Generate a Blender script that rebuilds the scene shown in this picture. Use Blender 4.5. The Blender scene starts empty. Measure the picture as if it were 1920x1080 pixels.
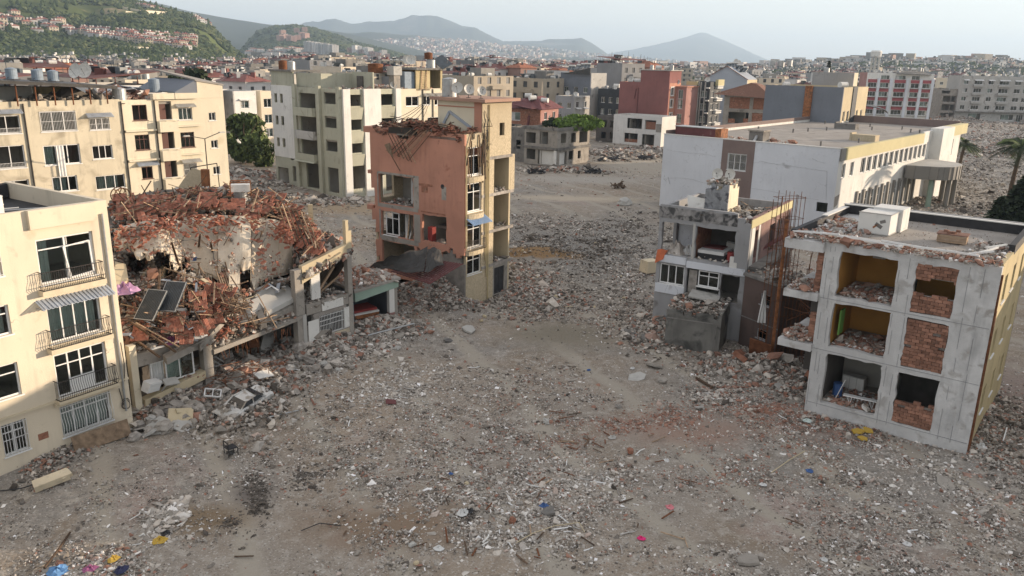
import bpy, math, random
import numpy as np
from mathutils import Vector, Matrix, Euler
random.seed(7); rng = np.random.default_rng(7)
PI = math.pi
SC = bpy.context.scene
COL = SC.collection
U = random.uniform
# ------------------------------------------------------------------ camera, sky, sun, exposure
camd = bpy.data.cameras.new('camera'); cam = bpy.data.objects.new('camera', camd); COL.objects.link(cam)
CR = Matrix(((0.9997961977, -0.0201881925, 0.0), (0.0055598618, 0.2753455373, -0.9613292478), (0.0194074999, 0.9611333268, 0.2754016648)))
cam.matrix_world = Matrix.Translation((0, 0, 20)) @ CR.to_4x4()
camd.sensor_width = 36.0; camd.lens = 1490 / 1920 * 36; camd.clip_end = 60000; camd.clip_start = .5
SC.camera = cam
SUN_AZ = math.radians(13)      # east of the picture's right, slightly in front of the camera plane
SUN_EL = math.radians(9.5)
W = bpy.data.worlds.new('World'); SC.world = W; W.use_nodes = True
wn = W.node_tree; wn.nodes.clear()
sky = wn.nodes.new('ShaderNodeTexSky'); sky.sky_type = 'NISHITA'; sky.sun_disc = False
sky.sun_elevation = SUN_EL; sky.sun_rotation = PI / 2 - SUN_AZ
sky.altitude = 100; sky.air_density = 1.0; sky.dust_density = .6; sky.ozone_density = 2.5
bg = wn.nodes.new('ShaderNodeBackground'); bg.inputs[1].default_value = .15
wo = wn.nodes.new('ShaderNodeOutputWorld')
hzmix = wn.nodes.new('ShaderNodeMix'); hzmix.data_type = 'RGBA'; hzmix.inputs[0].default_value = .80      # even high haze over the clear sky
hzmix.inputs[7].default_value = (2.46, 2.32, 2.24, 1); wn.links.new(sky.outputs[0], hzmix.inputs[6])
wn.links.new(hzmix.outputs[2], bg.inputs[0]); wn.links.new(bg.outputs[0], wo.inputs[0])
sd = bpy.data.lights.new('sun', 'SUN'); sd.energy = 3.5; sd.angle = math.radians(.5); sd.color = (1, .80, .60)
sun = bpy.data.objects.new('sun', sd); COL.objects.link(sun)
sv = Vector((math.cos(SUN_AZ) * math.cos(SUN_EL), math.sin(SUN_AZ) * math.cos(SUN_EL), math.sin(SUN_EL)))
sun.rotation_euler = (-sv).to_track_quat('-Z', 'Y').to_euler()
SC.view_settings.view_transform = 'Standard'; SC.view_settings.look = 'None'
SC.view_settings.exposure = 1.45; SC.view_settings.gamma = 1; SC.view_settings.use_curve_mapping = False
try:
    SC.cycles.max_bounces = 6; SC.cycles.volume_bounces = 0; SC.cycles.transparent_max_bounces = 12
except Exception: pass

# ------------------------------------------------------------------ helpers
def G(px, py, z=0.0):
    """the place at height z seen on a sight line of the survey picture"""
    d = CR @ Vector((px - 960, -(py - 540), -1490.0)); t = (z - 20) / d.z
    return Vector((d.x * t, d.y * t, z))
def GD(px, py, dist):
    d = CR @ Vector((px - 960, -(py - 540), -1490.0)); t = dist / d.y
    return Vector((d.x * t, dist, 20 + d.z * t))

MATS = {}
def mat(name, col, rough=.9, var=.18, scale=.5, bump=.25, bscale=18, stain=None, streak=0, crack=0, metal=0, rnd=0, spec=.3, col2=None):
    if name in MATS: return MATS[name]
    m = bpy.data.materials.new(name); m.use_nodes = True; MATS[name] = m
    nt = m.node_tree; N = nt.nodes; L = nt.links; N.clear()
    out = N.new('ShaderNodeOutputMaterial'); b = N.new('ShaderNodeBsdfPrincipled'); L.new(b.outputs[0], out.inputs[0])
    b.inputs['Roughness'].default_value = rough; b.inputs['Metallic'].default_value = metal
    b.inputs['Specular IOR Level'].default_value = spec
    geo = N.new('ShaderNodeNewGeometry')
    def noise(sc, det=5, vec=None, dist=0):
        n = N.new('ShaderNodeTexNoise'); n.inputs['Scale'].default_value = sc; n.inputs['Detail'].default_value = det
        n.inputs['Distortion'].default_value = dist
        L.new(vec or geo.outputs['Position'], n.inputs['Vector']); return n.outputs['Fac']
    def ramp(f, a, bb):
        r = N.new('ShaderNodeMapRange'); r.inputs[1].default_value = a; r.inputs[2].default_value = bb; L.new(f, r.inputs[0]); return r.outputs[0]
    def mix(f, a, bb, mode='MIX'):
        x = N.new('ShaderNodeMix'); x.data_type = 'RGBA'; x.blend_type = mode
        if isinstance(f, float): x.inputs[0].default_value = f
        else: L.new(f, x.inputs[0])
        for s, v in ((x.inputs[6], a), (x.inputs[7], bb)):
            if isinstance(v, tuple): s.default_value = (*v[:3], 1)
            else: L.new(v, s)
        return x.outputs[2]
    lo = tuple(c * (1 - var) for c in col); hi = tuple(min(.95, c * (1 + var)) for c in (col2 or col))
    c = mix(ramp(noise(scale, 8), .3, .7), lo, hi)
    if stain:
        sc_, am, ss = stain
        c = mix(ramp(noise(ss, 10, dist=.5), .72 - am * .45, .80 - am * .35), c, sc_)
    if streak:
        mp = N.new('ShaderNodeMapping'); mp.inputs['Scale'].default_value = (2.6, 2.6, .28); L.new(geo.outputs['Position'], mp.inputs[0])
        f = ramp(noise(1.0, 6, mp.outputs[0]), .48, .72)
        mm = N.new('ShaderNodeMath'); mm.operation = 'MULTIPLY'; mm.inputs[1].default_value = streak*1.5; L.new(f, mm.inputs[0])
        m2 = N.new('ShaderNodeMath'); m2.operation = 'MULTIPLY'; L.new(mm.outputs[0], m2.inputs[0]); L.new(ramp(noise(.55, 5), .42, .68), m2.inputs[1]); mm = m2
        c = mix(mm.outputs[0], c, tuple(x * .38 for x in col))
    c = mix(ramp(noise(2.2, 12, dist=.3), .62, .80), c, tuple(x * .72 for x in col))
    c = mix(ramp(noise(.11, 4), .45, .75), c, tuple(min(.9, x * .86) for x in col))
    if crack:
        v = N.new('ShaderNodeTexVoronoi'); v.feature = 'DISTANCE_TO_EDGE'; v.inputs['Scale'].default_value = crack
        nn = N.new('ShaderNodeTexNoise'); nn.inputs['Scale'].default_value = 1.3; nn.inputs['Detail'].default_value = 6; L.new(geo.outputs['Position'], nn.inputs['Vector'])
        ad = N.new('ShaderNodeVectorMath'); ad.operation = 'MULTIPLY_ADD'; ad.inputs[1].default_value = (1.6, 1.6, 1.6)
        L.new(nn.outputs['Color'], ad.inputs[0]); L.new(geo.outputs['Position'], ad.inputs[2]); L.new(ad.outputs[0], v.inputs['Vector'])
        f = ramp(v.outputs['Distance'], .007, .002)
        f2 = ramp(noise(.35, 3), .56, .66); mm = N.new('ShaderNodeMath'); mm.operation = 'MULTIPLY'; L.new(f, mm.inputs[0]); L.new(f2, mm.inputs[1])
        c = mix(mm.outputs[0], c, tuple(x * .5 for x in col))
    if rnd:
        oi = N.new('ShaderNodeObjectInfo'); r = N.new('ShaderNodeMapRange'); r.inputs[3].default_value = 1 - rnd; r.inputs[4].default_value = 1 + rnd
        L.new(oi.outputs['Random'], r.inputs[0])
        vm = N.new('ShaderNodeVectorMath'); vm.operation = 'SCALE'; L.new(c, vm.inputs[0]); L.new(r.outputs[0], vm.inputs['Scale']); c = vm.outputs[0]
    L.new(c, b.inputs['Base Color'])
    if bump:
        bp = N.new('ShaderNodeBump'); bp.inputs['Strength'].default_value = bump; bp.inputs['Distance'].default_value = .06
        L.new(noise(bscale, 6), bp.inputs['Height']); L.new(bp.outputs[0], b.inputs['Normal'])
    return m
def glass_mat(name, tint=(.5, .56, .56)):
    m = bpy.data.materials.new(name); m.use_nodes = True; MATS[name] = m; nt = m.node_tree; N = nt.nodes; N.clear(); L = nt.links
    o = N.new('ShaderNodeOutputMaterial'); t = N.new('ShaderNodeBsdfTransparent'); t.inputs[0].default_value = (*tint, 1)
    g = N.new('ShaderNodeBsdfGlossy'); g.inputs['Roughness'].default_value = .04
    f = N.new('ShaderNodeFresnel'); f.inputs[0].default_value = 1.6
    mx = N.new('ShaderNodeMixShader'); L.new(f.outputs[0], mx.inputs[0]); L.new(t.outputs[0], mx.inputs[1]); L.new(g.outputs[0], mx.inputs[2]); L.new(mx.outputs[0], o.inputs[0])
    return m

class MB:
    def __init__(s): s.v = []; s.f = []; s.m = []
    def quad(s, a, b, c, d, mi=0):
        n = len(s.v); s.v += [tuple(a), tuple(b), tuple(c), tuple(d)]; s.f.append((n, n+1, n+2, n+3)); s.m.append(mi)
    def hexa(s, p, mi=0):
        n = len(s.v); s.v += [tuple(q) for q in p]
        for f in ((3,2,1,0),(4,5,6,7),(0,1,5,4),(1,2,6,5),(2,3,7,6),(3,0,4,7)): s.f.append(tuple(n+i for i in f)); s.m.append(mi)
    def box(s, c, d, rot=None, mi=0):
        hx, hy, hz = d[0]/2, d[1]/2, d[2]/2; c = Vector(c)
        P = [Vector(q) for q in ((-hx,-hy,-hz),(hx,-hy,-hz),(hx,hy,-hz),(-hx,hy,-hz),(-hx,-hy,hz),(hx,-hy,hz),(hx,hy,hz),(-hx,hy,hz))]
        if rot is not None:
            R = rot if isinstance(rot, Matrix) else Euler(rot).to_matrix(); P = [R @ q for q in P]
        s.hexa([q + c for q in P], mi)
    def b2(s, lo, hi, mi=0):
        s.box([(a+b)/2 for a, b in zip(lo, hi)], [abs(b-a) for a, b in zip(lo, hi)], None, mi)
    def beam(s, p, q, w, h=None, mi=0, roll=0):
        h = h or w; p = Vector(p); q = Vector(q); d = q - p
        if d.length < 1e-5: return
        R = d.to_track_quat('Y', 'Z').to_matrix() @ Matrix.Rotation(roll, 3, 'Y')
        s.box((p+q)/2, (w, d.length, h), R, mi)
    def tube(s, p, q, r, r2=None, n=8, mi=0, caps=True):
        r2 = r if r2 is None else r2; p = Vector(p); q = Vector(q); d = (q-p)
        R = d.to_track_quat('Z', 'Y').to_matrix(); k = len(s.v)
        for c, rr in ((p, r), (q, r2)):
            for i in range(n):
                a = 2*PI*i/n; s.v.append(tuple(c + R @ Vector((math.cos(a)*rr, math.sin(a)*rr, 0))))
        for i in range(n):
            j = (i+1) % n; s.f.append((k+i, k+j, k+n+j, k+n+i)); s.m.append(mi)
        if caps:
            s.f.append(tuple(k+i for i in range(n))[::-1]); s.m.append(mi); s.f.append(tuple(k+n+i for i in range(n))); s.m.append(mi)
    def poly(s, pts, thick, mi=0, down=None):
        down = Vector(down or (0, 0, -thick)); n = len(pts); k = len(s.v)
        s.v += [tuple(p) for p in pts] + [tuple(Vector(p) + down) for p in pts]
        s.f.append(tuple(range(k, k+n))); s.m.append(mi); s.f.append(tuple(range(k+n, k+2*n))[::-1]); s.m.append(mi)
        for i in range(n):
            j = (i+1) % n; s.f.append((k+i, k+n+i, k+n+j, k+j)); s.m.append(mi)
    def build(s, name, mats, parent=None, smooth=False):
        me = bpy.data.meshes.new(name); me.from_pydata(s.v, [], s.f)
        if not isinstance(mats, (list, tuple)): mats = [mats]
        for m in mats: me.materials.append(m)
        if any(s.m): me.polygons.foreach_set('material_index', s.m)
        if smooth: me.polygons.foreach_set('use_smooth', [True]*len(s.f))
        me.update()
        o = bpy.data.objects.new(name, me); COL.objects.link(o)
        if parent: o.parent = parent
        return o
def tag(o, label, cat, group=None):
    o['label'] = label; o['category'] = cat
    if group: o['group'] = group
    return o
def thing(name, label, cat, loc=(0,0,0), rz=0, group=None):
    o = bpy.data.objects.new(name, None); COL.objects.link(o); o.location = loc; o.rotation_euler = (0, 0, rz); o.empty_display_size = .3
    return tag(o, label, cat, group)
def struct(o): o['kind'] = 'structure'; return o
def stuff(o): o['kind'] = 'stuff'; return o
def link(name, me, parent=None, loc=(0,0,0), rot=(0,0,0), scl=(1,1,1)):
    o = bpy.data.objects.new(name, me); COL.objects.link(o); o.location = loc
    o.rotation_euler = rot if not isinstance(rot, Matrix) else rot.to_euler(); o.scale = scl
    if parent: o.parent = parent
    return o
def dup(root, loc=None, rot=None, label=None, group=None, scale=None):
    r = root.copy(); COL.objects.link(r)
    if loc is not None: r.location = loc
    if rot is not None: r.rotation_euler = rot
    if scale is not None: r.scale = scale
    if label: r['label'] = label
    if group: r['group'] = group
    for ch in KIDS(root):
        c = ch.copy(); COL.objects.link(c); c.parent = r
        for g in KIDS(ch):
            d = g.copy(); COL.objects.link(d); d.parent = c
    return r
_kc = {}
def KIDS(o):
    if o.name not in _kc: _kc[o.name] = [c for c in bpy.data.objects if c.parent == o]
    return _kc[o.name]

# ---- value noise in numpy for ground relief and densities
_T = rng.random((256, 256))
def vn(x, y):
    xi = np.floor(x).astype(int); yi = np.floor(y).astype(int); fx = x-xi; fy = y-yi
    fx = fx*fx*(3-2*fx); fy = fy*fy*(3-2*fy)
    g = lambda a, b: _T[a & 255, b & 255]
    return (g(xi,yi)*(1-fx)+g(xi+1,yi)*fx)*(1-fy)+(g(xi,yi+1)*(1-fx)+g(xi+1,yi+1)*fx)*fy
def fbm(x, y, o=4):
    s = 0; a = .5
    for i in range(o): s = s + a*vn(x*2**i+17.3*i, y*2**i+9.1*i); a *= .5
    return s / (1-.5**o)

# ---- facades: u along the wall, v up, d into the building
def FACE(side, Wd=0, Dp=0, off=0):
    if side == 'front': return lambda u, v, d: Vector((u, d+off, v))
    if side == 'right': return lambda u, v, d: Vector((-d-off, u, v))
    if side == 'left': return lambda u, v, d: Vector((-Wd+d+off, u, v))
    if side == 'back': return lambda u, v, d: Vector((u, Dp-d-off, v))
def wall(mb, F, u0, u1, v0, v1, holes=(), t=.25, mi=0, rag=None, step=.45, jit=.12, rough=0):
    us = {u0, u1}; vs = {v0, v1}
    for h in holes:
        us |= {min(max(h[0], u0), u1), min(max(h[2], u0), u1)}; vs |= {min(max(h[1], v0), v1), min(max(h[3], v0), v1)}
    if rag:
        n = int((u1-u0)/step); us |= {u0+(u1-u0)*i/n for i in range(n)}
        n = max(1, int((v1-v0)/step)); vs |= {v0+(v1-v0)*i/n for i in range(n)}
    def clean(a):
        a = sorted(a); r = [a[0]]
        for x in a[1:]:
            if x-r[-1] > .02: r.append(x)
            elif x == a[-1]: r[-1] = x
        return r
    us = clean(us); vs = clean(vs); nu = len(us)-1; nv = len(vs)-1
    S = [[True]*nv for _ in range(nu)]; Rg = [[False]*nv for _ in range(nu)]
    for i in range(nu):
        for j in range(nv):
            uc = (us[i]+us[i+1])/2; vc = (vs[j]+vs[j+1])/2
            if any(h[0] < uc < h[2] and h[1] < vc < h[3] for h in holes): S[i][j] = False
            elif rag and rag(uc, vc): S[i][j] = False; Rg[i][j] = True
    P = {}
    def pt(i, j):
        if (i, j) not in P:
            u, v = us[i], vs[j]
            if rag and 0 < i < nu and any(0 <= a < nu and 0 <= b < nv and Rg[a][b] for a in (i-1, i) for b in (j-1, j)):
                u += U(-jit, jit); v += U(-jit, jit)
            elif rough and 0 < i < nu and 0 < j < nv and any(not S[a][b] for a in (i-1, i) for b in (j-1, j)):
                u += U(-rough, rough); v += U(-rough, rough)
            P[i, j] = (u, v)
        return P[i, j]
    for i in range(nu):
        for j in range(nv):
            if not S[i][j]: continue
            a, b, c, d = pt(i,j), pt(i+1,j), pt(i+1,j+1), pt(i,j+1)
            mb.quad(F(*a,0), F(*b,0), F(*c,0), F(*d,0), mi); mb.quad(F(*d,t), F(*c,t), F(*b,t), F(*a,t), mi)
            for (p, q, ni, nj) in ((a,b,i,j-1),(b,c,i+1,j),(c,d,i,j+1),(d,a,i-1,j)):
                if not (0 <= ni < nu and 0 <= nj < nv and S[ni][nj]): mb.quad(F(*q,0), F(*p,0), F(*p,t), F(*q,t), mi)
def fbox(mb, F, u0, u1, v0, v1, d0, d1, mi=0):
    mb.hexa([F(u0,v0,d0), F(u1,v0,d0), F(u1,v0,d1), F(u0,v0,d1), F(u0,v1,d0), F(u1,v1,d0), F(u1,v1,d1), F(u0,v1,d1)], mi)
def window(root, F, r, nx=2, transom=0, fw=.07, fm=None, d=.12, glass=True, miss=(), grille=None, curtain=None, sill=True, name='window', label=None):
    """frame as a part, one pane per light as sub-parts"""
    fm = fm or M_pvc; u0, v0, u1, v1 = r; mb = MB()
    fbox(mb,F,u0,u0+fw,v0,v1,d,d+.07); fbox(mb,F,u1-fw,u1,v0,v1,d,d+.07)
    fbox(mb,F,u0+fw,u1-fw,v0,v0+fw,d,d+.07); fbox(mb,F,u0+fw,u1-fw,v1-fw,v1,d,d+.07)
    iu0, iu1, iv0, iv1 = u0+fw, u1-fw, v0+fw, v1-fw
    xs = [iu0+(iu1-iu0)*i/nx for i in range(nx+1)]
    for x in xs[1:-1]: fbox(mb,F,x-fw*.4,x+fw*.4,iv0,iv1,d+.003,d+.067)
    rows = [(iv0, iv1)]
    if transom:
        tv = iv1-(iv1-iv0)*transom
        for i in range(nx): fbox(mb,F,xs[i]+fw*.4,xs[i+1]-fw*.4,tv-.03,tv+.03,d+.005,d+.065)
        rows = [(iv0, tv-.03), (tv+.03, iv1)]
    if sill: fbox(mb,F,u0-.08,u1+.08,v0-.07,v0-.002,-.07,.1)
    o = mb.build(name, fm, root)
    if label: o['label'] = label
    if glass:
        k = 0
        for i in range(nx):
            for (a, b) in rows:
                if k not in miss:
                    g = MB(); fbox(g,F,xs[i]+.02,xs[i+1]-.02,a,b,d+.03,d+.04); g.build('pane', M_glass, o)
                k += 1
    if curtain:
        for (a, b) in curtain: drape(F, u0+(u1-u0)*a, u0+(u1-u0)*b, v0+.05, v1-.05, d+.3, o)
    if grille:
        g = MB(); n = int((u1-u0)/.13)
        for i in range(n+1):
            x = u0+(u1-u0)*i/n
            if grille == 'belly':
                pr = [(0,.02),(.15,.16),(.4,.2),(.65,.08),(1,.02)]
                for (a, da), (b, db) in zip(pr, pr[1:]):
                    g.beam(F(x,v0+(v1-v0)*a,-da), F(x,v0+(v1-v0)*b,-db), .022)
            else: g.beam(F(x,v0,-.04), F(x,v1,-.04), .022)
        for q in (.04, .5, .96) if grille != 'belly' else (.04, .96): g.beam(F(u0,v0+(v1-v0)*q,-.04), F(u1,v0+(v1-v0)*q,-.04), .03)
        g.build('window_grille', M_whitemetal if grille != 'dark' else M_iron, o)
    return o
def drape(F, u0, u1, v0, v1, d, parent, m=None, amp=.05):
    mb = MB(); n = max(6, int((u1-u0)/.07)); ph = U(0, 6)
    for i in range(n):
        a, b = u0+(u1-u0)*i/n, u0+(u1-u0)*(i+1)/n
        da, db = d+amp*math.sin(ph+i*1.9), d+amp*math.sin(ph+(i+1)*1.9)
        mb.hexa([F(a,v0,da),F(b,v0,db),F(b,v0,db+.01),F(a,v0,da+.01),F(a,v1,da),F(b,v1,db),F(b,v1,db+.01),F(a,v1,da+.01)])
    return mb.build('curtain', m or M_curtain, parent)
def railing(root, F, u0, u1, v0, v1, d0, m=None, belly=True, name='balcony_railing'):
    m = m or M_iron; g = MB(); L = u1-u0; n = int(L/.11)
    for i in range(n+1):
        x = u0+L*i/n
        if belly:
            pr = [(0,0),(.2,.13),(.4,.1),(.7,0),(1,0)]
            for (a, da), (b, db) in zip(pr, pr[1:]): g.beam(F(x,v0+(v1-v0)*a,d0-da), F(x,v0+(v1-v0)*b,d0-db), .016)
        else: g.beam(F(x,v0,d0), F(x,v1,d0), .016)
    for q in (0, .28, 1): g.beam(F(u0,v0+(v1-v0)*q,d0-(.1 if q == .28 and belly else 0)), F(u1,v0+(v1-v0)*q,d0-(.1 if q == .28 and belly else 0)), .03)
    for x in (u0, u1):
        for q in (0, 1): g.beam(F(x,v0+(v1-v0)*q,d0), F(x,v0+(v1-v0)*q,0), .03)
        for k in (1, 2, 3): g.beam(F(x,v0,d0*k/4), F(x,v1,d0*k/4), .016)
    return g.build(name, m, root)
def awning(root, F, u0, u1, v0, v1, out, m, name='awning', ribs=True):
    g = MB(); n = int((u1-u0)/.1)
    for i in range(n):
        a, b = u0+(u1-u0)*i/n, u0+(u1-u0)*(i+1)/n; h = .035 if i % 2 and ribs else 0
        g.hexa([F(a,v0+h,-out),F(b,v0+h,-out),F(b,v1+h,0),F(a,v1+h,0),F(a,v0+h+.02,-out),F(b,v0+h+.02,-out),F(b,v1+h+.02,0),F(a,v1+h+.02,0)])
    g.beam(F(u0+.05,v0-.02,-out+.03), F(u0+.05,v0-.02,0), .03); g.beam(F(u1-.05,v0-.02,-out+.03), F(u1-.05,v0-.02,0), .03)
    return g.build(name, m, root)

# ------------------------------------------------------------------ materials
M_pvc = mat('white window plastic', (.72,.72,.70), .4, .04, bump=0)
M_woodframe = mat('red brown window wood', (.10,.045,.035), .6, .2, bump=.1)
M_whitemetal = mat('white painted metal', (.62,.62,.6), .45, .1, bump=0)
M_iron = mat('dark wrought iron', (.045,.04,.038), .6, .2, bump=0, metal=.3)
M_rust = mat('rusty steel', (.16,.065,.03), .8, .4, 3, .3, metal=.2)
M_rustorange = mat('orange rusted steel', (.27,.11,.045), .8, .5, 3, .3, stain=((.12,.06,.035),.4,2))
M_glass = glass_mat('window glass', (.82,.88,.86))
M_curtain = mat('pale curtain cloth', (.62,.62,.60), .95, .08, bump=0)
M_cream = mat('cream plaster', (.64,.56,.43), .92, .07, .35, .12, stain=((.52,.44,.31),.12,.5), streak=.22, crack=.35)
M_creamlow = mat('weathered cream plaster', (.58,.50,.36), .92, .10, .5, .2, stain=((.38,.33,.26),.2,.8), streak=.3, crack=.5)
M_yellow = mat('pale yellow plaster', (.57,.51,.385), .92, .12, .3, .15, stain=((.37,.325,.24),.42,.45), streak=.45, crack=.3)
M_yellow2 = mat('light cream yellow plaster', (.64,.575,.44), .92, .08, .3, .15, stain=((.48,.40,.26),.15,.5), streak=.3, crack=.3)
M_ochre = mat('aged ochre plaster', (.46,.38,.22), .92, .12, .4, .2, stain=((.28,.23,.15),.25,.6), streak=.5)
M_concrete = mat('bare concrete', (.30,.275,.24), .95, .18, .8, .5, 10, stain=((.16,.145,.125),.3,1.2), streak=.4, crack=.5)
M_concdark = mat('dirty concrete', (.19,.18,.165), .95, .25, .8, .5, 10, stain=((.09,.085,.08),.4,1.0), streak=.5)
M_concrub = mat('broken concrete', (.30,.275,.245), .95, .3, 2.5, .6, 12, rnd=.25)
M_peach = mat('peach plaster', (.46,.23,.16), .92, .16, .35, .15, stain=((.34,.15,.10),.2,.7), streak=.3, crack=.3)
M_pebble = mat('pebbledash render', (.50,.42,.29), .95, .22, 7, .8, 22, stain=((.33,.27,.19),.22,5), streak=.2)
M_olive = mat('grey olive plaster', (.40,.395,.31), .92, .1, .4, .15, stain=((.25,.24,.18),.22,.6), streak=.4)
M_white = mat('white plaster', (.66,.65,.61), .92, .07, .4, .15, stain=((.42,.40,.36),.12,.8), streak=.3, crack=.3)
M_whiteblue = mat('white painted render', (.60,.62,.65), .92, .05, .3, .15, stain=((.40,.40,.41),.1,.7), streak=.14, crack=.28)
M_whitefr = mat('scraped white concrete', (.52,.515,.50), .92, .16, 1.2, .4, 10, stain=((.33,.31,.285),.34,1.3), streak=.45, crack=.9)
M_brown = mat('brown plaster', (.105,.075,.065), .9, .12, .6, .15, streak=.3)
M_taupe = mat('taupe painted panel', (.20,.15,.135), .9, .1, .6, .1)
M_roof = mat('flat roof screed', (.30,.275,.245), .95, .18, .5, .4, 14, stain=((.20,.18,.16),.3,.6))
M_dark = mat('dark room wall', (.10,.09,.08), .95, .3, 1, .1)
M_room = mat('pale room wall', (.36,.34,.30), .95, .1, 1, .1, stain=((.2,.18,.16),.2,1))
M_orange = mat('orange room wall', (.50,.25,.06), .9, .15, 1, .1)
M_brick = mat('hollow clay brick', (.27,.14,.095), .95, .3, 4, .4, 25, rnd=.35)
M_brickwall = mat('brick masonry', (.27,.125,.08), .95, .4, 3, .5, 8, stain=((.30,.24,.19),.25,1.5))
M_mortar = mat('mortar', (.30,.27,.24), .95, .2, 3, .4)
M_tile = mat('red clay roof tile', (.30,.125,.082), .9, .4, 5, .3, stain=((.30,.235,.18),.35,3), rnd=.45)
M_tiledark = mat('dusty clay tile', (.19,.10,.07), .9, .4, 4, .3, stain=((.30,.25,.2),.2,2))
M_wood = mat('weathered timber', (.31,.22,.145), .9, .4, 4, .3, rnd=.4)
M_wooddark = mat('dark timber', (.10,.065,.042), .9, .35, 4, .3, rnd=.3)
M_plateslab = mat('plastered ceiling slab', (.57,.50,.395), .95, .16, 1.1, .5, 6, stain=((.36,.285,.20),.26,.7), crack=.7)
M_tank = mat('galvanised steel', (.38,.39,.39), .45, .15, 3, .05, metal=.6, stain=((.25,.17,.12),.15,3))
M_tankwhite = mat('white enamel tank', (.62,.61,.57), .5, .12, 3, .05, stain=((.30,.13,.06),.22,4))
M_bluetank = mat('grey blue tank', (.20,.25,.30), .6, .15, 3, .05)
M_dish = mat('satellite dish', (.55,.54,.50), .5, .15, 4, .05)
M_panel = mat('solar collector', (.06,.075,.085), .35, .3, 2, .05, spec=.5)
M_greysheet = mat('grey corrugated sheet', (.33,.36,.40), .55, .15, 2, .1)
M_maroon = mat('maroon metal sheet', (.13,.045,.045), .7, .2, 1, .1, stain=((.2,.14,.12),.2,1))
M_darkmetal = mat('dark sheet metal', (.05,.048,.045), .55, .3, 1.5, .15, stain=((.13,.09,.07),.25,2))
M_black = mat('black bitumen', (.03,.03,.032), .7, .3, 2, .2, stain=((.3,.3,.3),.15,1.5))
M_bluesheet = mat('blue painted sheet', (.22,.33,.50), .6, .1, 2, .05)
M_teal = mat('pale green painted beam', (.30,.40,.33), .9, .1, 1, .2, stain=((.35,.33,.3),.2,1.4))
M_red = mat('red paint', (.24,.04,.035), .8, .2, 2, .1)
M_magenta = mat('magenta cloth', (.26,.09,.18), .95, .2, 2, .1)
M_cloth = mat('white cloth', (.58,.58,.56), .95, .1, 2, .1)
M_clothorange = mat('orange cloth', (.52,.15,.07), .95, .2, 2, .1)
M_yellowfoam = mat('yellow foam board', (.50,.33,.06), .8, .1, 2, .1)
M_blueplastic = mat('blue plastic', (.05,.11,.27), .6, .2, 2, .1)
M_pink = mat('pink render', (.36,.20,.175), .92, .15, .4, .15, streak=.35)
M_redbrick = mat('painted brick red wall', (.24,.105,.095), .92, .12, .3, .2, streak=.3)
M_greyblue = mat('slate grey render', (.17,.185,.21), .92, .08, .3, .1, streak=.15)
M_beige = mat('beige render', (.50,.42,.28), .92, .1, .3, .1, streak=.2)
M_grey = mat('grey render', (.30,.30,.30), .92, .12, .3, .15, stain=((.18,.17,.16),.25,.6), streak=.4)
M_greylight = mat('light grey render', (.42,.41,.38), .92, .12, .3, .15, stain=((.22,.21,.19),.3,.6), streak=.4)
M_redpanel = mat('crimson panel', (.33,.09,.095), .9, .12, .5, .1, streak=.2)
M_blacktile = mat('charcoal cladding', (.04,.045,.05), .7, .2, 1, .1)
M_leaf = mat('leaves', (.07,.10,.03), .8, .45, .9, 0, rnd=.15, col2=(.10,.13,.04))
M_leafdark = mat('dark leaves', (.03,.045,.02), .8, .4, .9, 0)
M_leafbright = mat('fresh leaves', (.12,.19,.035), .8, .4, 1.5, 0)
M_bark = mat('bark', (.11,.08,.055), .95, .3, 3, .5)
M_carwhite = mat('dusty white car paint', (.56,.55,.52), .6, .12, 2, .1, stain=((.30,.265,.22),.5,1.8), spec=.3)
M_rubber = mat('black rubber', (.02,.02,.02), .8, .2, 2, .1)
M_chrome = mat('wheel metal', (.4,.4,.4), .4, .1, 2, 0, metal=.8)
M_ledge = mat('olive yellow fascia', (.50,.45,.26), .9, .06, .5, .05)
M_fascia = mat('grey cladding panel', (.22,.21,.19), .6, .1, .5, .05)
M_greenpaint = mat('green paint', (.16,.34,.08), .9, .1, 1, 0)
# ------------------------------------------------------------------ ground and terrain
MOUNDS = [(-6.4,64.6,2.2,1.3,2.3),(-9.0,64.8,2.6,1.8,1.0),(-4.6,62.6,2.0,1.3,1.0),(17.2,50.2,2.6,2.0,.9),(11.5,60,1.8,4,.7),(20,46.5,2.5,1.5,.7),(-20.2,43.2,1.8,1.6,.7),(-17.2,46.8,2,2.4,.7),
    (-13.6,52.5,2.6,2.5,.9),(-9.8,57.5,2.2,1.8,.6),(-23.2,36.6,1.6,2.4,.35),(2.9,82.5,4.5,2.2,.75),(1.5,68,2.5,4,.45),(26,43.5,3,3,.5),(10,150,7,3,.7),(22,178,8,5,1.1),(31,186,8,4,1.2),
    (12,27,6,5,.35),(-2,33,4,3,.3),(5,44,7,3,.25),(-42,120,6,6,1.2),(-47,132,6,6,1.5),(-15,92,5,3,.6),(38,78,4,8,.6),(20,112,4,6,.4),(60,90,10,10,.7),(3,110,9,2,.5),(9,98,6,3,.5),(150,285,12,6,3),(172,318,12,6,2.5)]
def gh(x, y):
    x = np.asarray(x, float); y = np.asarray(y, float)
    near = np.clip((420-y)/100, 0, 1)*np.clip((200-np.abs(x-40))/60, 0, 1)
    h = (fbm(x*.09, y*.09, 3)-.5)*.7*near+(fbm(x*.5+40, y*.5, 3)-.5)*.34*near
    for (a, b, sx, sy, k) in MOUNDS:
        e = np.exp(-((x-a)/sx)**2-((y-b)/sy)**2); h = h+k*e*(.8+.4*vn(x*1.3, y*1.3))
    return h
def gz(x, y): return float(gh(x, y))
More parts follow.
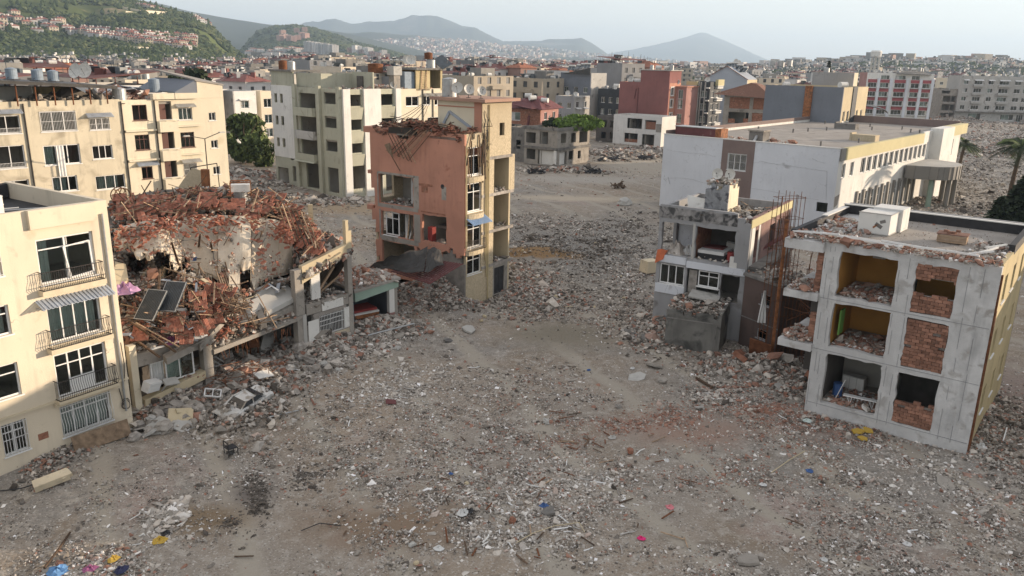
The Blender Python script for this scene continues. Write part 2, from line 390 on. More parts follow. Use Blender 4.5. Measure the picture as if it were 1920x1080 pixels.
def ground_mat():
    m = bpy.data.materials.new('rubble strewn earth'); m.use_nodes = True; nt = m.node_tree; N = nt.nodes; L = nt.links; b = N['Principled BSDF']
    b.inputs['Roughness'].default_value = .97; b.inputs['Specular IOR Level'].default_value = .15
    geo = N.new('ShaderNodeNewGeometry'); P = geo.outputs['Position']
    def no(s, d=6, di=0, vec=None):
        n = N.new('ShaderNodeTexNoise'); n.inputs['Scale'].default_value = s; n.inputs['Detail'].default_value = d; n.inputs['Distortion'].default_value = di; L.new(vec or P, n.inputs['Vector']); return n.outputs['Fac']
    def mr(f, a, c):
        r = N.new('ShaderNodeMapRange'); r.inputs[1].default_value = a; r.inputs[2].default_value = c; L.new(f, r.inputs[0]); return r.outputs[0]
    def mx(f, a, c):
        x = N.new('ShaderNodeMix'); x.data_type = 'RGBA'; L.new(f, x.inputs[0])
        for s, v in ((x.inputs[6], a), (x.inputs[7], c)):
            if isinstance(v, tuple): s.default_value = (*v, 1)
            else: L.new(v, s)
        return x.outputs[2]
    c = mx(mr(no(.045, 5, .8), .40, .60), (.235, .215, .19), (.29, .235, .18))
    c = mx(mr(no(.16, 7, 1.2), .50, .66), c, (.225, .18, .135))
    c = mx(mr(no(.10, 6, .6), .60, .72), c, (.31, .24, .205))
    c = mx(mr(no(.42, 8, 1.4), .56, .74), c, (.17, .14, .11))
    c = mx(mr(no(1.6, 10, .4), .50, .72), c, (.36, .325, .28))
    c = mx(mr(no(9, 6), .56, .70), c, (.42, .395, .355))
    c = mx(mr(no(13, 5), .58, .70), c, (.11, .095, .08))
    # worn vehicle tracks, paler and smooth
    tw = N.new('ShaderNodeTexWave'); tw.inputs['Scale'].default_value = .055; tw.inputs['Distortion'].default_value = 5; tw.inputs['Detail'].default_value = 3; tw.inputs['Detail Scale'].default_value = .6
    mpp = N.new('ShaderNodeMapping'); mpp.inputs['Rotation'].default_value = (0, 0, -.45); L.new(P, mpp.inputs[0]); L.new(mpp.outputs[0], tw.inputs['Vector'])
    c = mx(mr(tw.outputs['Fac'], .86, .99), c, (.32, .285, .235))
    def blob(cx, cy, rx, ry, col, e0=1.75, e1=.85):
        nonlocal c
        q = N.new('ShaderNodeVectorMath'); q.operation = 'MULTIPLY_ADD'; q.inputs[1].default_value = (1/rx, 1/ry, 0); q.inputs[2].default_value = (-cx/rx, -cy/ry, 0); L.new(P, q.inputs[0])
        l_ = N.new('ShaderNodeVectorMath'); l_.operation = 'LENGTH'; L.new(q.outputs[0], l_.inputs[0])
        a_ = N.new('ShaderNodeMath'); L.new(l_.outputs['Value'], a_.inputs[0]); L.new(no(.7, 6), a_.inputs[1]); c = mx(mr(a_.outputs[0], e0, e1), c, col)
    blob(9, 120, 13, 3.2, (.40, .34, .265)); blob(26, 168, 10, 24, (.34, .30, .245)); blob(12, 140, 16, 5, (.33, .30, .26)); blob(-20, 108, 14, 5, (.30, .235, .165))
    blob(-12, 33.3, 1.3, 1.8, (.15, .13, .115), 1.7, .7); blob(-13.5, 31.2, 2.2, 1.4, (.20, .15, .10)); blob(-5, 31, 4.5, 2.2, (.21, .155, .11)); blob(4, 57, 5, 4, (.20, .175, .135)); blob(10, 41.5, 4.5, 2.2, (.27, .195, .155)); blob(18.5, 42.5, 4, 1.6, (.25, .17, .135)); blob(33, 45, 5, 10, (.24, .19, .165)); blob(100, 165, 42, 75, (.225, .21, .19), 2.0, .9); blob(150, 260, 60, 60, (.24, .222, .2), 2.0, .9); blob(8, 86, 16, 17, (.20, .187, .168), 2.0, .8)  # grey blob right of the long building: rubble grey plus painted-in shade
    # brown dug earth beside the peach house
    sx = N.new('ShaderNodeVectorMath'); sx.operation = 'MULTIPLY_ADD'; sx.inputs[1].default_value = (1/5.0, 1/2.6, 0); sx.inputs[2].default_value = (-2.9/5.0, -82.5/2.6, 0); L.new(P, sx.inputs[0])
    ln = N.new('ShaderNodeVectorMath'); ln.operation = 'LENGTH'; L.new(sx.outputs[0], ln.inputs[0])
    ad = N.new('ShaderNodeMath'); L.new(ln.outputs['Value'], ad.inputs[0]); L.new(no(.8, 6), ad.inputs[1])
    c = mx(mr(ad.outputs[0], 1.6, 1.35), c, (.21, .135, .07))
    sc_ = N.new('ShaderNodeVectorMath'); sc_.operation = 'MULTIPLY'; sc_.inputs[1].default_value = (1.04, 1.05, 1.05); L.new(c, sc_.inputs[0]); L.new(sc_.outputs[0], b.inputs['Base Color'])
    bp = N.new('ShaderNodeBump'); bp.inputs['Strength'].default_value = .8; bp.inputs['Distance'].default_value = .12
    L.new(no(4, 10), bp.inputs['Height']); L.new(bp.outputs[0], b.inputs['Normal'])
    return m
def sheet(name, xs, ys, hf, m, smooth=True):
    X, Y = np.meshgrid(xs, ys); Z = hf(X, Y); nx, ny = len(xs), len(ys)
    me = bpy.data.meshes.new(name); co = np.stack([X, Y, Z], -1).reshape(-1, 3).astype('f')
    i = np.arange(nx-1)[None]+nx*np.arange(ny-1)[:, None]; i = i.reshape(-1)
    F = np.stack([i, i+1, i+1+nx, i+nx], -1).astype('i')
    me.vertices.add(len(co)); me.vertices.foreach_set('co', co.ravel()); me.loops.add(F.size); me.loops.foreach_set('vertex_index', F.ravel())
    me.polygons.add(len(F)); me.polygons.foreach_set('loop_start', np.arange(len(F), dtype='i')*4); me.polygons.foreach_set('loop_total', np.full(len(F), 4, 'i'))
    if smooth: me.polygons.foreach_set('use_smooth', np.ones(len(F), bool))
    me.materials.append(m); me.update(calc_edges=True); me.validate()
    o = bpy.data.objects.new(name, me); COL.objects.link(o); return o
t = np.linspace(-1, 1, 281); xs = 24*np.sinh(7.1*t)/1.0; xs = xs/xs[-1]*15500
t = np.linspace(-.62, 1, 281); ys = 24*np.sinh(7.1*t); ys = 45+ys/ys[-1]*15500; ys = ys[ys > -900]
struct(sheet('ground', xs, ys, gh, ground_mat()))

def hor(px): return 93.5+px*.0207
class Ridge:
    def __init__(s, name, pts, dist, front, back, m, amp=.1, nf=.004, step=(90, 40), rock=0):
        s.px = [p[0] for p in pts]; s.b = np.array([(p[0]-960)/1490*1.0 for p in pts])
        s.z = np.array([max(0, 20+(hor(p[0])-p[1])*dist/1490/1.0*.985) for p in pts]); s.z[0] = s.z[0] if pts[0][2:] else s.z[0]
        s.d, s.f, s.k, s.amp, s.nf = dist, front, back, amp, nf
        b0, b1 = s.b[0], s.b[-1]
        bs = np.linspace(b0, b1, step[0]); ysr = np.linspace(dist-front, dist+back, step[1])
        B, Yg = np.meshgrid(bs, ysr); X = B*Yg
        Z = s.h(X, Yg)
        me = bpy.data.meshes.new(name); nx, ny = step
        co = np.stack([X, Yg, Z], -1).reshape(-1, 3); i = (np.arange(nx-1)[None]+nx*np.arange(ny-1)[:, None]).reshape(-1)
        me.from_pydata(co.tolist(), [], np.stack([i, i+1, i+1+nx, i+nx], -1).tolist()); me.materials.append(m)
        me.polygons.foreach_set('use_smooth', [True]*len(me.polygons)); me.update()
        s.o = bpy.data.objects.new(name, me); COL.objects.link(s.o); struct(s.o)
    def h(s, x, y):
        x = np.asarray(x, float); y = np.asarray(y, float)
        b = x/y; r = np.interp(b, s.b, s.z)
        t = np.clip((y-(s.d-s.f))/s.f, 0, 1); t2 = np.clip((s.d+s.k-y)/s.k, 0, 1)
        ramp = np.where(y < s.d, t*t*(3-2*t), t2*t2*(3-2*t2))
        n = (fbm(x*s.nf, y*s.nf, 5)-.5)*2
        gul = -np.abs(fbm(x*s.nf*1.7+50, y*s.nf*.8, 4)-.5)*1.3
        return r*ramp*(1+0*n)+r*s.amp*(n+gul)*np.minimum(1, ramp*2)*np.minimum(1, np.abs(y-s.d)/(.35*s.f)+.3)-1.5
    def hit(s, px, py):
        d = CR @ Vector((px-960, -(py-540), -1490.0)); d /= d.y
        for k in range(400):
            y = s.d-s.f+k*(s.f+60)/400; z = 20+d.z*y
            if z < float(s.h(d.x*y, y)): return Vector((d.x*y, y, z))
        return None
M_hill = mat('scrubby hillside', (.085,.105,.035), .95, .45, .006, .6, .12, stain=((.25,.20,.13),.30,.012), spec=.1)
M_hill2 = mat('wooded hillside', (.06,.075,.035), .95, .4, .003, .6, .06, stain=((.26,.21,.15),.25,.006), spec=.1)
M_mount = mat('distant mountain', (.055,.065,.045), .95, .3, .001, .5, .02, stain=((.24,.20,.15),.25,.002), spec=.1)
hillL = Ridge('hillside', [(-700,-90),(-300,-70),(0,-45),(120,-30),(240,-4),(300,14),(345,26),(380,34),(405,46),(430,72),(455,98),(480,112),(520,124)], 1500, 880, 700, M_hill, .16, .009, (170, 110))
hillM = Ridge('wooded_hill', [(430,125),(455,108),(480,82),(500,63),(530,56),(560,54),(600,60),(650,74),(700,90),(760,106),(800,122)], 2600, 900, 700, M_hill2, .1, .006, (90, 50))
Ridge('far_ridge', [(100,5),(250,8),(300,12),(340,18),(380,27),(440,37),(520,50),(600,56),(660,66),(740,84),(840,104),(900,120)], 4600, 1800, 1500, M_mount, .12, .002)
hillF = Ridge('mountain_foothills', [(560,62),(640,66),(700,66),(800,74),(900,84),(1000,92),(1100,104),(1200,112),(1300,120),(1400,134)], 6600, 3600, 1200, M_mount, .22, .0022, (110, 60))
Ridge('mountain', [(440,60),(560,53),(600,47),(636,43),(668,51),(740,48),(770,40),(800,37),(830,41),(850,48),(880,52),(905,64),(935,79),(1000,79),(1040,77),(1075,76),(1100,88),(1125,104),(1180,118),(1260,135)], 9000, 2600, 2500, M_mount, .26, .0024, (160, 40))
Ridge('mountain_peak', [(1060,118),(1125,101),(1170,93),(1210,85),(1250,74),(1285,65),(1297,66),(1330,79),(1370,96),(1410,112),(1470,125),(1540,121),(1590,114),(1640,109),(1690,117),(1750,126),(1850,140)], 13000, 2500, 2000, M_mount, .16, .002, (140, 30))
hillR = Ridge('low_town_hill', [(1380,136),(1450,128),(1540,126),(1600,119),(1660,120),(1720,124),(1780,120),(1850,124),(1960,128),(2300,130)], 1250, 500, 500, M_hill2, .1, .008, (90, 40))

# haze: one closed box of even air round everything
hz = MB(); hz.b2((-15400, -850, -6), (15400, 15400, 560)); hzo = stuff(hz.build('haze', []))
hm = bpy.data.materials.new('haze air'); hm.use_nodes = True; hn = hm.node_tree; hn.nodes.clear()
ho = hn.nodes.new('ShaderNodeOutputMaterial'); pv = hn.nodes.new('ShaderNodeVolumePrincipled')
pv.inputs['Color'].default_value = (.61, .795, 1.0, 1); pv.inputs['Density'].default_value = .00013; pv.inputs['Anisotropy'].default_value = .2
hn.links.new(pv.outputs[0], ho.inputs['Volume']); hzo.data.materials.append(hm)

# ------------------------------------------------------------------ rubble scatter (uncountable stones: geometry nodes)
FOOT = []      # footprints to keep clear: (kx, ky, rot, W, D)
def scatter_nodes(kind, m):
    ng = bpy.data.node_groups.new('scatter_'+kind, 'GeometryNodeTree')
    ng.interface.new_socket(name='Geometry', in_out='INPUT', socket_type='NodeSocketGeometry'); ng.interface.new_socket(name='Geometry', in_out='OUTPUT', socket_type='NodeSocketGeometry')
    N = ng.nodes; L = ng.links; gi = N.new('NodeGroupInput'); go = N.new('NodeGroupOutput')
    if kind == 'stone':
        p = N.new('GeometryNodeMeshIcoSphere'); p.inputs['Radius'].default_value = .5; p.inputs['Subdivisions'].default_value = 1
        sp = N.new('GeometryNodeSetPosition'); rv = N.new('FunctionNodeRandomValue'); rv.data_type = 'FLOAT_VECTOR'
        rv.inputs[0].default_value = (-.26,)*3; rv.inputs[1].default_value = (.26,)*3; rv.inputs['Seed'].default_value = 5
        L.new(p.outputs[0], sp.inputs['Geometry']); L.new(rv.outputs[0], sp.inputs['Offset']); src = sp.outputs[0]
    else:
        p = N.new('GeometryNodeMeshCube'); src = p.outputs[0]
    sm = N.new('GeometryNodeSetMaterial'); sm.inputs['Material'].default_value = m; L.new(src, sm.inputs[0])
    ip = N.new('GeometryNodeInstanceOnPoints'); L.new(gi.outputs[0], ip.inputs['Points']); L.new(sm.outputs[0], ip.inputs['Instance'])
    a = N.new('GeometryNodeInputNamedAttribute'); a.data_type = 'FLOAT_VECTOR'; a.inputs[0].default_value = 'rot'
    e = N.new('FunctionNodeEulerToRotation'); L.new(a.outputs[0], e.inputs[0]); L.new(e.outputs[0], ip.inputs['Rotation'])
    s = N.new('GeometryNodeInputNamedAttribute'); s.data_type = 'FLOAT_VECTOR'; s.inputs[0].default_value = 'scl'; L.new(s.outputs[0], ip.inputs['Scale'])
    L.new(ip.outputs[0], go.inputs[0]); return ng
def tint_mat(name, stops, rough=.95, inst=True, noise=4):
    m = bpy.data.materials.new(name); m.use_nodes = True; nt = m.node_tree; N = nt.nodes; L = nt.links; b = N['Principled BSDF']
    b.inputs['Roughness'].default_value = rough; b.inputs['Specular IOR Level'].default_value = .2
    a = N.new('ShaderNodeAttribute'); a.attribute_name = 'tint'; a.attribute_type = 'INSTANCER' if inst else 'GEOMETRY'
    r = N.new('ShaderNodeValToRGB'); r.color_ramp.interpolation = 'LINEAR'; el = r.color_ramp.elements
    while len(el) < len(stops): el.new(.5)
    for q, (p, c) in zip(el, stops): q.position = p; q.color = (*c, 1)
    L.new(a.outputs['Fac'], r.inputs[0])
    g = N.new('ShaderNodeNewGeometry'); n = N.new('ShaderNodeTexNoise'); n.inputs['Scale'].default_value = noise; L.new(g.outputs['Position'], n.inputs['Vector'])
    mr = N.new('ShaderNodeMapRange'); mr.inputs[3].default_value = .7; mr.inputs[4].default_value = 1.3; L.new(n.outputs['Fac'], mr.inputs[0])
    v = N.new('ShaderNodeVectorMath'); v.operation = 'SCALE'; L.new(r.outputs[0], v.inputs[0]); L.new(mr.outputs[0], v.inputs['Scale']); L.new(v.outputs[0], b.inputs['Base Color'])
    return m
STOPS = [(0,(.055,.048,.042)),(.10,(.12,.105,.09)),(.30,(.23,.21,.185)),(.55,(.34,.315,.285)),(.70,(.46,.42,.37)),(.76,(.21,.115,.085)),(.84,(.29,.165,.12)),(.88,(.46,.43,.39)),(.96,(.64,.62,.59)),(1,(.80,.80,.79))]
M_stone = tint_mat('stone chips', [(p_, (min(.82, c_[0]*1.17), min(.81, c_[1]*1.16), min(.80, c_[2]*1.14))) for p_, c_ in STOPS])
M_leafinst = tint_mat('scrub foliage', [(0,(.03,.045,.018)),(.5,(.055,.075,.028)),(1,(.11,.12,.05))], noise=.3)
NG = {}
def scatter(name, P, R, S, T, kind='stone', m=None):
    m = m or M_stone; key = (kind, m.name)
    if key not in NG: NG[key] = scatter_nodes(kind, m)
    n = len(P); me = bpy.data.meshes.new(name); me.vertices.add(n); me.vertices.foreach_set('co', np.asarray(P, 'f').ravel())
    for nm, arr, ty in (('rot', R, 'FLOAT_VECTOR'), ('scl', S, 'FLOAT_VECTOR'), ('tint', T, 'FLOAT')):
        a = me.attributes.new(nm, ty, 'POINT'); a.data.foreach_set('vector' if ty == 'FLOAT_VECTOR' else 'value', np.asarray(arr, 'f').ravel())
    me.materials.append(m); o = bpy.data.objects.new(name, me); COL.objects.link(o)
    md = o.modifiers.new('scatter', 'NODES'); md.node_group = NG[key]; return stuff(o)
def outside(x, y, pad=0):
    k = np.ones(len(x), bool)
    for (a, b, r, w, d) in FOOT:
        dx = x-a; dy = y-b; c, s = math.cos(r), math.sin(r); u = dx*c+dy*s; v = -dx*s+dy*c
        k &= ~((u > -w+pad) & (u < -pad) & (v > pad) & (v < d-pad))
    return k
def stones(name, x, y, base, sig, tint=None, flat=.7, long=1.0, kind='stone', lift=0, zf=None, seed=1, m=None, rot3=True):
    r = np.random.default_rng(seed); n = len(x)
    s = base*np.exp(r.normal(0, sig, n)); S = np.stack([s*r.uniform(.6, 1.4, n)*long, s*r.uniform(.6, 1.4, n), s*r.uniform(.35, 1, n)*flat], -1)
    z = (gh(x, y) if zf is None else zf(x, y))+S[:, 2]*.2+lift*r.random(n)
    R = np.stack([r.normal(0, .45, n) if rot3 else 0*s, r.normal(0, .45, n) if rot3 else 0*s, r.uniform(0, 6.28, n)], -1)
    T = r.random(n) if tint is None else np.clip(tint(r, n, x, y), 0, 1)
    return scatter(name, np.stack([x, y, z], -1), R, S, T, kind, m)
# ------------------------------------------------------------------ small rooftop makers (top-level things)
def make_dish(label, loc, az, s=.9, tilt=.6, group=None):
    t = thing('satellite_dish', label, 'satellite dish', loc, az, group); mb = MB(); n = 14; rings = [0, .35, .7, 1]
    for k in range(3):
        for i in range(n):
            a, b = 2*PI*i/n, 2*PI*(i+1)/n
            def p(r, q): x = r*s/2*math.cos(q); z = r*s/2*math.sin(q); return Vector((x, -.18*s*r*r, z))
            mb.quad(p(rings[k],a), p(rings[k+1],a), p(rings[k+1],b), p(rings[k],b))
    R = Matrix.Rotation(-tilt, 4, 'X')
    mb.v = [tuple((R @ Vector(v))+Vector((0, -.1, s*.75))) for v in mb.v]; mb.build('dish', M_dish, t, True)
    q = MB(); q.tube((0,0,0), (0,0,s*.75), .03, n=6); q.tube((0,0,s*.75), (0,-.1,s*.75), .03, n=6); q.box((0,0,.02), (.3,.3,.04)); q.build('mast', M_iron, t)
    f = MB(); e = (R @ Vector((0,-s*.5,0)))+Vector((0,-.1,s*.75)); f.beam((0,-.16,s*.38), e, .02); f.box(e, (.07,.12,.07)); f.build('feed_arm', M_iron, t)
    return t
def make_tank(label, loc, r=.5, h=1.3, m=None, horiz=False, rot=0, group=None, stand=.0):
    m = m or M_tank; t = thing('water_tank', label, 'water tank', loc, rot, group); mb = MB()
    if horiz:
        mb.tube((-h/2,0,stand+r+.1), (h/2,0,stand+r+.1), r, n=16)
        for x in (-h/2, h/2): mb.tube((x-.04,0,stand+r+.1), (x+.04,0,stand+r+.1), r+.02, n=16)
    else:
        mb.tube((0,0,stand), (0,0,stand+h), r, n=18); 
        for q in (.02, .34, .67, .98): mb.tube((0,0,stand+h*q-.02), (0,0,stand+h*q+.02), r+.02, n=18)
        mb.tube((0,0,stand+h), (0,0,stand+h+.12), r*.98, .15, n=18)
    mb.build('tank', m, t)
    s = MB()
    if horiz or stand:
        for x in ((-h/3, h/3) if horiz else (-r*.6, r*.6)):
            for y in (-r*.7, r*.7): s.beam((x,y,0), (x,y,stand+(r*.6 if horiz else 0)), .05)
            s.beam((x,-r*.7,stand+.03), (x,r*.7,stand+.03), .05)
    else: s.box((0,0,-.03), (r*2,r*2,.06))
    s.build('stand', M_iron, t); p = MB(); p.tube((0,-r*.8,stand+.2), (0,-r-.2,.1), .025, n=6); p.build('pipe', M_iron, t)
    return t
def make_solar(label, loc, rot=0, s=1.0, group=None, tilt=.6):
    t = thing('solar_water_heater', label, 'solar heater', loc, rot, group)
    c, n = math.cos(tilt), math.sin(tilt)
    for k in (-1, 1):
        g = MB(); g.box((k*.55*s, 0, .75*s), (1.02*s, 1.9*s, .09*s), (tilt, 0, 0)); o = g.build('collector', M_panel, t)
        f = MB()
        for q in (-1, 1): f.box((k*.55*s+q*.5*s, -.05*n*s, .75*s+.05*c*s), (.05*s, 1.9*s, .05*s), (tilt, 0, 0))
        f.build('collector_frame', M_tank, o)
    g = MB(); g.tube((-1.0*s, .95*s*c, .75*s+.95*s*n+.28*s), (1.0*s, .95*s*c, .75*s+.95*s*n+.28*s), .28*s, n=14); g.build('tank', M_tankwhite, t)
    f = MB()
    for x in (-1*s, 1*s): f.beam((x, .95*s*c, 0), (x, .95*s*c, 1.5*s), .05*s); f.beam((x, -.9*s*c, 0), (x, -.9*s*c, .25*s), .05*s); f.beam((x, -.9*s*c, .03), (x, .95*s*c, .03), .05*s)
    f.build('stand', M_iron, t); return t
def roofclutter(root_fn, label_of, pts, nt=4, group=None, kinds='tds'):
    pass
def house_frame(name, label, cat, K, rotd, group=None, z=0):
    return thing(name, label, cat, (K[0], K[1], z), math.radians(rotd), group)
def loc2w(root, p):
    c, s = math.cos(root.rotation_euler[2]), math.sin(root.rotation_euler[2]); l = root.location
    return Vector((l[0]+p[0]*c-p[1]*s, l[1]+p[0]*s+p[1]*c, l[2]+p[2]))
def shell(root, W_, D_, H, hf=(), hr=(), hl=(), hb=(), m=None, mr=None, t=.25, floors=(), z0=0, roofm=None, par=.5, part_d=4, ragf=None, ragr=None, skip=()):
    m = m or M_white; mr = mr or m
    if 'f' not in skip: a = MB(); wall(a, FACE('front'), -W_, 0, z0, H, hf, t, rag=ragf); a.build('front_wall', m, root)
    if 'r' not in skip: a = MB(); wall(a, FACE('right'), t, D_-t, z0, H, hr, t, rag=ragr); a.build('side_wall', mr, root)
    a = MB(); wall(a, FACE('left', W_), t, D_-t, z0, H, hl, t); a.build('side_wall', mr, root)
    a = MB(); wall(a, FACE('back', W_, D_), -W_, 0, z0, H, hb, t); a.build('back_wall', mr, root)
    for f in floors:
        a = MB(); a.b2((-W_+t+.01, t+.01, f-.2), (-t-.01, D_-t-.01, f)); a.build('floor_slab', M_concrete, root)
    if floors and part_d and D_ > part_d+1.5:
        tops = list(floors[1:])+[H-par-.2]
        for f, g in zip(floors, tops):
            a = MB(); a.b2((-W_+t+.02, part_d, f+.002), (-t-.02, part_d+.12, g-.22)); 
            n = max(1, int(W_/4))
            for i in range(1, n): x = -W_+W_*i/n; a.b2((x-.05, t+.05, f+.002), (x+.05, part_d-.01, g-.22))
            a.b2((-part_d-.12, part_d+.14, f+.002), (-part_d, D_-t-.03, g-.22))
            a.build('partition_wall', M_room, root)
    if par is not None:
        a = MB(); a.b2((-W_+t+.01, t+.01, H-par-.2), (-t-.01, D_-t-.01, H-par)); a.build('roof', roofm or M_roof, root)
def rects(us, vs, w=None, h=None):
    return [(u[0], v[0], u[1], v[1]) for v in vs for u in us]
def crumbs(root_loc, rz, box, n, name, parent=None, base=.14, sig=.5, seed=3, tint=None, lift=.0, kind='stone', long=1):
    """loose chips lying on a slab: one uncountable heap"""
    r = np.random.default_rng(seed); x = r.uniform(box[0], box[2], n); y = r.uniform(box[1], box[3], n)
    c, s = math.cos(rz), math.sin(rz); z0 = box[4]
    s_ = base*np.exp(r.normal(0, sig, n)); S = np.stack([s_*r.uniform(.6,1.4,n)*long, s_*r.uniform(.6,1.4,n), s_*r.uniform(.4,1,n)*.7], -1)
    P = np.stack([root_loc[0]+x*c-y*s, root_loc[1]+x*s+y*c, root_loc[2]+z0+S[:,2]*.3+lift*r.random(n)*(.5+.5*vn(x*2, y*2))], -1)
    R = np.stack([r.normal(0,.5,n), r.normal(0,.5,n), r.uniform(0,6.28,n)], -1)
    T = r.random(n)*.98 if tint is None else tint(r, n)
    return scatter(name, P, R, S, T, kind)

# ================================================================== A: cream apartment block at the left edge
KA = (-20.8, 40.1); RA = math.radians(57); FOOT.append((*KA, RA, 14, 10))
a = house_frame('apartment_block', 'cream plastered apartment block with iron balconies at the left edge of the picture', 'apartment building', KA, 57)
F = FACE('front')
wA = [(-3.72,9.05,-.92,11.30),(-3.66,6.02,-1.0,8.05),(-3.68,3.10,-1.0,5.40),(-3.75,.95,-1.1,2.62)]
LA = [(-7.9,9.9,-5.35,11.3),(-7.9,7.05,-5.35,8.5),(-7.6,3.95,-5.34,5.62),(-6.54,1.05,-5.40,2.68)]
farA = [(-12.6,9.05,-9.6,11.3),(-12.6,6.02,-9.6,8.1),(-12.6,3.1,-9.6,5.4),(-12.6,.95,-9.6,2.62)]
shell(a, 14, 10, 12.75, wA+LA+farA, m=M_cream, floors=(.6,3.0,6.0,9.0), par=.9, roofm=M_black, mr=M_cream)
b = MB(); fbox(b, F, -3.95,-.72,11.85,12.76,-.22,-.003); b.build('parapet_panel', M_cream, a)
b = MB(); fbox(b, F, -14,-.0,3.0-.06,3.12-.06,-.10,-.003); fbox(b, F, -4.0,-.6,2.78,2.93,-.28,-.003); b.build('string_course', M_creamlow, a)
for z in (8.72, 5.72): b = MB(); fbox(b, F, -3.95,-.75,z-.12,z+.12,-.5,-.003); b.build('balcony_ledge', M_creamlow, a)
b = MB(); fbox(b, F, -3.95,-.75,2.94,3.08,-.5,-.003); b.build('balcony_ledge', M_creamlow, a)
window(a, F, wA[0], 2, .22, .1, grille=None, miss=(3,), curtain=[(.02,.24),(.52,.6)], label='white sliding window with a tilted sash on the top floor')
b = MB(); b.beam(F(-2.25,9.15,.02), F(-2.45,10.75,.02), .07); b.beam(F(-1.1,9.25,.02), F(-1.15,10.85,.02), .07); b.beam(F(-2.45,10.75,.02), F(-1.15,10.85,.02), .06); b.beam(F(-2.25,9.15,.02), F(-1.1,9.25,.02), .06); b.build('loose_sash', M_pvc, a)
window(a, F, wA[1], 4, 0, .08, curtain=[(.05,.95)]); window(a, F, wA[2], 4, .25, .1, label='balcony window with white door panels')
b = MB(); fbox(b, F, -3.0,-1.7,3.15,3.95,.1,.11); fbox(b, F, -3.0,-1.7,3.15,3.95,.16,.17); b.build('door_panel', M_pvc, a)
window(a, F, wA[3], 4, .22, .08, grille='belly', curtain=[(.03,.97)])
railing(a, F, -3.85, -.82, 8.86, 9.75, -.45, belly=True); railing(a, F, -3.85, -.82, 5.86, 6.8, -.45); railing(a, F, -3.85, -.82, 3.1, 4.1, -.45)
awning(a, F, -4.15, -.5, 8.0, 8.32, .75, M_greysheet)
for i, r in enumerate(LA): window(a, F, r, 2 if i < 3 else 2, .28, .08, grille='bars' if i in (0, 3) else None, curtain=[(.5,.95)] if i == 1 else None)
for r in farA: window(a, F, r, 3, .25)
b = MB(); b.tube(F(-.36,1.2,-.09), F(-.36,12.1,-.09), .055, n=8)
for v in (2.4, 5.2, 8, 10.8): b.tube(F(-.36,v,-.09), F(-.36,v+.06,-.09), .075, n=8)
b.build('drainpipe', M_tank, a)
b = MB()
for i in range(26):
    t0, t1 = i/26*2*PI*1.6, (i+1)/26*2*PI*1.6; rr = .3+.05*math.sin(i)
    b.tube(F(-.35+rr*math.cos(t0)*.7, 1.6+rr*math.sin(t0), -.12), F(-.35+rr*math.cos(t1)*.7, 1.6+rr*math.sin(t1), -.12), .02, n=5)
for p, q in (((-.2,5.1),(-.15,3.9)),((-.15,3.9),(-.25,2.9)),((-.6,2.6),(-.45,1.6))): b.tube(F(*p,-.08), F(*q,-.08), .025, n=5)
b.build('cable_loop', M_iron, a)
b = MB(); fbox(b, F, -4.95,-4.45,1.25,1.6,-.006,-.004); b.build('exposed_brick', M_brickwall, a)
b = MB(); b.hexa([Vector(p) for p in ((-13.8,9.4,11.9),(-.3,9.4,11.9),(-.3,9.7,11.9),(-13.8,9.7,11.9),(-13.8,9.4,13.3),(-.3,9.4,12.7),(-.3,9.7,12.7),(-13.8,9.7,13.3))]); b.build('parapet', M_black, a)
# debris and tanks on its roof
la = lambda x, y, z: loc2w(a, (x, y, z))
make_tank('rusty white water tank lying in roof debris of the cream block at the left edge', la(-4.3,2.6,11.9), .55, 1.3, M_tankwhite, rot=.3)
p = MB()
for i in range(16): c = Vector((U(-7,-1.5), U(.8,6), 11.95+U(0,.3))); d = Vector((U(-1,1), U(-1,1), U(-.1,.25))); p.beam(c-d, c+d, .05, .05)
o = p.build('broken_window_frames', M_pvc, None); o.matrix_world = a.matrix_basis.copy(); tag(o, 'tangle of white window frames lying on the flat roof of the cream block', 'window frames')
b = MB(); b.box((0,0,.2), (3.2,1.6,.08), (.1,.1,0)); b.box((.4,.3,.45), (2.2,1.4,.07), (-.15,.1,.5)); o = b.build('roof_sheet', M_tankwhite); o.location = la(-6,1.6,12); o.rotation_euler = (0,0,RA)
tag(o, 'rust stained white sheet metal heaped on the roof edge of the cream block', 'sheet metal')
b = MB(); b.b2((-9.5,2.2,0),(-5.8,5,1.1)); o = b.build('roof_hut', M_yellow2, a); o.location = (0,0,11.9)

# ================================================================== B: white concrete frame building, lower right
KB = (24.75, 39.0); RB = math.radians(-38); FOOT.append((*KB, RB, 8.7, 12))
B = house_frame('office_block', 'three storey building stripped to its white concrete frame with brick infill and orange rooms', 'building', KB, -38)
zf = (.72, 4.2, 7.3); HB = 10.42
o3 = [(-7.86,.75,-4.83,3.85),(-7.88,4.32,-4.82,6.95),(-7.88,7.36,-4.82,9.98)]
b3 = [(-3.92,.75,-1.88,3.70),(-3.92,4.15,-1.88,6.92),(-3.9,7.3,-1.9,9.98)]
mb = MB(); wall(mb, F, -8.75, 0, -.3, HB, o3+b3, .35, rag=lambda u, v: False, step=.42, rough=.055); mb.build('concrete_frame', M_whitefr, B)
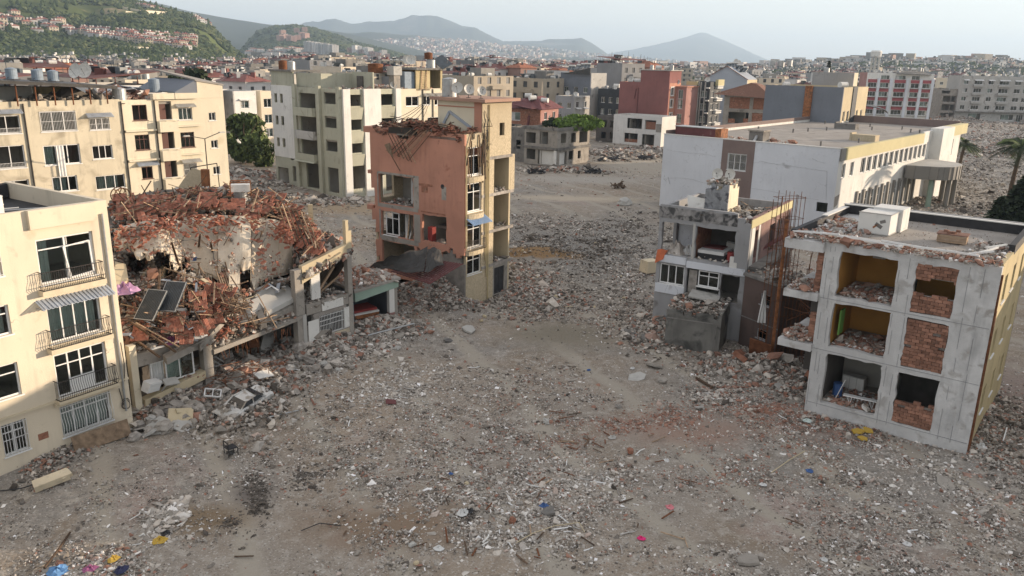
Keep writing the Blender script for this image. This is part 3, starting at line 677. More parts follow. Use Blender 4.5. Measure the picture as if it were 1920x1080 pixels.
# thin board joints standing proud on the frame
mb = MB()
for u in (-8.55,-8.1,-4.65,-4.2,-1.4,-.75):
    v = .4
    while v < 10: h = U(.6,1.9); q_ = u+U(-.15,.15); fbox(mb, F, q_-.012, q_+.012, v, min(v+h, 10.2), -.015, -.002); v += h+U(.1,.9)
for v in (4.0, 7.12, .6): fbox(mb, F, -8.7,-.05,v-.015,v+.015,-.018,-.002)
mb.build('formwork_seam', M_grey, B)
FR = FACE('right'); sr = [(u, v, u+1.1, v+1.5) for v in (1.6,4.9,8.0) for u in (2.2,5.4,8.8)]
mb = MB(); wall(mb, FR, .35, 12, -.3, HB+.1, sr, .25); mb.build('side_wall', M_ochre, B)
for r in sr: window(B, FR, r, 2, 0, .07)
mb = MB(); mb.beam(FR(.18,0,-.05), FR(.18,10,-.05), .1); mb.beam(FR(.55,0,-.06), FR(.5,8,-.06), .06); mb.build('drainpipe', M_rust, B)
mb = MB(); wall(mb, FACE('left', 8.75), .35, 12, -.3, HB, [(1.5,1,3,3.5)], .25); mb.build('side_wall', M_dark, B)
mb = MB(); wall(mb, FACE('back', 8.75, 12), -10.9, 0, -.3, HB+.5, [], .25); mb.build('back_wall', M_grey, B)
for z in zf:
    mb = MB(); mb.b2((-8.7,.36,z-.3),(-.26,11.7,z)); mb.build('floor_slab', M_concrete, B)
for i, z in enumerate(zf[1:]):
    mb = MB(); fbox(mb, F, -10.75,-8.76,z-.42,z+.02,-.25,5); mb.build('balcony_slab', M_whitefr, B)
mb = MB(); fbox(mb, F, -11.0,-8.76,9.8,10.35,-.3,11.7); mb.build('roof_slab', M_whitefr, B)
mb = MB(); mb.b2((-8.72,.02,10.05),(-.02,11.74,10.38)); mb.build('roof', M_roof, B)
mb = MB(); mb.b2((-10.9,10.6,10.38),(-.0,10.85,10.95)); mb.b2((-10.9,.3,10.36),(-10.6,10.6,10.8)); mb.b2((-.28,4.0,10.39),(.02,10.6,10.9)); mb.build('parapet', M_black, B)
mb = MB(); mb.b2((-10.95,10.56,10.955),(.0,10.9,11.02)); mb.b2((-10.95,6,10.805),(-10.56,10.55,10.87)); mb.build('parapet_cap', M_white, B)
# rooms
for i, z in enumerate(zf):
    top = (zf[i+1]-.31) if i < 2 else 10.04
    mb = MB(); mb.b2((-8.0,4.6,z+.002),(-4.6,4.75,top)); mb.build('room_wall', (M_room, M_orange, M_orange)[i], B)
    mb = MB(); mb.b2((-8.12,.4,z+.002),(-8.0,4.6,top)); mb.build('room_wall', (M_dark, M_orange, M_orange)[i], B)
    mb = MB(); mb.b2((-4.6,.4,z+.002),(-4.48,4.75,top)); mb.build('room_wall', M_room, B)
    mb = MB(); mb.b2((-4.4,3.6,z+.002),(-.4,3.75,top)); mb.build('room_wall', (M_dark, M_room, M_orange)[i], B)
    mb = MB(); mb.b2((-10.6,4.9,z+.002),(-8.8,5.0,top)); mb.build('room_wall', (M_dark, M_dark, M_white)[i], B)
mb = MB(); mb.b2((-5.4,4.3,7.4),(-4.62,4.59,9.9)); mb.build('wardrobe', M_white, B)
mb = MB(); mb.b2((-7.7,.9,4.8),(-7.62,1.7,6.3)); mb.build('green_wall_panel', M_greenpaint, B)
mb = MB(); mb.b2((-7.2,4.52,8.9),(-6.5,4.59,9.6)); mb.build('wall_opening', M_white, B)
mb = MB()
for v in (7.9, 8.6, 9.3): mb.b2((-10.3,4.80,v),(-9.2,4.89,v+.33))
mb.build('dark_stripe', M_black, B)
mb = MB(); mb.b2((-9.1,1.2,7.35),(-8.95,2.0,9.6)); mb.build('open_door', M_greylight, B)
for v0, v1 in ((7.36,9.8),(4.3,6.9),(.8,3.8)):
    rows = int((v1-v0)/.2)
    for k in range(rows):
        if v0 < 1 and k > 3: continue
        for j in range(1 + (k % 2)):
            bk = None
BR = MB(); BR.box((0,0,0), (.36,.2,.165)); brick_me = BR.build('brick', M_brick, B).data; first = bpy.data.objects['brick']
nb = 0; far = MB()
def brick_at(u, v, du=0, w=1.0, d=.1):
    global nb
    if nb < 296:
        if nb == 0: o = first
        else: o = bpy.data.objects.new('brick', brick_me); COL.objects.link(o); o.parent = B
        o.location = (u, d+du, v); o.rotation_euler = (0, U(-.03,.03), U(-.05,.05)); o.scale = (w, 1, 1); nb += 1
    else: far.box((u, d+du, v), (.36*w,.2,.165), (0, U(-.03,.03), U(-.05,.05)))
for (u0, v0, u1, v1), keep in ((b3[2], lambda u, v: v < 8.3 or v > 9.15), (b3[1], lambda u, v: True), (b3[0], lambda u, v: v < 2.0)):
    r = 0; v = v0+.09
    while v < v1-.06:
        u = u0+.19-(.19 if r % 2 else 0)
        while u < u1+.1:
            w = 1.0; uc = u
            if u-.18 < u0: w = .5; uc = u0+.1
            if u+.18 > u1: w = max(.3, (u1-(u-.18))/.36); uc = u1-w*.18
            if keep(uc, v+U(-.12,.12)) and random.random() > .015 and uc+w*.15 < u1+.02: brick_at(uc, v, U(-.03,.05), w)
            u += .38
        v += .18; r += 1
for v0, v1 in ((7.4,9.75),(4.3,6.0)):      # brick piers beside the column
    v = v0
    while v < v1: brick_at(-8.98+U(-.03,.03), v+.09, .1+U(0,.05)); v += .18
stuff(far.build('brick_infill', M_brick, B))
mb = MB()
for (u0, v0, u1, v1) in (b3[1],): mb.b2((u0+.02,.22,v0+.02),(u1-.02,.26,v1-.02))
mb.b2((-3.9,.22,.8),(-1.9,.26,1.95)); mb.b2((-3.88,.22,7.33),(-1.92,.26,8.25)); mb.b2((-3.88,.22,9.2),(-1.92,.26,9.95)); mb.build('mortar_bed', M_mortar, B)
redt = lambda r, n: np.where(r.random(n) < .55, r.uniform(.72,.86,n), r.uniform(.2,1,n))
for i, (z, n) in enumerate(zip(zf, (500, 700, 600))):
    crumbs(B.location, RB, (-7.85,.4,-4.85,3.6,z), n, 'room_rubble', base=.13, seed=20+i, tint=redt, lift=.18)
crumbs(B.location, RB, (-10.6,-.2,-8.9,2.5,7.34), 260, 'balcony_rubble', base=.12, seed=31, tint=redt, lift=.2)
crumbs(B.location, RB, (-10.6,-.2,-8.9,2.5,4.24), 380, 'balcony_rubble', base=.14, seed=32, tint=redt, lift=.35)
crumbs(B.location, RB, (-10.8,-.25,-.1,1.2,10.42), 900, 'roof_edge_rubble', base=.11, seed=33, tint=redt, lift=.2)
crumbs(B.location, RB, (-10.8,.0,-7.5,8,10.42), 350, 'roof_edge_rubble', base=.15, seed=34, tint=redt, lift=.2)
crumbs(B.location, RB, (-2,.2,-.1,6,10.42), 350, 'roof_edge_rubble', base=.12, seed=35, lift=.12)
crumbs(B.location, RB, (-10.6,1,-.4,10.4,10.40), 900, 'roof_gravel', base=.035, seed=36)
lb = lambda x, y, z: loc2w(B, (x, y, z))
def place(name, mb, m, loc, rz, label, cat, group=None, smooth=False):
    o = mb.build(name, m, None, smooth); o.location = loc; o.rotation_euler = (0,0,rz) if not isinstance(rz, tuple) else rz; return tag(o, label, cat, group)
for k, (x, y, L_, an) in enumerate(((-9.5,.4,2.6,.1),(-7.6,.5,3.2,-.08),(-5.9,.25,2.2,.05),(-4.6,.5,2.8,-.1),(-3.2,.3,2.0,.12),(-2.0,.6,1.8,-.3),(-8.6,.9,2.4,.25),(-6.8,.8,1.6,-.2),(-1.0,2.5,1.6,1.2),(-.8,3.5,1.4,1.0),(-1.2,1.4,1.5,.9))):
    mb = MB(); mb.b2((-L_/2,-.05,0),(L_/2,.05,.04)); mb.b2((-L_/2,-.05,.041),(L_/2,-.03,.09)); mb.b2((-L_/2,.03,.041),(L_/2,.05,.09))
    place('plastic_window_profile', mb, M_pvc, lb(x, y, 10.62+U(0,.15)), (U(-.08,.08), U(-.08,.08), RB+an), 'white plastic window profile lying along the roof edge of the concrete frame building', 'window profile', 'white window profiles on the frame building roof')
t = thing('roof_unit', 'large white insulated cabinet in two joined sections on the roof of the frame building', 'roof unit', lb(-7.35,4.2,10.4), RB+math.radians(-2))
for k in range(2):
    mb = MB(); mb.b2((-.9+k*.28,k*1.75,0),(.9+k*.2,1.7+k*1.6,1.25+k*.12)); mb.build('cabinet', M_white, t)
for k in range(3): mb = MB(); mb.box((U(-.5,.5), -.008, U(.3,.9)), (U(.2,.45),.01,U(.1,.25)), (0,U(-.8,.8),0)); mb.build('torn_patch', M_rustorange if k == 0 else M_concdark, t)
for z in (.02, 1.23): mb = MB(); mb.b2((-.93,-.03,z),(.93,.0,z+.05)); mb.b2((.9,0.01,z),(.94,1.7,z+.05)); mb.build('edge_trim', M_greylight, t)
t = thing('wooden_crate', 'brown wooden crate with bricks on top standing on the roof of the frame building', 'crate', lb(-3.2,5.0,10.42), RB+.05)
for k in range(5): mb = MB(); mb.b2((-.75,-.5,.03+k*.085),(.75,-.47,.1+k*.085)); mb.b2((.72,-.46,.03+k*.085),(.75,.5,.1+k*.085)); mb.b2((-.75,.47,.03+k*.085),(.75,.5,.1+k*.085)); mb.b2((-.75,-.46,.03+k*.085),(-.72,.46,.1+k*.085)); mb.build('board', M_wood, t)
mb = MB(); mb.b2((-.8,-.55,.48),(.8,.55,.52)); mb.build('lid', M_tiledark, t)
for k in range(4):
    mb = MB(); mb.b2((-.12,-.08,0),(.12,.08,.12)); place('loose_brick', mb, M_brick, lb(-3.6+k*.22,5.0+U(-.2,.2),10.94+(.12 if k == 3 else 0)), RB+U(-.5,.5), 'loose brick lying on the wooden crate on the frame building roof', 'brick', 'bricks on the roof crate')
t = thing('bench', 'white bench with bent tube legs on the ground floor of the frame building', 'bench', lb(-5.9,.9,.75), RB+.12)
mb = MB(); mb.b2((-.95,-.17,.5),(.95,.17,.56)); mb.build('seat', M_pvc, t)
for s in (-.6,.6):
    for q in (-.13,.13): mb = MB(); mb.tube((s-.12,q,.5),(s+.1,q,.02),.02,n=6); mb.tube((s+.1,q,.02),(s+.14,q,.5),.02,n=6); mb.build('leg', M_whitemetal, t)
t = thing('kitchen_cabinet', 'pale blue kitchen cabinet at the back of the ground floor room in the frame building', 'cabinet', lb(-7.0,3.4,.75), RB)
mb = MB(); mb.b2((-.6,-.3,0),(.7,.3,.9)); mb.build('carcass', M_greylight, t)
for k in range(3): mb = MB(); mb.b2((-.56+k*.42,-.325,.08),(-.18+k*.42,-.305,.84)); mb.build('door', M_white, t)
mb = MB(); mb.tube((0,0,0),(0,0,.85),.28,n=12); place('blue_barrel', mb, M_blueplastic, lb(-7.4,1.6,.75), 0, 'dark blue barrel standing inside the left of the ground floor room in the frame building', 'barrel')
mb = MB(); mb.tube((0,0,0),(.5,-.2,1.5),.025,n=6); place('leaning_pole', mb, M_pvc, lb(-7.3,.8,.75), RB, 'thin white pole leaning inside the ground floor of the frame building', 'pole')

# ================================================================== C: long white building
KC = (39.7, 98.2); RC = math.radians(-41); FOOT.append((*KC, RC, 24.8, 60))
C = house_frame('long_building', 'long low white building with an olive fascia, strip windows and a curved entrance canopy', 'building', KC, -41)
lw = [(u, .3, u+1.55, 3.9) for u in np.arange(9, 33, 2.6)]
uw = [(1.6,6.6,2.9,8.4),(4.6,6.6,5.9,8.4)]+[(u, 6.6, u+1.7, 8.6) for u in np.arange(8.6, 38, 2.35)]
bw = [(-14.6,6.4,-11.9,8.6)]
mb = MB(); wall(mb, F, -24.6, 0, -.3, 10.35, [(-2.0,2.4,-.6,3.6)]+bw, .3, rag=lambda u, v: False, step=8); mb.build('end_wall', M_whiteblue, C)
mb = MB(); fbox(mb, F, -15.5,-14.62,-.3,10.37,-.05,-.003); fbox(mb, F, -11.88,-10.9,-.3,10.37,-.05,-.003); fbox(mb, F, -14.62,-11.88,8.62,10.37,-.05,-.003); fbox(mb, F, -14.62,-11.88,-.3,6.38,-.05,-.003); mb.build('brown_panel', M_taupe, C)
window(C, F, bw[0], 3, 0, .12, grille='bars')
mb = MB(); wall(mb, FR, .3, 41, -.3, 8.85, uw+lw, .3); mb.build('side_wall', M_white, C)
for r in uw: window(C, FR, r, 2, 0, .08)
for r in lw: window(C, FR, r, 2, .3, .07)
for u in np.arange(7.7, 34, 2.6):
    mb = MB(); fbox(mb, FR, u+.3,u+.85,-.3,4.3,-.28,-.003); mb.build('pilaster', M_fascia, C)
mb = MB(); fbox(mb, FR, 1.9,36,8.852,10.35,-.22,.3); mb.build('fascia', M_ledge, C)
mb = MB(); fbox(mb, FR, .3,1.88,8.852,10.35,-.2,.3); mb.build('fascia_end', M_fascia, C)
mb = MB(); fbox(mb, FR, 36.02,41,8.852,10.55,-.1,.3); mb.build('fascia_white', M_white, C)
mb = MB(); fbox(mb, FR, 41.0,48,-.3,10.9,-1.6,.3); mb.build('entrance_pier', M_white, C)
for (pts_, w_) in (([(-24,8.2),(-21,8.05),(-18.5,8.15),(-16,7.9)],.05),([(-24.2,4.1),(-22,4.5),(-19.5,4.45),(-17.5,4.2),(-15.6,4.25)],.05),([(-10.8,7.6),(-10.0,7.9),(-7,7.75),(-4,7.65),(-1.2,7.5),(-.8,3.2)],.045),([(-10.8,4.3),(-8,4.2),(-5,3.95),(-1.2,3.9)],.05),([(-3.2,8.9),(-2.4,8.6),(-1.2,8.5)],.05),([(-23.5,4.4),(-23.0,3.2)],.08)):
    mb = MB(); pr = None
    for (a_, b_) in zip(pts_, pts_[1:]):
        n_ = 6
        for i in range(n_): p_ = (a_[0]+(b_[0]-a_[0])*i/n_, a_[1]+(b_[1]-a_[1])*i/n_+U(-.04,.04)); mb.beam(F(*(pr or p_),-.004), F(*p_,-.004), w_*U(.5,1.3), .012); pr = p_
    mb.build('render_crack', M_grey, C)
mb = MB(); mb.hexa([FR(.5,3.0,-.02),FR(1.6,3.3,-.02),FR(1.6,3.3,-.01),FR(.5,3.0,-.01),FR(.4,4.4,-.02),FR(2.0,4.6,-.02),FR(2.0,4.6,-.01),FR(.4,4.4,-.01)]); mb.build('fallen_render_patch', M_concrete, C)
mb = MB(); wall(mb, FR, 48.02, 60, -.3, 9.2, [(u, 5.6, u+1.6, 8.4) for u in (50,54)], .3); mb.build('side_wall', M_white, C)
for u in (50,54): window(C, FR, (u,5.6,u+1.6,8.4), 2)
mb = MB(); fbox(mb, FR, 48.02,60,9.202,10.9,-.9,.3); mb.build('fascia', M_ledge, C)
mb = MB(); wall(mb, FACE('left',24.6), .3, 60, -.3, 10.35, [], .3); mb.build('side_wall', M_white, C)
mb = MB(); wall(mb, FACE('back',24.6,60), -24.6, 0, -.3, 10.9, [], .3); mb.build('back_wall', M_white, C)
mb = MB(); mb.b2((-24.3,.31,9.7),(-.31,59.7,9.95)); mb.build('roof', M_roof, C)
mb = MB(); fbox(mb, F, -24.65,.05,10.352,10.46,-.06,.36); mb.build('coping', M_white, C)
mb = MB(); mb.b2((-24.6,.4,10.352),(-24.25,59.9,10.9)); mb.b2((-24.2,59.5,10.91),(-.3,59.9,11.2)); mb.b2((-24.2,59.45,9.96),(-.3,59.68,10.9)); mb.build('parapet', M_taupe, C)
for z, d in ((4.6,4), (.3,4)): mb = MB(); mb.b2((-24.2,.35,z-.25),(-.35,59,z)); mb.build('floor_slab', M_concrete, C)
mb = MB(); mb.b2((-5,.4,.31),(-4.85,59,9.6)); mb.build('partition_wall', M_room, C)
# curved canopy on columns
mb = MB(); sm_ = [Vector((.31, 28.0, 6.1)), Vector((1.6, 28.0, 6.1)), Vector((3.4, 29.0, 6.1))]+[Vector((2.2+4.3*math.cos(a_), 33.6+5.2*math.sin(a_), 6.1)) for a_ in np.linspace(-1.0, 1.35, 14)]+[Vector((1.6, 39.6, 6.1)), Vector((.31, 40.2, 6.1))]
mb.poly(sm_, 1.9); cn = mb.build('canopy', M_fascia, C)
mb = MB(); mb.poly([p+Vector((.0,0,.08)) for p in sm_], .075); mb.build('canopy_roof', M_greylight, C)
mb = MB()
for i in range(len(sm_)-1):
    p = sm_[i]; mb.beam(p+Vector((.03,0,.03)), p+Vector((.03,0,-1.9)), .07)
mb.build('panel_joint', M_concdark, C)
for (x, y) in ((3.6,30.2),(5.5,32.2),(5.6,35.4),(3.4,38.2)): mb = MB(); mb.tube((x,y,-.3),(x,y,4.2),.38,n=14); mb.build('column', M_fascia if y > 31 else M_teal, C)
lc = lambda x, y, z: loc2w(C, (x, y, z))
t = thing('roof_hatch_hut', 'small concrete roof hatch hut with a metal duct on the long white building', 'roof hut', lc(-12.3,4.0,9.95), RC)
mb = MB(); mb.b2((-1,-1,0),(1,1,1.5)); mb.build('hut', M_concdark, t); mb = MB(); mb.b2((-1.15,-1.15,1.502),(1.15,1.15,1.7)); mb.build('hut_roof', M_concrete, t); mb = MB(); mb.tube((.1,-1.8,.1),(.1,-.9,.9),.2,n=10); mb.build('duct', M_tank, t)
t = thing('rusty_container', 'rust brown metal box standing on the left roof edge of the long white building', 'container', lc(-20.2,2.6,9.95), RC)
mb = MB(); mb.b2((-3.6,-1,0),(2.6,1,1.5)); mb.build('box', M_maroon, t); mb = MB(); mb.b2((2.62,-1.0,0),(3.5,1,1.55)); mb.build('end_panel', M_rustorange, t); mb = MB(); mb.b2((-3.7,-1.1,1.502),(2.7,1.1,1.6)); mb.build('lid', M_tank, t)
for k, (x, y, lab) in enumerate(((-3.2,19,'long tan skylight box on the right part of the white building roof'),(-13,40,'dark skylight box near the back of the white building roof'))):
    mb = MB(); mb.b2((-1.6,-.9,0),(1.6,.9,.9)); mb.b2((-1.9,-.95,0),(-1.62,.95,1.1)); place('skylight_box', mb, M_pebble if k == 0 else M_concdark, lc(x, y, 9.95), RC, lab, 'skylight')
for k in range(14):
    mb = MB(); mb.tube((0,0,0),(0,0,.5),.12,n=8); mb.tube((0,0,.5),(0,0,.62),.2,.05,n=8)
    place('roof_vent', mb, M_concdark, lc(U(-23,-1.5), U(4,50), 9.95), 0, 'short dark vent pipe on the flat roof of the long white building', 'roof vent', 'vents on the white building roof')
crumbs(C.location, RC, (-24,.6,-8,8,9.97), 350, 'roof_rubble', base=.22, seed=40, tint=redt, lift=.2)
# ================================================================== E: peach house ruin
KE = (-4.0, 63.8); RE = math.radians(-35); FOOT.append((*KE, RE, 10.3, 6.6))
E_ = house_frame('peach_house', 'half wrecked four storey peach house with a pebbledash stair tower and torn open rooms', 'ruined house', KE, -35)
eo = [(-9.6,7.75,-5.55,10.3),(-9.4,4.9,-5.55,7.1),(-4.6,5.05,-1.9,7.35),(-9.4,2.0,-5.5,4.4)]
def ragE(u, v):
    return (v < 4.4+.3*math.sin(u*3) and u > -5.3) or (v < 6.2 and u < -10.0+.3*math.sin(v*3)) or (7.2 < v < 9.0 and u < -10.2) or (v > 13.6 and -7.4 < u < -6.2) or (v > 13.3 and -7.1 < u < -6.5)
mb = MB(); wall(mb, F, -10.5, 0, 1.2, 14.25, eo, .25, rag=ragE, step=.4, jit=.1, rough=.05); mb.build('front_wall', M_peach, E_)
mb = MB(); fbox(mb, F, -11.25,-10.51,13.75,14.25,.0,1.2); fbox(mb, F, -11.1,-10.4,7.0,7.4,0,.5); fbox(mb, F, -10.9,-10.3,10.2,10.5,0,.5); mb.build('eave_bracket', M_peach, E_)
# exposed concrete frame bands, proud patches
mb = MB()
for r in ((-5.5,7.7,-4.9,10.5),(-9.75,7.4,-5.0,7.72),(-9.4,4.45,-5.0,4.85),(-9.75,7.7,-9.62,10.4),(-9.7,10.32,-5.3,10.5),(-5.5,4.8,-4.8,7.2),(-2.4,8.8,-1.9,9.9),(-9.6,4.6,-9.42,7.2)): fbox(mb, F, *(r[0],r[2],r[1],r[3]), -.012,-.003)
mb.build('bare_concrete_patch', M_concrete, E_)
mb = MB(); fbox(mb, F, -4.9,-3.4,9.75,9.95,-.015,-.004); fbox(mb, F, -4.6,-3.9,9.2,9.74,-.013,-.004); fbox(mb, F, -4.7,-2.0,7.5,7.62,-.015,-.004); mb.build('exposed_brick', M_brickwall, E_)
mb = MB(); mb.tube(F(-2.3,9.9,-.012), F(-2.3,9.9,-.004), .2, n=12); mb.build('wall_hole', M_black, E_)
window(E_, F, (-9.1,4.95,-7.5,7.0), 2, .25, .1, d=.3, miss=(1,)); 
er = [(.4,2.6,2.3,4.4),(.4,4.9,2.3,7.2),(.4,7.95,2.3,10.3),(.4,10.95,2.3,13.2)]
def ragS(u, v): return v > 13.7 and .6 < u < 1.3
mb = MB(); wall(mb, FR, .25, 3.3, -.3, 14.3, er, .25, rag=ragS); mb.build('side_wall', M_pebble, E_)
for i, r in enumerate(er): window(E_, FR, r, 2, .3, .09, miss=((),(0,),(2,),(1,3))[i], label='half broken window' if i in (1,3) else None)
mb = MB()
for z in (4.62, 7.66, 10.7):
    for k in range(6):
        a0, a1 = PI*k/6, PI*(k+1)/6; p0 = (1.35-1.15*math.cos(a0), .42*math.sin(a0)); p1 = (1.35-1.15*math.cos(a1), .42*math.sin(a1))
        mb.hexa([FR(p0[0],z-.28,-.003), FR(p1[0],z-.28,-.003), FR(p1[0],z-.28,-p1[1]-.01), FR(p0[0],z-.28,-p0[1]-.01), FR(p0[0],z+.14,-.003), FR(p1[0],z+.14,-.003), FR(p1[0],z+.14,-p1[1]-.01), FR(p0[0],z+.14,-p0[1]-.01)])
mb.build('curved_balcony_sill', M_pebble, E_)
railing(E_, FR, .3, 2.4, 4.75, 5.6, -.42, belly=True)
awning(E_, FR, .15, 2.7, 7.0, 7.5, .9, M_bluesheet)
# stair bays open to the street, tower above
tz = (3.0, 6.0, 9.15, 12.25)
for z in tz: mb = MB(); mb.b2((-5.2,2.32,z-.25),(.05,6.9 if z < 12 else 6.6,z)); mb.build('stair_landing', M_concrub, E_)
mb = MB(); mb.b2((-2.6,3.32,.0),(-2.45,6.4,12.0)); mb.b2((-2.44,6.2,.0),(-.0,6.4,5.75)); mb.b2((-2.44,6.2,6.01),(-.0,6.4,8.9)); mb.b2((-2.44,6.15,9.16),(.0,6.38,12.0)); mb.build('stair_wall', M_beige, E_)
mb = MB(); wall(mb, FR, 3.3, 4.0, -.3, 12.2, [], .25); mb.build('side_wall', M_pebble, E_)
mb = MB(); wall(mb, FR, 6.4, 7.0, 9.1, 12.2, [], .25, rag=lambda u, v: u < 6.7 and 9.5 < v < 11.2); mb.build('broken_side_wall', M_pebble, E_)
mb = MB(); wall(mb, FR, 2.3, 6.4, 12.22, 16.7, [(4.7,13.9,5.4,14.95)], .25); mb.build('tower_side_wall', M_pebble, E_)
mb = MB(); wall(mb, lambda u, v, d: Vector((u, 2.3+d, v)), -4.7, -.25, 12.22, 16.7, [], .2); mb.build('tower_front_wall', M_yellow2, E_)
mb = MB(); mb.b2((-4.7,2.51,12.22),(-4.5,6.4,16.7)); mb.b2((-4.49,6.2,12.22),(-.26,6.4,16.7)); mb.build('tower_back_wall', M_yellow2, E_)
mb = MB(); mb.b2((-5.3,1.9,16.702),(.55,6.9,16.95)); mb.build('tower_roof', M_ochre if 0 else mat('dusty salmon slab',(.38,.24,.18),.95,.2,.8,.3,stain=((.22,.17,.13),.3,1.2)), E_)
mb = MB(); fbox(mb, lambda u, v, d: Vector((u, 2.3+d, v)), -.8,-.05,12.2,16.68,-.05,-.003); fbox(mb, lambda u, v, d: Vector((u, 2.3+d, v)), -4.7,-.82,16.2,16.3,-.04,-.003); mb.build('corner_band', M_peach, E_)
mb = MB(); mb.beam((-4.1,2.24,14.7),(-3.4,2.24,15.8),.1,.22); mb.beam((-3.4,2.24,15.8),(-1.1,2.24,14.6),.1,.22); mb.build('metal_flashing', M_greysheet, E_)
mb = MB(); wall(mb, FR, 4.0, 6.2, 0, 2.74, [(4.2,.1,5.7,2.5)], .25); mb.build('side_wall', M_concrete, E_)
mb = MB(); fbox(mb, FR, 4.22,4.94,.1,2.48,.08,.13); fbox(mb, FR, 4.96,5.68,.1,2.48,.08,.13); mb.build('door', M_black, E_)
mb = MB(); wall(mb, FACE('left',10.3), .25, 6.35, -.3, 14.2, [(1,5,2.4,7),(1,8,2.4,10)], .25); mb.build('side_wall', M_pebble, E_)
mb = MB(); wall(mb, FACE('back',10.3,6.62), -10.3, -2.5, -.3, 14.2, [], .25); mb.build('back_wall', M_pebble, E_)
mb = MB(); wall(mb, FR, 7.0, 8.75, -.3, 14.2, [], .25); 
mb = MB()
for z in (1.9, 4.5, 7.6, 10.75):
    mb = MB(); mb.b2((-10.2,.26,z-.22),(-.3 if 0 else -2.62,6.3,z)); mb.b2((-2.61,.26,z-.22),(-.3,3.25,z)); mb.build('floor_slab', M_concrete, E_)
mb = MB(); mb.b2((-10.2,3.6,-.2),(-5,3.75,13.6)); mb.b2((-5.1,.3,4.51),(-4.95,3.59,13.6)); mb.b2((-4.9,4.0,-.2),(-2.7,4.15,13.6)); mb.build('partition_wall', M_room, E_)
mb = MB(); mb.b2((-10.3,.0,13.75),(-.25,2.28,13.95)); mb.b2((-10.3,2.29,13.75),(-4.72,6.6,13.95)); mb.build('roof_slab', M_concrete, E_)
drape(F, -6.6, -5.7, 7.9, 10.1, 1.0, E_, amp=.12)
for k in range(6): mb = MB(); x = -6.7+U(-.7,.7); mb.beam((x,.5,4.7),(x+U(-.5,.8),.7+U(0,1),7.0),.12,.05); mb.build('hanging_plank', M_wood if k%2 else M_white, E_)
mb = MB(); mb.b2((-6.0,.5,7.61),(-5.6,.9,8.6)); mb.build('cupboard', M_white, E_)
mb = MB(); mb.b2((-4.3,.4,5.0),(-3.8,.9,6.2)); mb.build('armchair', M_red, E_)
# lower right: infill of broken brick and the wall below the peach skin
mb = MB(); wall(mb, lambda u, v, d: Vector((u, .12+d, v)), -5.3, -.02, -.3, 4.6, [], .3, rag=lambda u, v: v > 3.4 and U(0,1) < .4); mb.build('bare_lower_wall', M_concrub, E_)
for i, (z, n, bx) in enumerate(((7.61,260,(-9.4,.3,-5.6,3)),(4.51,260,(-9.3,.3,-5.6,3)),(4.51,300,(-4.6,.2,-1.9,2.6)),(3.01,120,(-2.4,4.1,0,6.1)),(6.01,120,(-2.4,4.1,0,6.1)),(9.16,120,(-2.4,4.1,0,6.1)))):
    crumbs(E_.location, RE, (*bx, z), n, 'room_rubble', base=.14, seed=50+i, lift=.25)
# fallen roof: clay tiles, battens
le = lambda x, y, z: loc2w(E_, (x, y, z))
TB = MB()
for k in range(2): TB.box((0,(k-.5)*.0,0),(.24,.40,.018)); 
TB = MB(); TB.box((0,0,0),(.25,.4,.016)); TB.box((-.085,0,.02),(.05,.39,.024)); TB.box((.0,0,.02),(.05,.39,.024)); TB.box((.085,0,.02),(.05,.39,.024))
tile_o = TB.build('roof_tile', M_tile, None); tile_me = tile_o.data; COL.objects.unlink(tile_o); bpy.data.objects.remove(tile_o)
SB = MB(); SB.box((0,0,0),(1,1,1)); so = SB.build('timber', M_wood, None); stick_me = so.data; bpy.data.objects.remove(so)
stick2_me = stick_me.copy(); stick2_me.materials[0] = M_wooddark
def stick(parent, p, q, w=.07, h=.05, name='timber', me=None):
    p = Vector(p); q = Vector(q); d = q-p; R = d.to_track_quat('Y','Z').to_matrix()
    return link(name, me or random.choice((stick_me, stick2_me)), parent, (p+q)/2, R, (w, d.length, h))
def tiles_mesh(pts):      # joined tiles: list of (pos, euler, scale)
    mb = MB()
    for p, e, s in pts:
        R = Euler(e).to_matrix(); mb.box(p, (.25*s,.4*s,.018*s), R); 
        for x in (-.085, .0, .085): mb.box(Vector(p)+R @ Vector((x*s,0,.02*s)), (.05*s,.39*s,.024*s), R)
    return mb
def heapE(x, y): return 14.05+.55*math.exp(-((x+6)/2.2)**2)+.35*math.exp(-((x+2.5)/2.5)**2)+.25*math.sin(x*3+y*2)
for k in range(230):
    x = U(-10,-.4); y = U(-.2,2.1) if x > -4.7 else U(-.2,6.4); link('roof_tile', tile_me, E_, (x, y, heapE(x, y)+U(-.1,.1)), (U(-.7,.7), U(-.7,.7), U(0,6)))
stuff(tiles_mesh([((x, y, heapE(x,y)-U(0,.3)), (U(-.8,.8),U(-.8,.8),U(0,6)), 1) for x, y in ((U(-10,-.4), U(-.1,2.2)) for _ in range(700))]+[((x, y, 14.1+U(0,.5)), (U(-.8,.8),U(-.8,.8),U(0,6)), 1) for x, y in ((U(-10,-4.9), U(0,6.2)) for _ in range(300))]).build('tile_heap', M_tiledark, E_))
for k in range(46):
    x = U(-9,-.5); y = U(-.3,2); z = heapE(x,y)+U(0,.3); stick(E_, (x,y,z), (x+U(-2,2),y+U(-.8,.8),z+U(-.3,.6)), .08)
mb = MB(); mb.hexa([(-8.2,-.12,13.9),(-4.9,-.12,13.9),(-4.9,.3,13.9),(-8.2,.3,13.9),(-7.9,-.35,14.4),(-5.2,-.35,14.5),(-5.2,.5,14.4),(-7.9,.5,14.3)]); mb.build('torn_roof_felt', M_darkmetal, E_)
for k in range(9): x = -5.4+k*.28+U(-.1,.1); stick(E_, (x, -.25, 14.4), (x-2.3-U(0,.6), -.45, 12.4-k*.08), .05, .05)
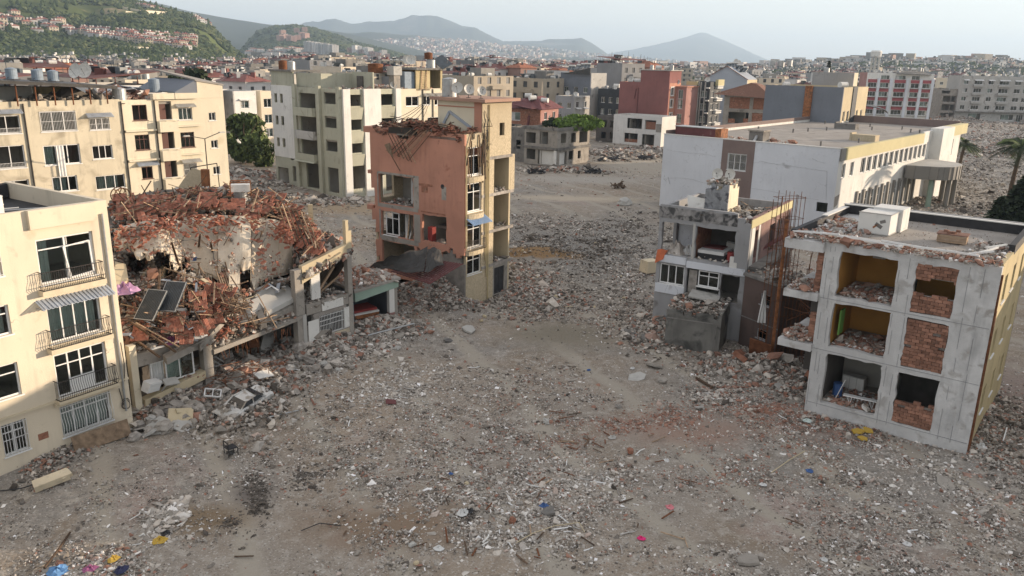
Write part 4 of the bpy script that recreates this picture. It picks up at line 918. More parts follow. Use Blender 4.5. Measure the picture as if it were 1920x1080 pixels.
for k in range(5): x = -8.0+k*.45; stick(E_, (x, -.35, 13.9-k*.1), (x+1.4, -.45, 12.0-k*.1), .05, .04)
stick(E_, (-8.3,-.4,12.9), (-6.6,-.42,10.8), .05); mb = MB(); mb.hexa([(-7.9,-.5,12.3),(-7.3,-.5,11.9),(-7.3,-.44,11.9),(-7.9,-.44,12.3),(-8.3,-.5,12.9),(-7.7,-.5,13.1),(-7.7,-.44,13.1),(-8.3,-.44,12.9)]); mb.build('hanging_board', M_wood, E_)
for k in range(12): p = (U(.05,.15), U(.3,2.6), U(13,14.6)); stick(E_, p, (p[0]+.1, p[1]+U(-.8,.4), p[2]-U(1,3.4)), .09, .06)
mb = MB(); 
for (u, v0, v1) in ((.12,5,13.4),(2.75,3.5,14),(2.95,2,13.5),(3.15,0,16.5)): mb.tube(FR(u,v0,-.09), FR(u,v1,-.09), .06, n=6)
mb.build('drainpipe', M_ochre, E_)
mb = MB()
for k in range(26):
    p = Vector((.1+U(0,.12), 2.6+U(-.3,.4), U(12,16.4))); mb.tube(p, p+Vector((U(0,.1), U(-.5,.5), U(-1.2,.3))), .025, n=4)
for k in range(5):
    a0 = Vector((-5.2,2.0,16.9)); b0 = Vector((-5.5-k*1.1,.5,14.6)); prev = a0
    for i in range(1, 9): q = a0.lerp(b0, i/8)-Vector((0,0,math.sin(i/8*PI)*.4)); mb.tube(prev, q, .02, n=4); prev = q
mb.build('hanging_wires', M_black, E_)
# things around it
make_tank('big upright steel water tank on the tower roof of the peach house', le(-4.2,3.2,16.95), .62, 1.45, group=None)
for i, (x, lab) in enumerate(((-3.1,'grey satellite dish beside the steel tank on the tower roof'),(-2.0,'middle cream satellite dish on the tower roof of the peach house'),(-.7,'right hand cream satellite dish on the tower roof of the peach house'))):
    make_dish(lab, le(x,3.0,16.95), (-.2,.35,.4)[i], .98-.1*i, .35)
def sheet_quad(P00, P10, P11, P01, nu, nv, sag=0, rib=.05, wav=0):
    mb = MB()
    def q(i, j): a_, b_ = i/nu, j/nv; return P00*(1-a_)*(1-b_)+P10*a_*(1-b_)+P11*a_*b_+P01*(1-a_)*b_-Vector((0,0,sag*math.sin(PI*a_)*math.sin(PI*b_)+wav*math.sin(i*1.1+j*2)))
    for i in range(nu):
        for j in range(nv):
            h = Vector((0,0,rib if i % 2 else 0)); P = [q(i,j)+h,q(i+1,j)+h,q(i+1,j+1)+h,q(i,j+1)+h]; mb.hexa(P+[v+Vector((0,0,.025)) for v in P])
    return mb
tag(sheet_quad(G(732,509,3.2), G(806,534,3.0), G(869,496,4.2), G(800,486,4.3), 26, 5, .2).build('fallen_roof_sheet', M_maroon), 'maroon ribbed roof sheet sagging over the rubble heap below the peach house', 'roof sheet')
tag(sheet_quad(G(686,502,3.6), G(794,512,3.7), G(802,464,5.2), G(735,480,4.8), 10, 6, .4, 0, .10).build('fallen_sheet', M_darkmetal), 'dark crumpled metal sheet roof hanging in front of the peach house', 'metal sheet')
tag(sheet_quad(G(796,510,3.8), G(832,497,4.2), G(826,466,5.2), G(803,466,5.2), 6, 4, -.4, 0, .12).build('fallen_sheet', M_darkmetal), 'dark folded felt hood at the right end of the crumpled metal roof', 'roofing felt')
for k, (x, y) in enumerate(((-5.2,-3.0),(-3.6,-2.8))):
    mb = MB(); mb.box((0,0,.12),(.7,.35,.22),(.1,.2,.3)); place('concrete_lump', mb, M_greylight, (G(790,516,3.0), G(835,512,3.1))[k], U(0,3), ('left','right')[k]+' pale concrete lump on the maroon sheet below the peach house', 'concrete lump')

# ================================================================== F: olive and white apartment block
KF = (-24.7, 115.8); RF = math.radians(-42); FOOT.append((*KF, RF, 18.4, 20))
Fb = house_frame('olive_block', 'five storey white and grey olive block with open window holes and a stair head', 'apartment building', KF, -42)
fr = [(u, v, u+.7, v+1.3) for v in (13.0,9.6,6.2) for u in (-17.5,-15.9)]+[(-10.7,v,-6.4,v+2.3) for v in (12.4,9.0,5.6)]+[(-4.4,v,-1.3,v+1.65) for v in (13.4,10.0,6.6)]+[(-17.9,.2,-14.8,2.9),(-14.0,4.3,-11.6,6.0),(-13.6,1.0,-11.4,3.4),(-9.8,.6,-5.6,4.4),(-4.2,.5,-1.4,4.2)]
def ragF(u, v): return (-14.2 < u < -11 and .8 < v < 3.6+math.sin(u*4)*.4) 
mb = MB(); wall(mb, F, -18.4, 0, -.3, 15.55, fr, .3); mb.build('front_wall', M_olive, Fb)
mb = MB(); fbox(mb, F, -18.4,-12.3,4.8,15.55,-.02,-.003) if 0 else None
for (a0, a1) in ((-18.42,-17.55),(-16.75,-15.95),(-15.15,-11.1)): fbox(mb, F, a0,a1,4.6,17.4 if a1 > -11.2 and 0 else 15.6,-.06,-.003)
for v0, v1 in ((4.6,6.15),(7.55,9.55),(10.95,12.95),(14.35,15.6)): fbox(mb, F, -17.54,-16.76,v0,v1,-.06,-.003); fbox(mb, F, -15.94,-15.16,v0,v1,-.06,-.003)
mb.build('white_wall_panel', M_white, Fb)
for u in (-5.9, -.9, -12.0): mb = MB(); fbox(mb, F, u,u+.85,-.2,15.9,-.45,-.004); mb.build('pilaster', M_olive, Fb)
for i, v in enumerate((12.4,9.0,5.6)):
    mb = MB(); fbox(mb, F, -11.0,-6.1,v-1.0,v+.25,-1.0,-.9); fbox(mb, F, -11.0,-10.9,v-1.0,v+.25,-.89,-.004); fbox(mb, F, -6.2,-6.1,v-1.0,v+.25,-.89,-.004); fbox(mb, F, -10.89,-6.21,v-1.0,v-.88,-.89,-.004); mb.build('balcony', M_olive if i != 1 else M_greylight, Fb)
awning(Fb, F, -11.3, -6, 4.6, 5.2, 1.3, M_olive, ribs=False)
fs = [(u, v, u+w, v+1.6) for v in (13.2,9.8,6.5) for u, w in ((1.4,2.0),(7.0,2.35))]+[(1.3,1.2,4.0,4.6),(5.4,.3,6.6,4.5),(7.6,.3,10.2,4.6)]
mb = MB(); wall(mb, FR, .3, 10.6, -.3, 15.55, fs, .3); mb.build('side_wall', M_olive, Fb)
for (a0, a1) in ((-.02,1.2),(3.65,6.75),(9.6,10.6)):
    mb = MB(); fbox(mb, FR, a0,a1,-.2,15.6,-.35,-.004); mb.build('white_pilaster', M_white, Fb)
for v in (11.6, 8.2, 4.9):
    for (a0, a1) in ((1.3,3.55),(6.85,9.5)): mb = MB(); mb.hexa([FR(a0,v-.3,-.1),FR(a1,v-.3,-.1),FR(a1,v-.3,-.004),FR(a0,v-.3,-.004),FR(a0,v+1.4,-.3),FR(a1,v+1.4,-.3),FR(a1,v+1.4,-.004),FR(a0,v+1.4,-.004)]); mb.build('sill_panel', M_olive, Fb)
fy = [(11.8,12.9,14.4,14.4),(15.4,13,16.8,14.4),(17.7,12.9,19.2,14.4)]+[(11.8,v,14.4,v+1.5) for v in (9.6,6.2)]+[(16.2,v,18.8,v+1.5) for v in (9.6,6.2)]+[(11.5,.3,14.5,4)]
mb = MB(); wall(mb, FR, 10.62, 20, -.3, 15.5, fy, .3); mb.build('yellow_wing_wall', M_yellow2, Fb)
for r in fy[:-1]: window(Fb, FR, r, 2, 0, .1, miss=(0,) if r[0] < 12 else ())
for r in ((15.2,17.2),(17.5,19.6)): awning(Fb, FR, r[0], r[1], 14.4, 14.75, .8, M_greylight)
for u in (13.2+2, 17.3): mb = MB(); mb.tube(FR(u,0,-.1), FR(u,15.4,-.1), .08, n=6); mb.build('drainpipe', M_iron, Fb)
for z in (4.9, 8.2, 11.6): mb = MB(); mb.b2((-18.1,.31,z-.25),(-.31,19.7,z)); mb.build('floor_slab', M_concrete, Fb)
mb = MB(); mb.b2((-18.1,4.5,-.2),(-4.6,4.65,15)); mb.b2((-4.59,4.5,-.2),(-4.45,19,15)); mb.b2((-11.2,.4,-.1),(-11.05,4.4,15)); mb.b2((-5.6,.4,-.1),(-5.45,4.4,15)); mb.b2((-4.4,5,-.1),(-.4,5.15,15)); mb.build('partition_wall', M_room, Fb)
mb = MB(); wall(mb, FACE('left',18.4), .3, 20, -.3, 17.2, [], .3); mb.build('side_wall', M_white, Fb)
mb = MB(); wall(mb, FACE('back',18.4,20), -18.4, 0, -.3, 15.5, [], .3); mb.build('back_wall', M_white, Fb)
mb = MB(); mb.b2((-18.1,.31,14.9),(-.31,19.69,15.2)); mb.build('roof', M_roof, Fb)
mb = MB(); mb.b2((-12.2,.6,15.56),(-6.0,.85,17.6)); mb.b2((-5.98,.6,15.3),(-5.75,8,17.6)); mb.b2((-18.3,.02,15.61),(-12.21,.25,17.7)); mb.b2((-5.74,6.2,15.3),(-.8,6.45,17.9)); mb.b2((-12.0,7.8,15.2),(-6,8,17.6)); mb.build('stair_head', M_olive, Fb)
mb = MB(); mb.b2((-18.5,-.3,17.702),(-12.1,5,17.95)); mb.build('stair_head_roof', M_concdark, Fb)
mb = MB(); mb.b2((-4.4,6.0,15.3),(-3.0,6.19,17.3)); mb.build('dark_doorway', M_dark, Fb)
lf = lambda x, y, z: loc2w(Fb, (x, y, z))
make_tank('rusty red steel tank at the left end of the olive block roof', lf(-16.6,1.2,17.95), .65, 1.3, M_rust)
make_tank('pale steel tank beside the rusty one on the olive block roof', lf(-14.6,1.4,17.95), .6, 1.2)
make_tank('wide rust red tank in the middle of the olive block roof', lf(-3.0,8.5,15.2+2.6), 1.15, 1.3, M_rust)
t = thing('roof_shed', 'open concrete roof shed with a wooden ladder above the yellow wing', 'roof shed', lf(-2.9,16.8,15.2), RF)
mb = MB(); mb.b2((-4,-3.2,3.1),(3.4,3,3.4)); mb.build('shed_roof', M_concdark, t)
mb = MB(); mb.b2((2.7,-2.9,0),(2.9,.0,3.09)); mb.b2((2.7,2.2,0),(2.9,2.6,3.09)); mb.b2((-3.4,2.6,0),(2.69,2.8,3.09)); mb.b2((-3.6,-2.8,0),(-3.4,2.59,3.09)); mb.build('shed_wall', M_ochre, t)
mb = MB()
for y in (-1.9,-.9): mb.beam((3.05,y-.15,.1),(3.0,y+.15,3.0),.09)
for k in range(8): mb.beam((3.04,-2.0,.3+k*.34),(3.04,-.8,.3+k*.34),.06)
mb.build('ladder', M_wood, t)
for lab, x, y, s in (('left grey dish on the shed roof above the yellow wing',-3.3,15,1.5),('right grey dish on the shed roof above the yellow wing',-1.9,14.6,1.5)): make_dish(lab, lf(x,y,18.6), .2, s, .3)
make_tank('steel tank under a rusty drum on the shed roof above the yellow wing', lf(-.6,17.5,18.6), .7, 1.2)
make_tank('rusty drum balanced on top of a steel tank on the shed roof', lf(-1.0,17.4,19.95), .65, .9, M_rust, rot=.4)
t = thing('tilted_solar_panel', 'dark solar panel tilted skyward at the right end of the shed roof', 'solar panel', lf(-.2,19.6,18.62), RF)
mb = MB(); mb.box((0,0,.9),(2.8,2.0,.1),(.5,.5,0)); mb.build('panel', M_panel, t); mb = MB(); mb.beam((.8,.3,0),(.8,.3,1.2),.08); mb.beam((-.8,-.5,0),(-.8,-.5,.9),.08); mb.build('leg', M_iron, t)
t = thing('chimney_stack', 'concrete chimney block standing on the roof of the olive block', 'chimney', lf(-1.0,10.5,15.2), RF)
mb = MB(); mb.b2((-.6,-.6,0),(.6,.6,2.3)); mb.build('stack', M_concrete, t); mb = MB(); mb.b2((-.8,-.8,2.302),(.8,.8,3.6)); mb.build('stack_cap', M_greylight, t)
make_dish('small white dish at the right corner of the olive block roof', lf(-.8,10,15.2), .5, 1.1, .4)
crumbs(Fb.location, RF, (-18,.4,-.4,19,15.22), 900, 'roof_rubble', base=.3, seed=60, tint=redt, lift=.3)
mb = MB(); mb.b2((-2.0,12,15.2),(-.4,14,18.0)); place('white_water_hut', mb, M_bluetank, (*Fb.location,), RF, 'blue grey sheet metal cabin standing behind the chimney on the olive block roof', 'cabin')

# ================================================================== G: yellow terrace of flats on the left
KG = (-32.3, 90.0); RG = math.radians(50); FOOT.append((*KG, RG, 34, 12))
Gb = house_frame('yellow_terrace', 'long pale yellow terrace of flats with small balconies, wrecked roofs and many windows', 'apartment building', KG, 50)
sm = [(-1.9,v,-1.1,v+.87) for v in (13,10,7.1,4.1)]
wa = [(-5.35,13.2,-3.8,14.45),(-5.35,10.3,-3.8,11.9),(-5.3,7.3,-3.8,8.6),(-5.3,4.3,-3.8,5.6)]
ba = [(-7.4,v,-6.05,v+1.95) for v in (13.25,10.25,7.25,4.25)]
wc = [(-10.2,13.35,-8.7,14.9),(-10.25,10.35,-8.75,11.9),(-9.9,7.35,-8.75,8.6),(-10,4.3,-8.7,5.7)]
xx = [(-14.5,12.6,-12.6,13.75),(-14.55,9.75,-12.6,11.1),(-14.6,6.7,-11.7,8.1),(-14.5,3.6,-12.6,5)]
yy = [(-18.9,12.65,-15.7,14.55),(-19.0,9.5,-15.7,11.4),(-18.6,6.9,-16.3,8.4),(-18.8,3.6,-16,5.4)]
zz = [(-22.9,12.65,-20.6,14.3),(-23,9.5,-20.6,11.6),(-23,6.5,-20.6,8.4)]
far = [(u, v, u+1.8, v+1.4) for v in (12.6,9.6,6.6) for u in (-26.5,-30,-33)]
mb = MB(); wall(mb, F, -11.35, 0, -.3, 15.4, sm+wa+ba+wc, .25); mb.build('front_wall', M_yellow2, Gb)
mb = MB(); wall(mb, F, -34, -11.36, -.3, 15.5, xx+yy+zz+far, .25); mb.build('front_wall', M_yellow, Gb)
mb = MB(); mb.hexa([F(-3.0,15.41,0),F(0,15.41,0),F(0,15.41,.25),F(-3,15.41,.25),F(-3.0,17.2,0),F(0,16.7,0),F(0,16.7,.25),F(-3,17.2,.25)]); mb.build('gable_wall', M_yellow2, Gb)
mb = MB(); mb.hexa([Vector(p) for p in ((-5.4,.2,16.0),(-3.01,.02,16.0),(-3.01,9,16.0),(-5.4,9,16.0),(-5.4,.2,16.1),(-3.01,.02,17.35),(-3.01,9,17.35),(-5.4,9,16.1))]); mb.build('loft_wall', M_greyblue, Gb)
mb = MB(); mb.hexa([Vector(p) for p in ((-3.2,-.1,17.22),(.1,-.1,16.72),(.1,9.5,17.6),(-3.2,9.5,18.2),(-3.2,-.1,17.37),(.1,-.1,16.87),(.1,9.5,17.75),(-3.2,9.5,18.35))]); mb.build('sloping_roof', M_roof, Gb)
mb = MB(); wall(mb, FR, .25, 12, -.3, 16.7, [], .25); mb.build('side_wall', M_yellow2, Gb)
mb = MB(); wall(mb, FACE('left',34), .25, 12, -.3, 15.5, [], .25); mb.build('side_wall', M_yellow, Gb)
mb = MB(); wall(mb, FACE('back',34,12), -34, 0, -.3, 15.4, [], .25); mb.build('back_wall', M_yellow, Gb)
for z in (3.2,6.2,9.2,12.2,15.1): mb = MB(); mb.b2((-33.7,.27,z-.2),(-.3,11.7,z)); mb.build('floor_slab', M_roof, Gb)
mb = MB(); mb.b2((-33.7,3.2,0),(-.3,3.3,15)); [mb.b2((x,.3,0),(x+.1,3.19,15)) for x in (-2.6,-5.8,-7.7,-10.6,-15.2,-20)]; mb.build('partition_wall', M_room, Gb)
for i, r in enumerate(sm): window(Gb, F, r, 2, 0, .06, miss=(1,) if i == 1 else ())
for i, r in enumerate(wa): window(Gb, F, r, 3 if i < 2 else 2, .3 if i == 1 else 0, .07, M_woodframe if i else M_whitemetal, grille='bars' if i == 2 else None, curtain=[(.05,.95)] if i == 0 else None)
for i, r in enumerate(wc): window(Gb, F, r, 3 if i == 1 else 2, .3 if i == 1 else 0, .07, M_woodframe, miss=(0,1,2,3) if i in (0,2) else (), curtain=[(-.25,.1)] if i == 2 else None)
for i, r in enumerate(ba):
    mb = MB(); fbox(mb, F, r[0]+.15,r[0]+.85,r[1],r[3]-.05,.35,.42); mb.build('balcony_door', M_woodframe, Gb)
    mb = MB(); fbox(mb, F, -7.85,-5.85,r[1]-1.15,r[1]-.1,-.75,-.66); fbox(mb, F, -7.85,-7.76,r[1]-1.15,r[1]-.1,-.655,-.003); fbox(mb, F, -5.94,-5.85,r[1]-1.15,r[1]-.1,-.655,-.003); fbox(mb, F, -7.75,-5.95,r[1]-1.15,r[1]-1.05,-.655,-.003); mb.build('balcony', M_yellow2, Gb)
    mb = MB(); mb.beam(F(-7.8,r[1]+.12,-.7), F(-5.9,r[1]+.12,-.7), .05); mb.beam(F(-7.8,r[1]-.1,-.7), F(-7.8,r[1]+.12,-.7), .04); mb.beam(F(-5.9,r[1]-.1,-.7), F(-5.9,r[1]+.12,-.7), .04); mb.build('balcony_rail', M_whitemetal, Gb)
for v in (12.35, 9.35): mb = MB(); fbox(mb, F, -11.2,-8.0,v-.1,v+.08,-.35,-.003); fbox(mb, F, -5.7,-3.0,v+.15,v+.3,-.35,-.003); mb.build('moulding', M_yellow2, Gb)
for (u0, v) in ((-5.7,14.55),(-5.6,8.7)): awning(Gb, F, u0, u0+2.2, v, v+.3, .6, M_greylight)
for (u0, u1, v) in ((-14.8,-12.3,13.85),(-10.4,-8.2,8.75),(-23.2,-20.4,14.45)): awning(Gb, F, u0, u1, v, v+.35, .6, M_greysheet)
for i, r in enumerate(xx): window(Gb, F, r, 3, 0, .08, miss=(0,1,2) if i == 1 else (), grille='bars' if i == 0 else None, curtain=[(.1,.8)] if i == 2 else None)
for i, r in enumerate(yy): window(Gb, F, r, 3, 0, .11, miss=(1,) if i == 1 else (), grille='bars' if i == 0 else None, curtain=[(.02,.3)] if i == 1 else [(.1,.6)] if i == 2 else None)
for i, r in enumerate(zz): window(Gb, F, r, 2, 0, .09, miss=(0,1)); railing(Gb, F, r[0], r[2], r[1], r[1]+.5, -.05, M_whitemetal, False)
for r in far: window(Gb, F, r, 2)
drape(F, -17.9, -17.2, 8.4, 11.3, -.12, Gb)
for u in (-11.3, -20.2, -7.9): mb = MB(); mb.tube(F(u,0,-.1), F(u,15.3,-.1), .07, n=6); mb.build('drainpipe', M_iron, Gb)
mb = MB(); fbox(mb, F, -8.1,-3.1,15.41,16.0,-.4,.25); fbox(mb, F, -5.75,-5.6,15.42,16.02,-.45,-.4); mb.build('roof_parapet', M_yellow2, Gb)
# steel canopy over the left roof
mb = MB(); mb.hexa([Vector(p) for p in ((-34,-.8,18.0),(-11.8,-.8,16.7),(-11.8,9,16.75),(-34,9,18.05),(-34,-.8,18.12),(-11.8,-.8,16.82),(-11.8,9,16.87),(-34,9,18.17))]); mb.build('canopy_roof', M_darkmetal, Gb)
for k in range(14):
    u = -33.5+k*1.6; zt = 18.0-(u+34)*.0585
    mb = MB(); mb.tube((u,-.4,15.1),(u,-.4,zt),.07,n=6); mb.build('canopy_post', M_rust, Gb)
    if k % 2: mb = MB(); mb.tube((u,7,15.1),(u,7,zt+.03),.07,n=6); mb.build('canopy_post', M_rust, Gb)
mb = MB(); mb.beam((-34,-.85,17.95),(-11.8,-.85,16.65),.1,.25); mb.build('canopy_edge', M_darkmetal, Gb)
lg = lambda x, y, z: loc2w(Gb, (x, y, z))
t = thing('stored_mattress', 'white mattress leaning under the steel canopy of the yellow terrace', 'mattress', lg(-22.3,.9,15.1), RG)
mb = MB(); mb.box((0,0,.5),(1.9,.9,.22),(.5,.35,.2)); mb.build('mattress', M_cloth, t)
for k, (x, y, w, h, m_) in enumerate(((-19.5,4.5,3,1.6,M_greylight),(-15.5,5,3.2,1.5,M_ochre),(-26,4,4,1.7,M_dark))): mb = MB(); mb.b2((x-w/2,y-1,15.1),(x+w/2,y+1,15.1+h)); mb.build('roof_store', m_, Gb)
crumbs(Gb.location, RG, (-20,.5,-11.5,7,15.12), 500, 'roof_rubble', base=.35, seed=61, lift=.7, tint=lambda r, n: r.uniform(0,.5,n))
crumbs(Gb.location, RG, (-11.5,.5,-8,9,15.12), 350, 'roof_rubble', base=.35, seed=62, lift=.9, tint=redt)
for k in range(9): x = U(-11.3,-8.3); mb = MB(); mb.box((0,0,.3),(U(1,2.4),U(.8,1.5),.07),(U(-.5,.5),U(-.5,.5),U(0,3))); place('bent_sheet', mb, random.choice((M_rustorange,M_tank,M_greysheet,M_tiledark)), lg(x, U(.8,6), 15.5+U(0,.6)), 0, 'bent roof sheet in the wreckage at the middle of the yellow terrace roof', 'metal sheet', 'bent sheets on the yellow terrace')
make_tank('blue grey square sided tank beside the sloping roof of the yellow terrace', lg(-6.6,2.2,16.05), .55, 1.3, M_bluetank)
make_tank('upright steel drum at the join of the two yellow terrace roofs', lg(-11.0,.7,15.1), .65, 1.4)
mb = MB(); mb.tube((0,0,0),(0,0,1.2),.95,n=20); mb.tube((0,0,1.2),(0,0,1.5),.95,.5,n=20); place('round_cistern', mb, M_ochre, lg(-20,11,19.2), 0, 'tall brown round cistern high above the steel canopy roof', 'cistern')
mb = MB(); [mb.beam((x,y,0),(x,y,2.6),.1) for x in (-.8,.8) for y in (-.8,.8)]; mb.b2((-1,-1,2.5),(1,1,2.6)); place('cistern_stand', mb, M_iron, lg(-20,11,16.6), RG, 'iron stand carrying the brown round cistern', 'stand')
for k, (x, y, lab) in enumerate(((-14.2,2,'pale satellite dish on the steel canopy of the yellow terrace'),(-13.0,3,'dark satellite dish behind the pale one on the steel canopy'))): make_dish(lab, lg(x,y,17.0), .3*k-.3, 1.5, .3)
for k, x in enumerate((-16.2,-17.6,-19.8,-24.5,-27.5)): make_tank('grey blue heater tank standing on the steel canopy of the yellow terrace', lg(x,2.8,17.1+(-14-x)*.058), .5, .9, M_bluetank, group='heater tanks on the steel canopy')
for k, x in enumerate((-22.4,-25.8)): make_tank('white drum lying on the steel canopy of the yellow terrace', lg(x,6,17.7), .55, 1.4, M_tankwhite, horiz=True, rot=RG, group='white drums on the steel canopy')
# ================================================================== D: small burnt house between the white buildings
KD = (17.0, 55.9); RD = math.radians(-33); FOOT.append((*KD, RD, 7, 8))
Db = house_frame('burnt_house', 'narrow ruined house with a mottled grey parapet and two torn open upper rooms', 'ruined house', KD, -33)
do = [(-6.72,6.0,-4.3,8.45),(-4.05,5.95,-1.05,8.4),(-6.7,3.65,-4.7,5.2),(-4.5,3.2,-1.9,5.15),(-1.8,3.0,-.45,5.1)]
mb = MB(); wall(mb, F, -7, 0, -.3, 9.75, do, .28, rag=lambda u, v: v > 9.1 and u > -1.3 and v > 9.0-u*.5, step=.35, jit=.07, rough=.045); mb.build('front_wall', M_grey, Db)
mb = MB(); fbox(mb, F, -7.05,-1.0,8.75,9.6,-.03,-.003); mb.build('mottled_parapet', mat('mottled parapet', (.27,.26,.25), .95, .3, 2, .4, stain=((.05,.05,.05),.55,1.8), streak=.5), Db)
mb = MB(); fbox(mb, F, -6.95,-4.6,5.35,5.9,-.12,-.003); fbox(mb, F, -4.55,-.1,5.2,5.7,-.1,-.003); fbox(mb, F, -6.95,-4.6,2.9,3.6,-.08,-.003); mb.build('slab_band', M_whiteblue, Db)
window(Db, F, do[2], 3, 0, .09); window(Db, F, (-3.6,3.9,-2.0,5.1), 2, .3, .08, miss=(1,3))
mb = MB(); fbox(mb, F, -4.4,-3.75,3.25,5.0,.25,.3); mb.build('dusty_door', M_concrub, Db)
mb = MB(); fbox(mb, F, -4.28,-4.1,5.9,8.6,-.02,.2); mb.build('broken_column', M_greylight, Db)
mb = MB(); fbox(mb, F, -1.3,-1.0,5.7,6.5,-.03,.2); fbox(mb, F, -1.0,-.75,5.7,6.1,-.03,.2); mb.build('broken_wall_stub', M_white, Db)
mb = MB(); wall(mb, FR, .28, 11, 3.0, 9.4, [(1.2,6.3,1.9,8.4),(5.0,6,6.6,8.2),(7.2,5.9,8.4,8.3),(9.2,5.9,10.3,8.2),(1,3.2,9,5.2)], .25, rag=lambda u, v: 4 < u < 9 and v > 9.0 and math.sin(u*5) > .2); mb.build('side_wall', mat('sooty pink render', (.27,.17,.15), .95, .25, .8, .3, stain=((.08,.065,.06),.5,.8), streak=.6), Db)
mb = MB(); fbox(mb, FR, .0,11.05,8.75,9.35,-.06,-.003); mb.build('parapet_band', M_ledge, Db)
mb = MB(); fbox(mb, FR, .3,11.0,-.3,5.6,-.3,-.004); mb.build('sooty_lower_wall', M_brown, Db)
mb = MB(); fbox(mb, FR, .3,11.0,5.62,5.9,-.9,-.004); mb.build('slab_edge', M_concdark, Db)
mb = MB(); fbox(mb, FR, .3,1.1,5.7,8.7,-.03,-.003); fbox(mb, FR, 2.0,2.4,5.7,8.7,-.03,-.003); mb.build('white_wall_strip', M_white, Db)
mb = MB(); wall(mb, FACE('left',7), .28, 8, -.3, 9.6, [(.4,6,3,8.4)], .25); mb.build('side_wall', M_grey, Db)
mb = MB(); wall(mb, FACE('back',7,8), -7, 0, -.3, 9.6, [], .25); mb.build('back_wall', M_grey, Db)
for z in (2.95, 5.92): mb = MB(); mb.b2((-6.9,.29,z-.2),(-.3,7.7,z)); mb.build('floor_slab', M_concrete, Db)
mb = MB(); mb.b2((-6.95,.3,8.55),(-.05,7.9,8.8)); mb.b2((-.04,2,8.5),(-.01,2.1,8.6)); mb.build('roof', M_concdark, Db)
mb = MB(); mb.b2((-6.7,3.4,5.93),(-4.2,3.5,8.54)); mb.build('room_wall', M_whiteblue, Db); mb = MB(); mb.b2((-4.1,3.6,5.93),(-.6,3.7,8.54)); mb.b2((-6.8,3.0,2.96),(-.4,3.1,5.6)); mb.build('room_wall', M_dark, Db)
mb = MB(); mb.b2((-4.2,.3,5.93),(-4.08,3.6,8.54)); mb.build('soot_wall', M_brickwall, Db)
ld = lambda x, y, z: loc2w(Db, (x, y, z))
t = thing('bed', 'dark red bed with a white mattress in the open upper room of the burnt house', 'bed', ld(-2.9,1.4,5.93), RD)
mb = MB(); mb.b2((-1.0,-1.0,.02),(1.1,1.0,.45)); mb.build('bed_frame', M_black, t); mb = MB(); mb.b2((-1.0,-1.05,.452),(1.0,1.0,.68)); mb.build('mattress', M_cloth, t); mb = MB(); mb.b2((-.9,-.2,.682),(.6,1.0,.78)); mb.build('blanket', M_maroon, t)
mb = MB(); mb.box((0,0,.55),(1.5,.3,1.0),(.25,.1,.1)); place('grey_sofa', mb, M_greylight, ld(-1.7,2.6,5.95), RD, 'pale sofa back leaning at the rear of the upper room of the burnt house', 'sofa')
mb = MB(); mb.tube((0,0,0),(0,0,.75),.33,.28,n=14); place('red_armchair', mb, M_red, ld(-1.45,.7,5.93), RD, 'round red stool beside the bed in the burnt house', 'stool')
def cloth_heap(name, loc, s, m, label, cat='cloth', n=5, flat=.4):
    mb = MB(); k = 12; R0 = U(0, 6)
    def h(i, j): r = j/n; return max(0, (1-r*r))*s*flat*(1+.5*math.sin(i*1.9+R0)+.3*math.sin(j*3.1+i))
    P = [[Vector((math.cos(2*PI*i/k)*s*j/n*(1+.22*math.sin(i*2.3+R0)), math.sin(2*PI*i/k)*s*j/n*(1+.22*math.cos(i*1.7+R0)), h(i % k, j)+.02)) for i in range(k)] for j in range(n+1)]
    for j in range(n):
        for i in range(k): i2 = (i+1) % k; mb.quad(P[j][i], P[j+1][i], P[j+1][i2], P[j][i2])
    return place(name, mb, m, loc, 0, label, cat)
cloth_heap('clothes_pile', ld(-5.7,.9,5.95), .9, M_concrub, 'heap of grey clothes in the left open room of the burnt house', n=6, flat=.7)
cloth_heap('blanket_pile', ld(-4.9,1.2,5.95), .7, M_cloth, 'crumpled white bedding in the left open room of the burnt house', n=6, flat=.7)
mb = MB()
for i in range(8): a = i*.2; mb.hexa([F(-6.7+i*.1,6.05-.1*i*.0,-.1)]*0+[Vector((-6.95+.09*i,-.08,6.35-abs(i-4)*.03)),Vector((-6.86+.09*i,-.08,6.35-abs(i-3)*.03)),Vector((-6.86+.09*i,.3,6.2)),Vector((-6.95+.09*i,.3,6.2)),Vector((-7.05+.08*i,-.2,5.2+.05*i)),Vector((-6.97+.08*i,-.2,5.2+.05*i)),Vector((-6.97+.08*i,-.14,5.2+.05*i)),Vector((-7.05+.08*i,-.14,5.2+.05*i))])
place('hanging_blanket', mb, M_clothorange, Db.location, RD, 'orange blanket hanging over the corner of the burnt house upper floor', 'blanket')
t = thing('stair_hut', 'broken concrete stair hut crowned with rubble on the roof of the burnt house', 'roof hut', ld(-3.7,3.8,8.8), RD)
mb = MB(); wall(mb, lambda u, v, d: Vector((u, -.9+d, v)), -.9, .9, 0, 2.5, [], .2, rag=lambda u, v: v > 2.2 and math.sin(u*7) > .4); mb.build('hut_front', mat('stained hut wall', (.27,.28,.29), .95, .3, 2, .4, stain=((.06,.06,.07),.5,2), streak=.5), t)
mb = MB(); wall(mb, lambda u, v, d: Vector((.9-d, u, v)), -.7, 1.6, 0, 2.6, [], .2, rag=lambda u, v: v > 2.3 and math.sin(u*6) > .3); mb.b2((-.9,-.69,0),(-.7,1.6,1.7)); mb.b2((-.69,1.4,0),(.69,1.6,2.2)); mb.build('hut_side', M_yellow2, t)
mb = MB(); mb.b2((-.85,-.85,2.3),(.69,1.39,2.45)); mb.build('hut_roof', M_concrub, t)
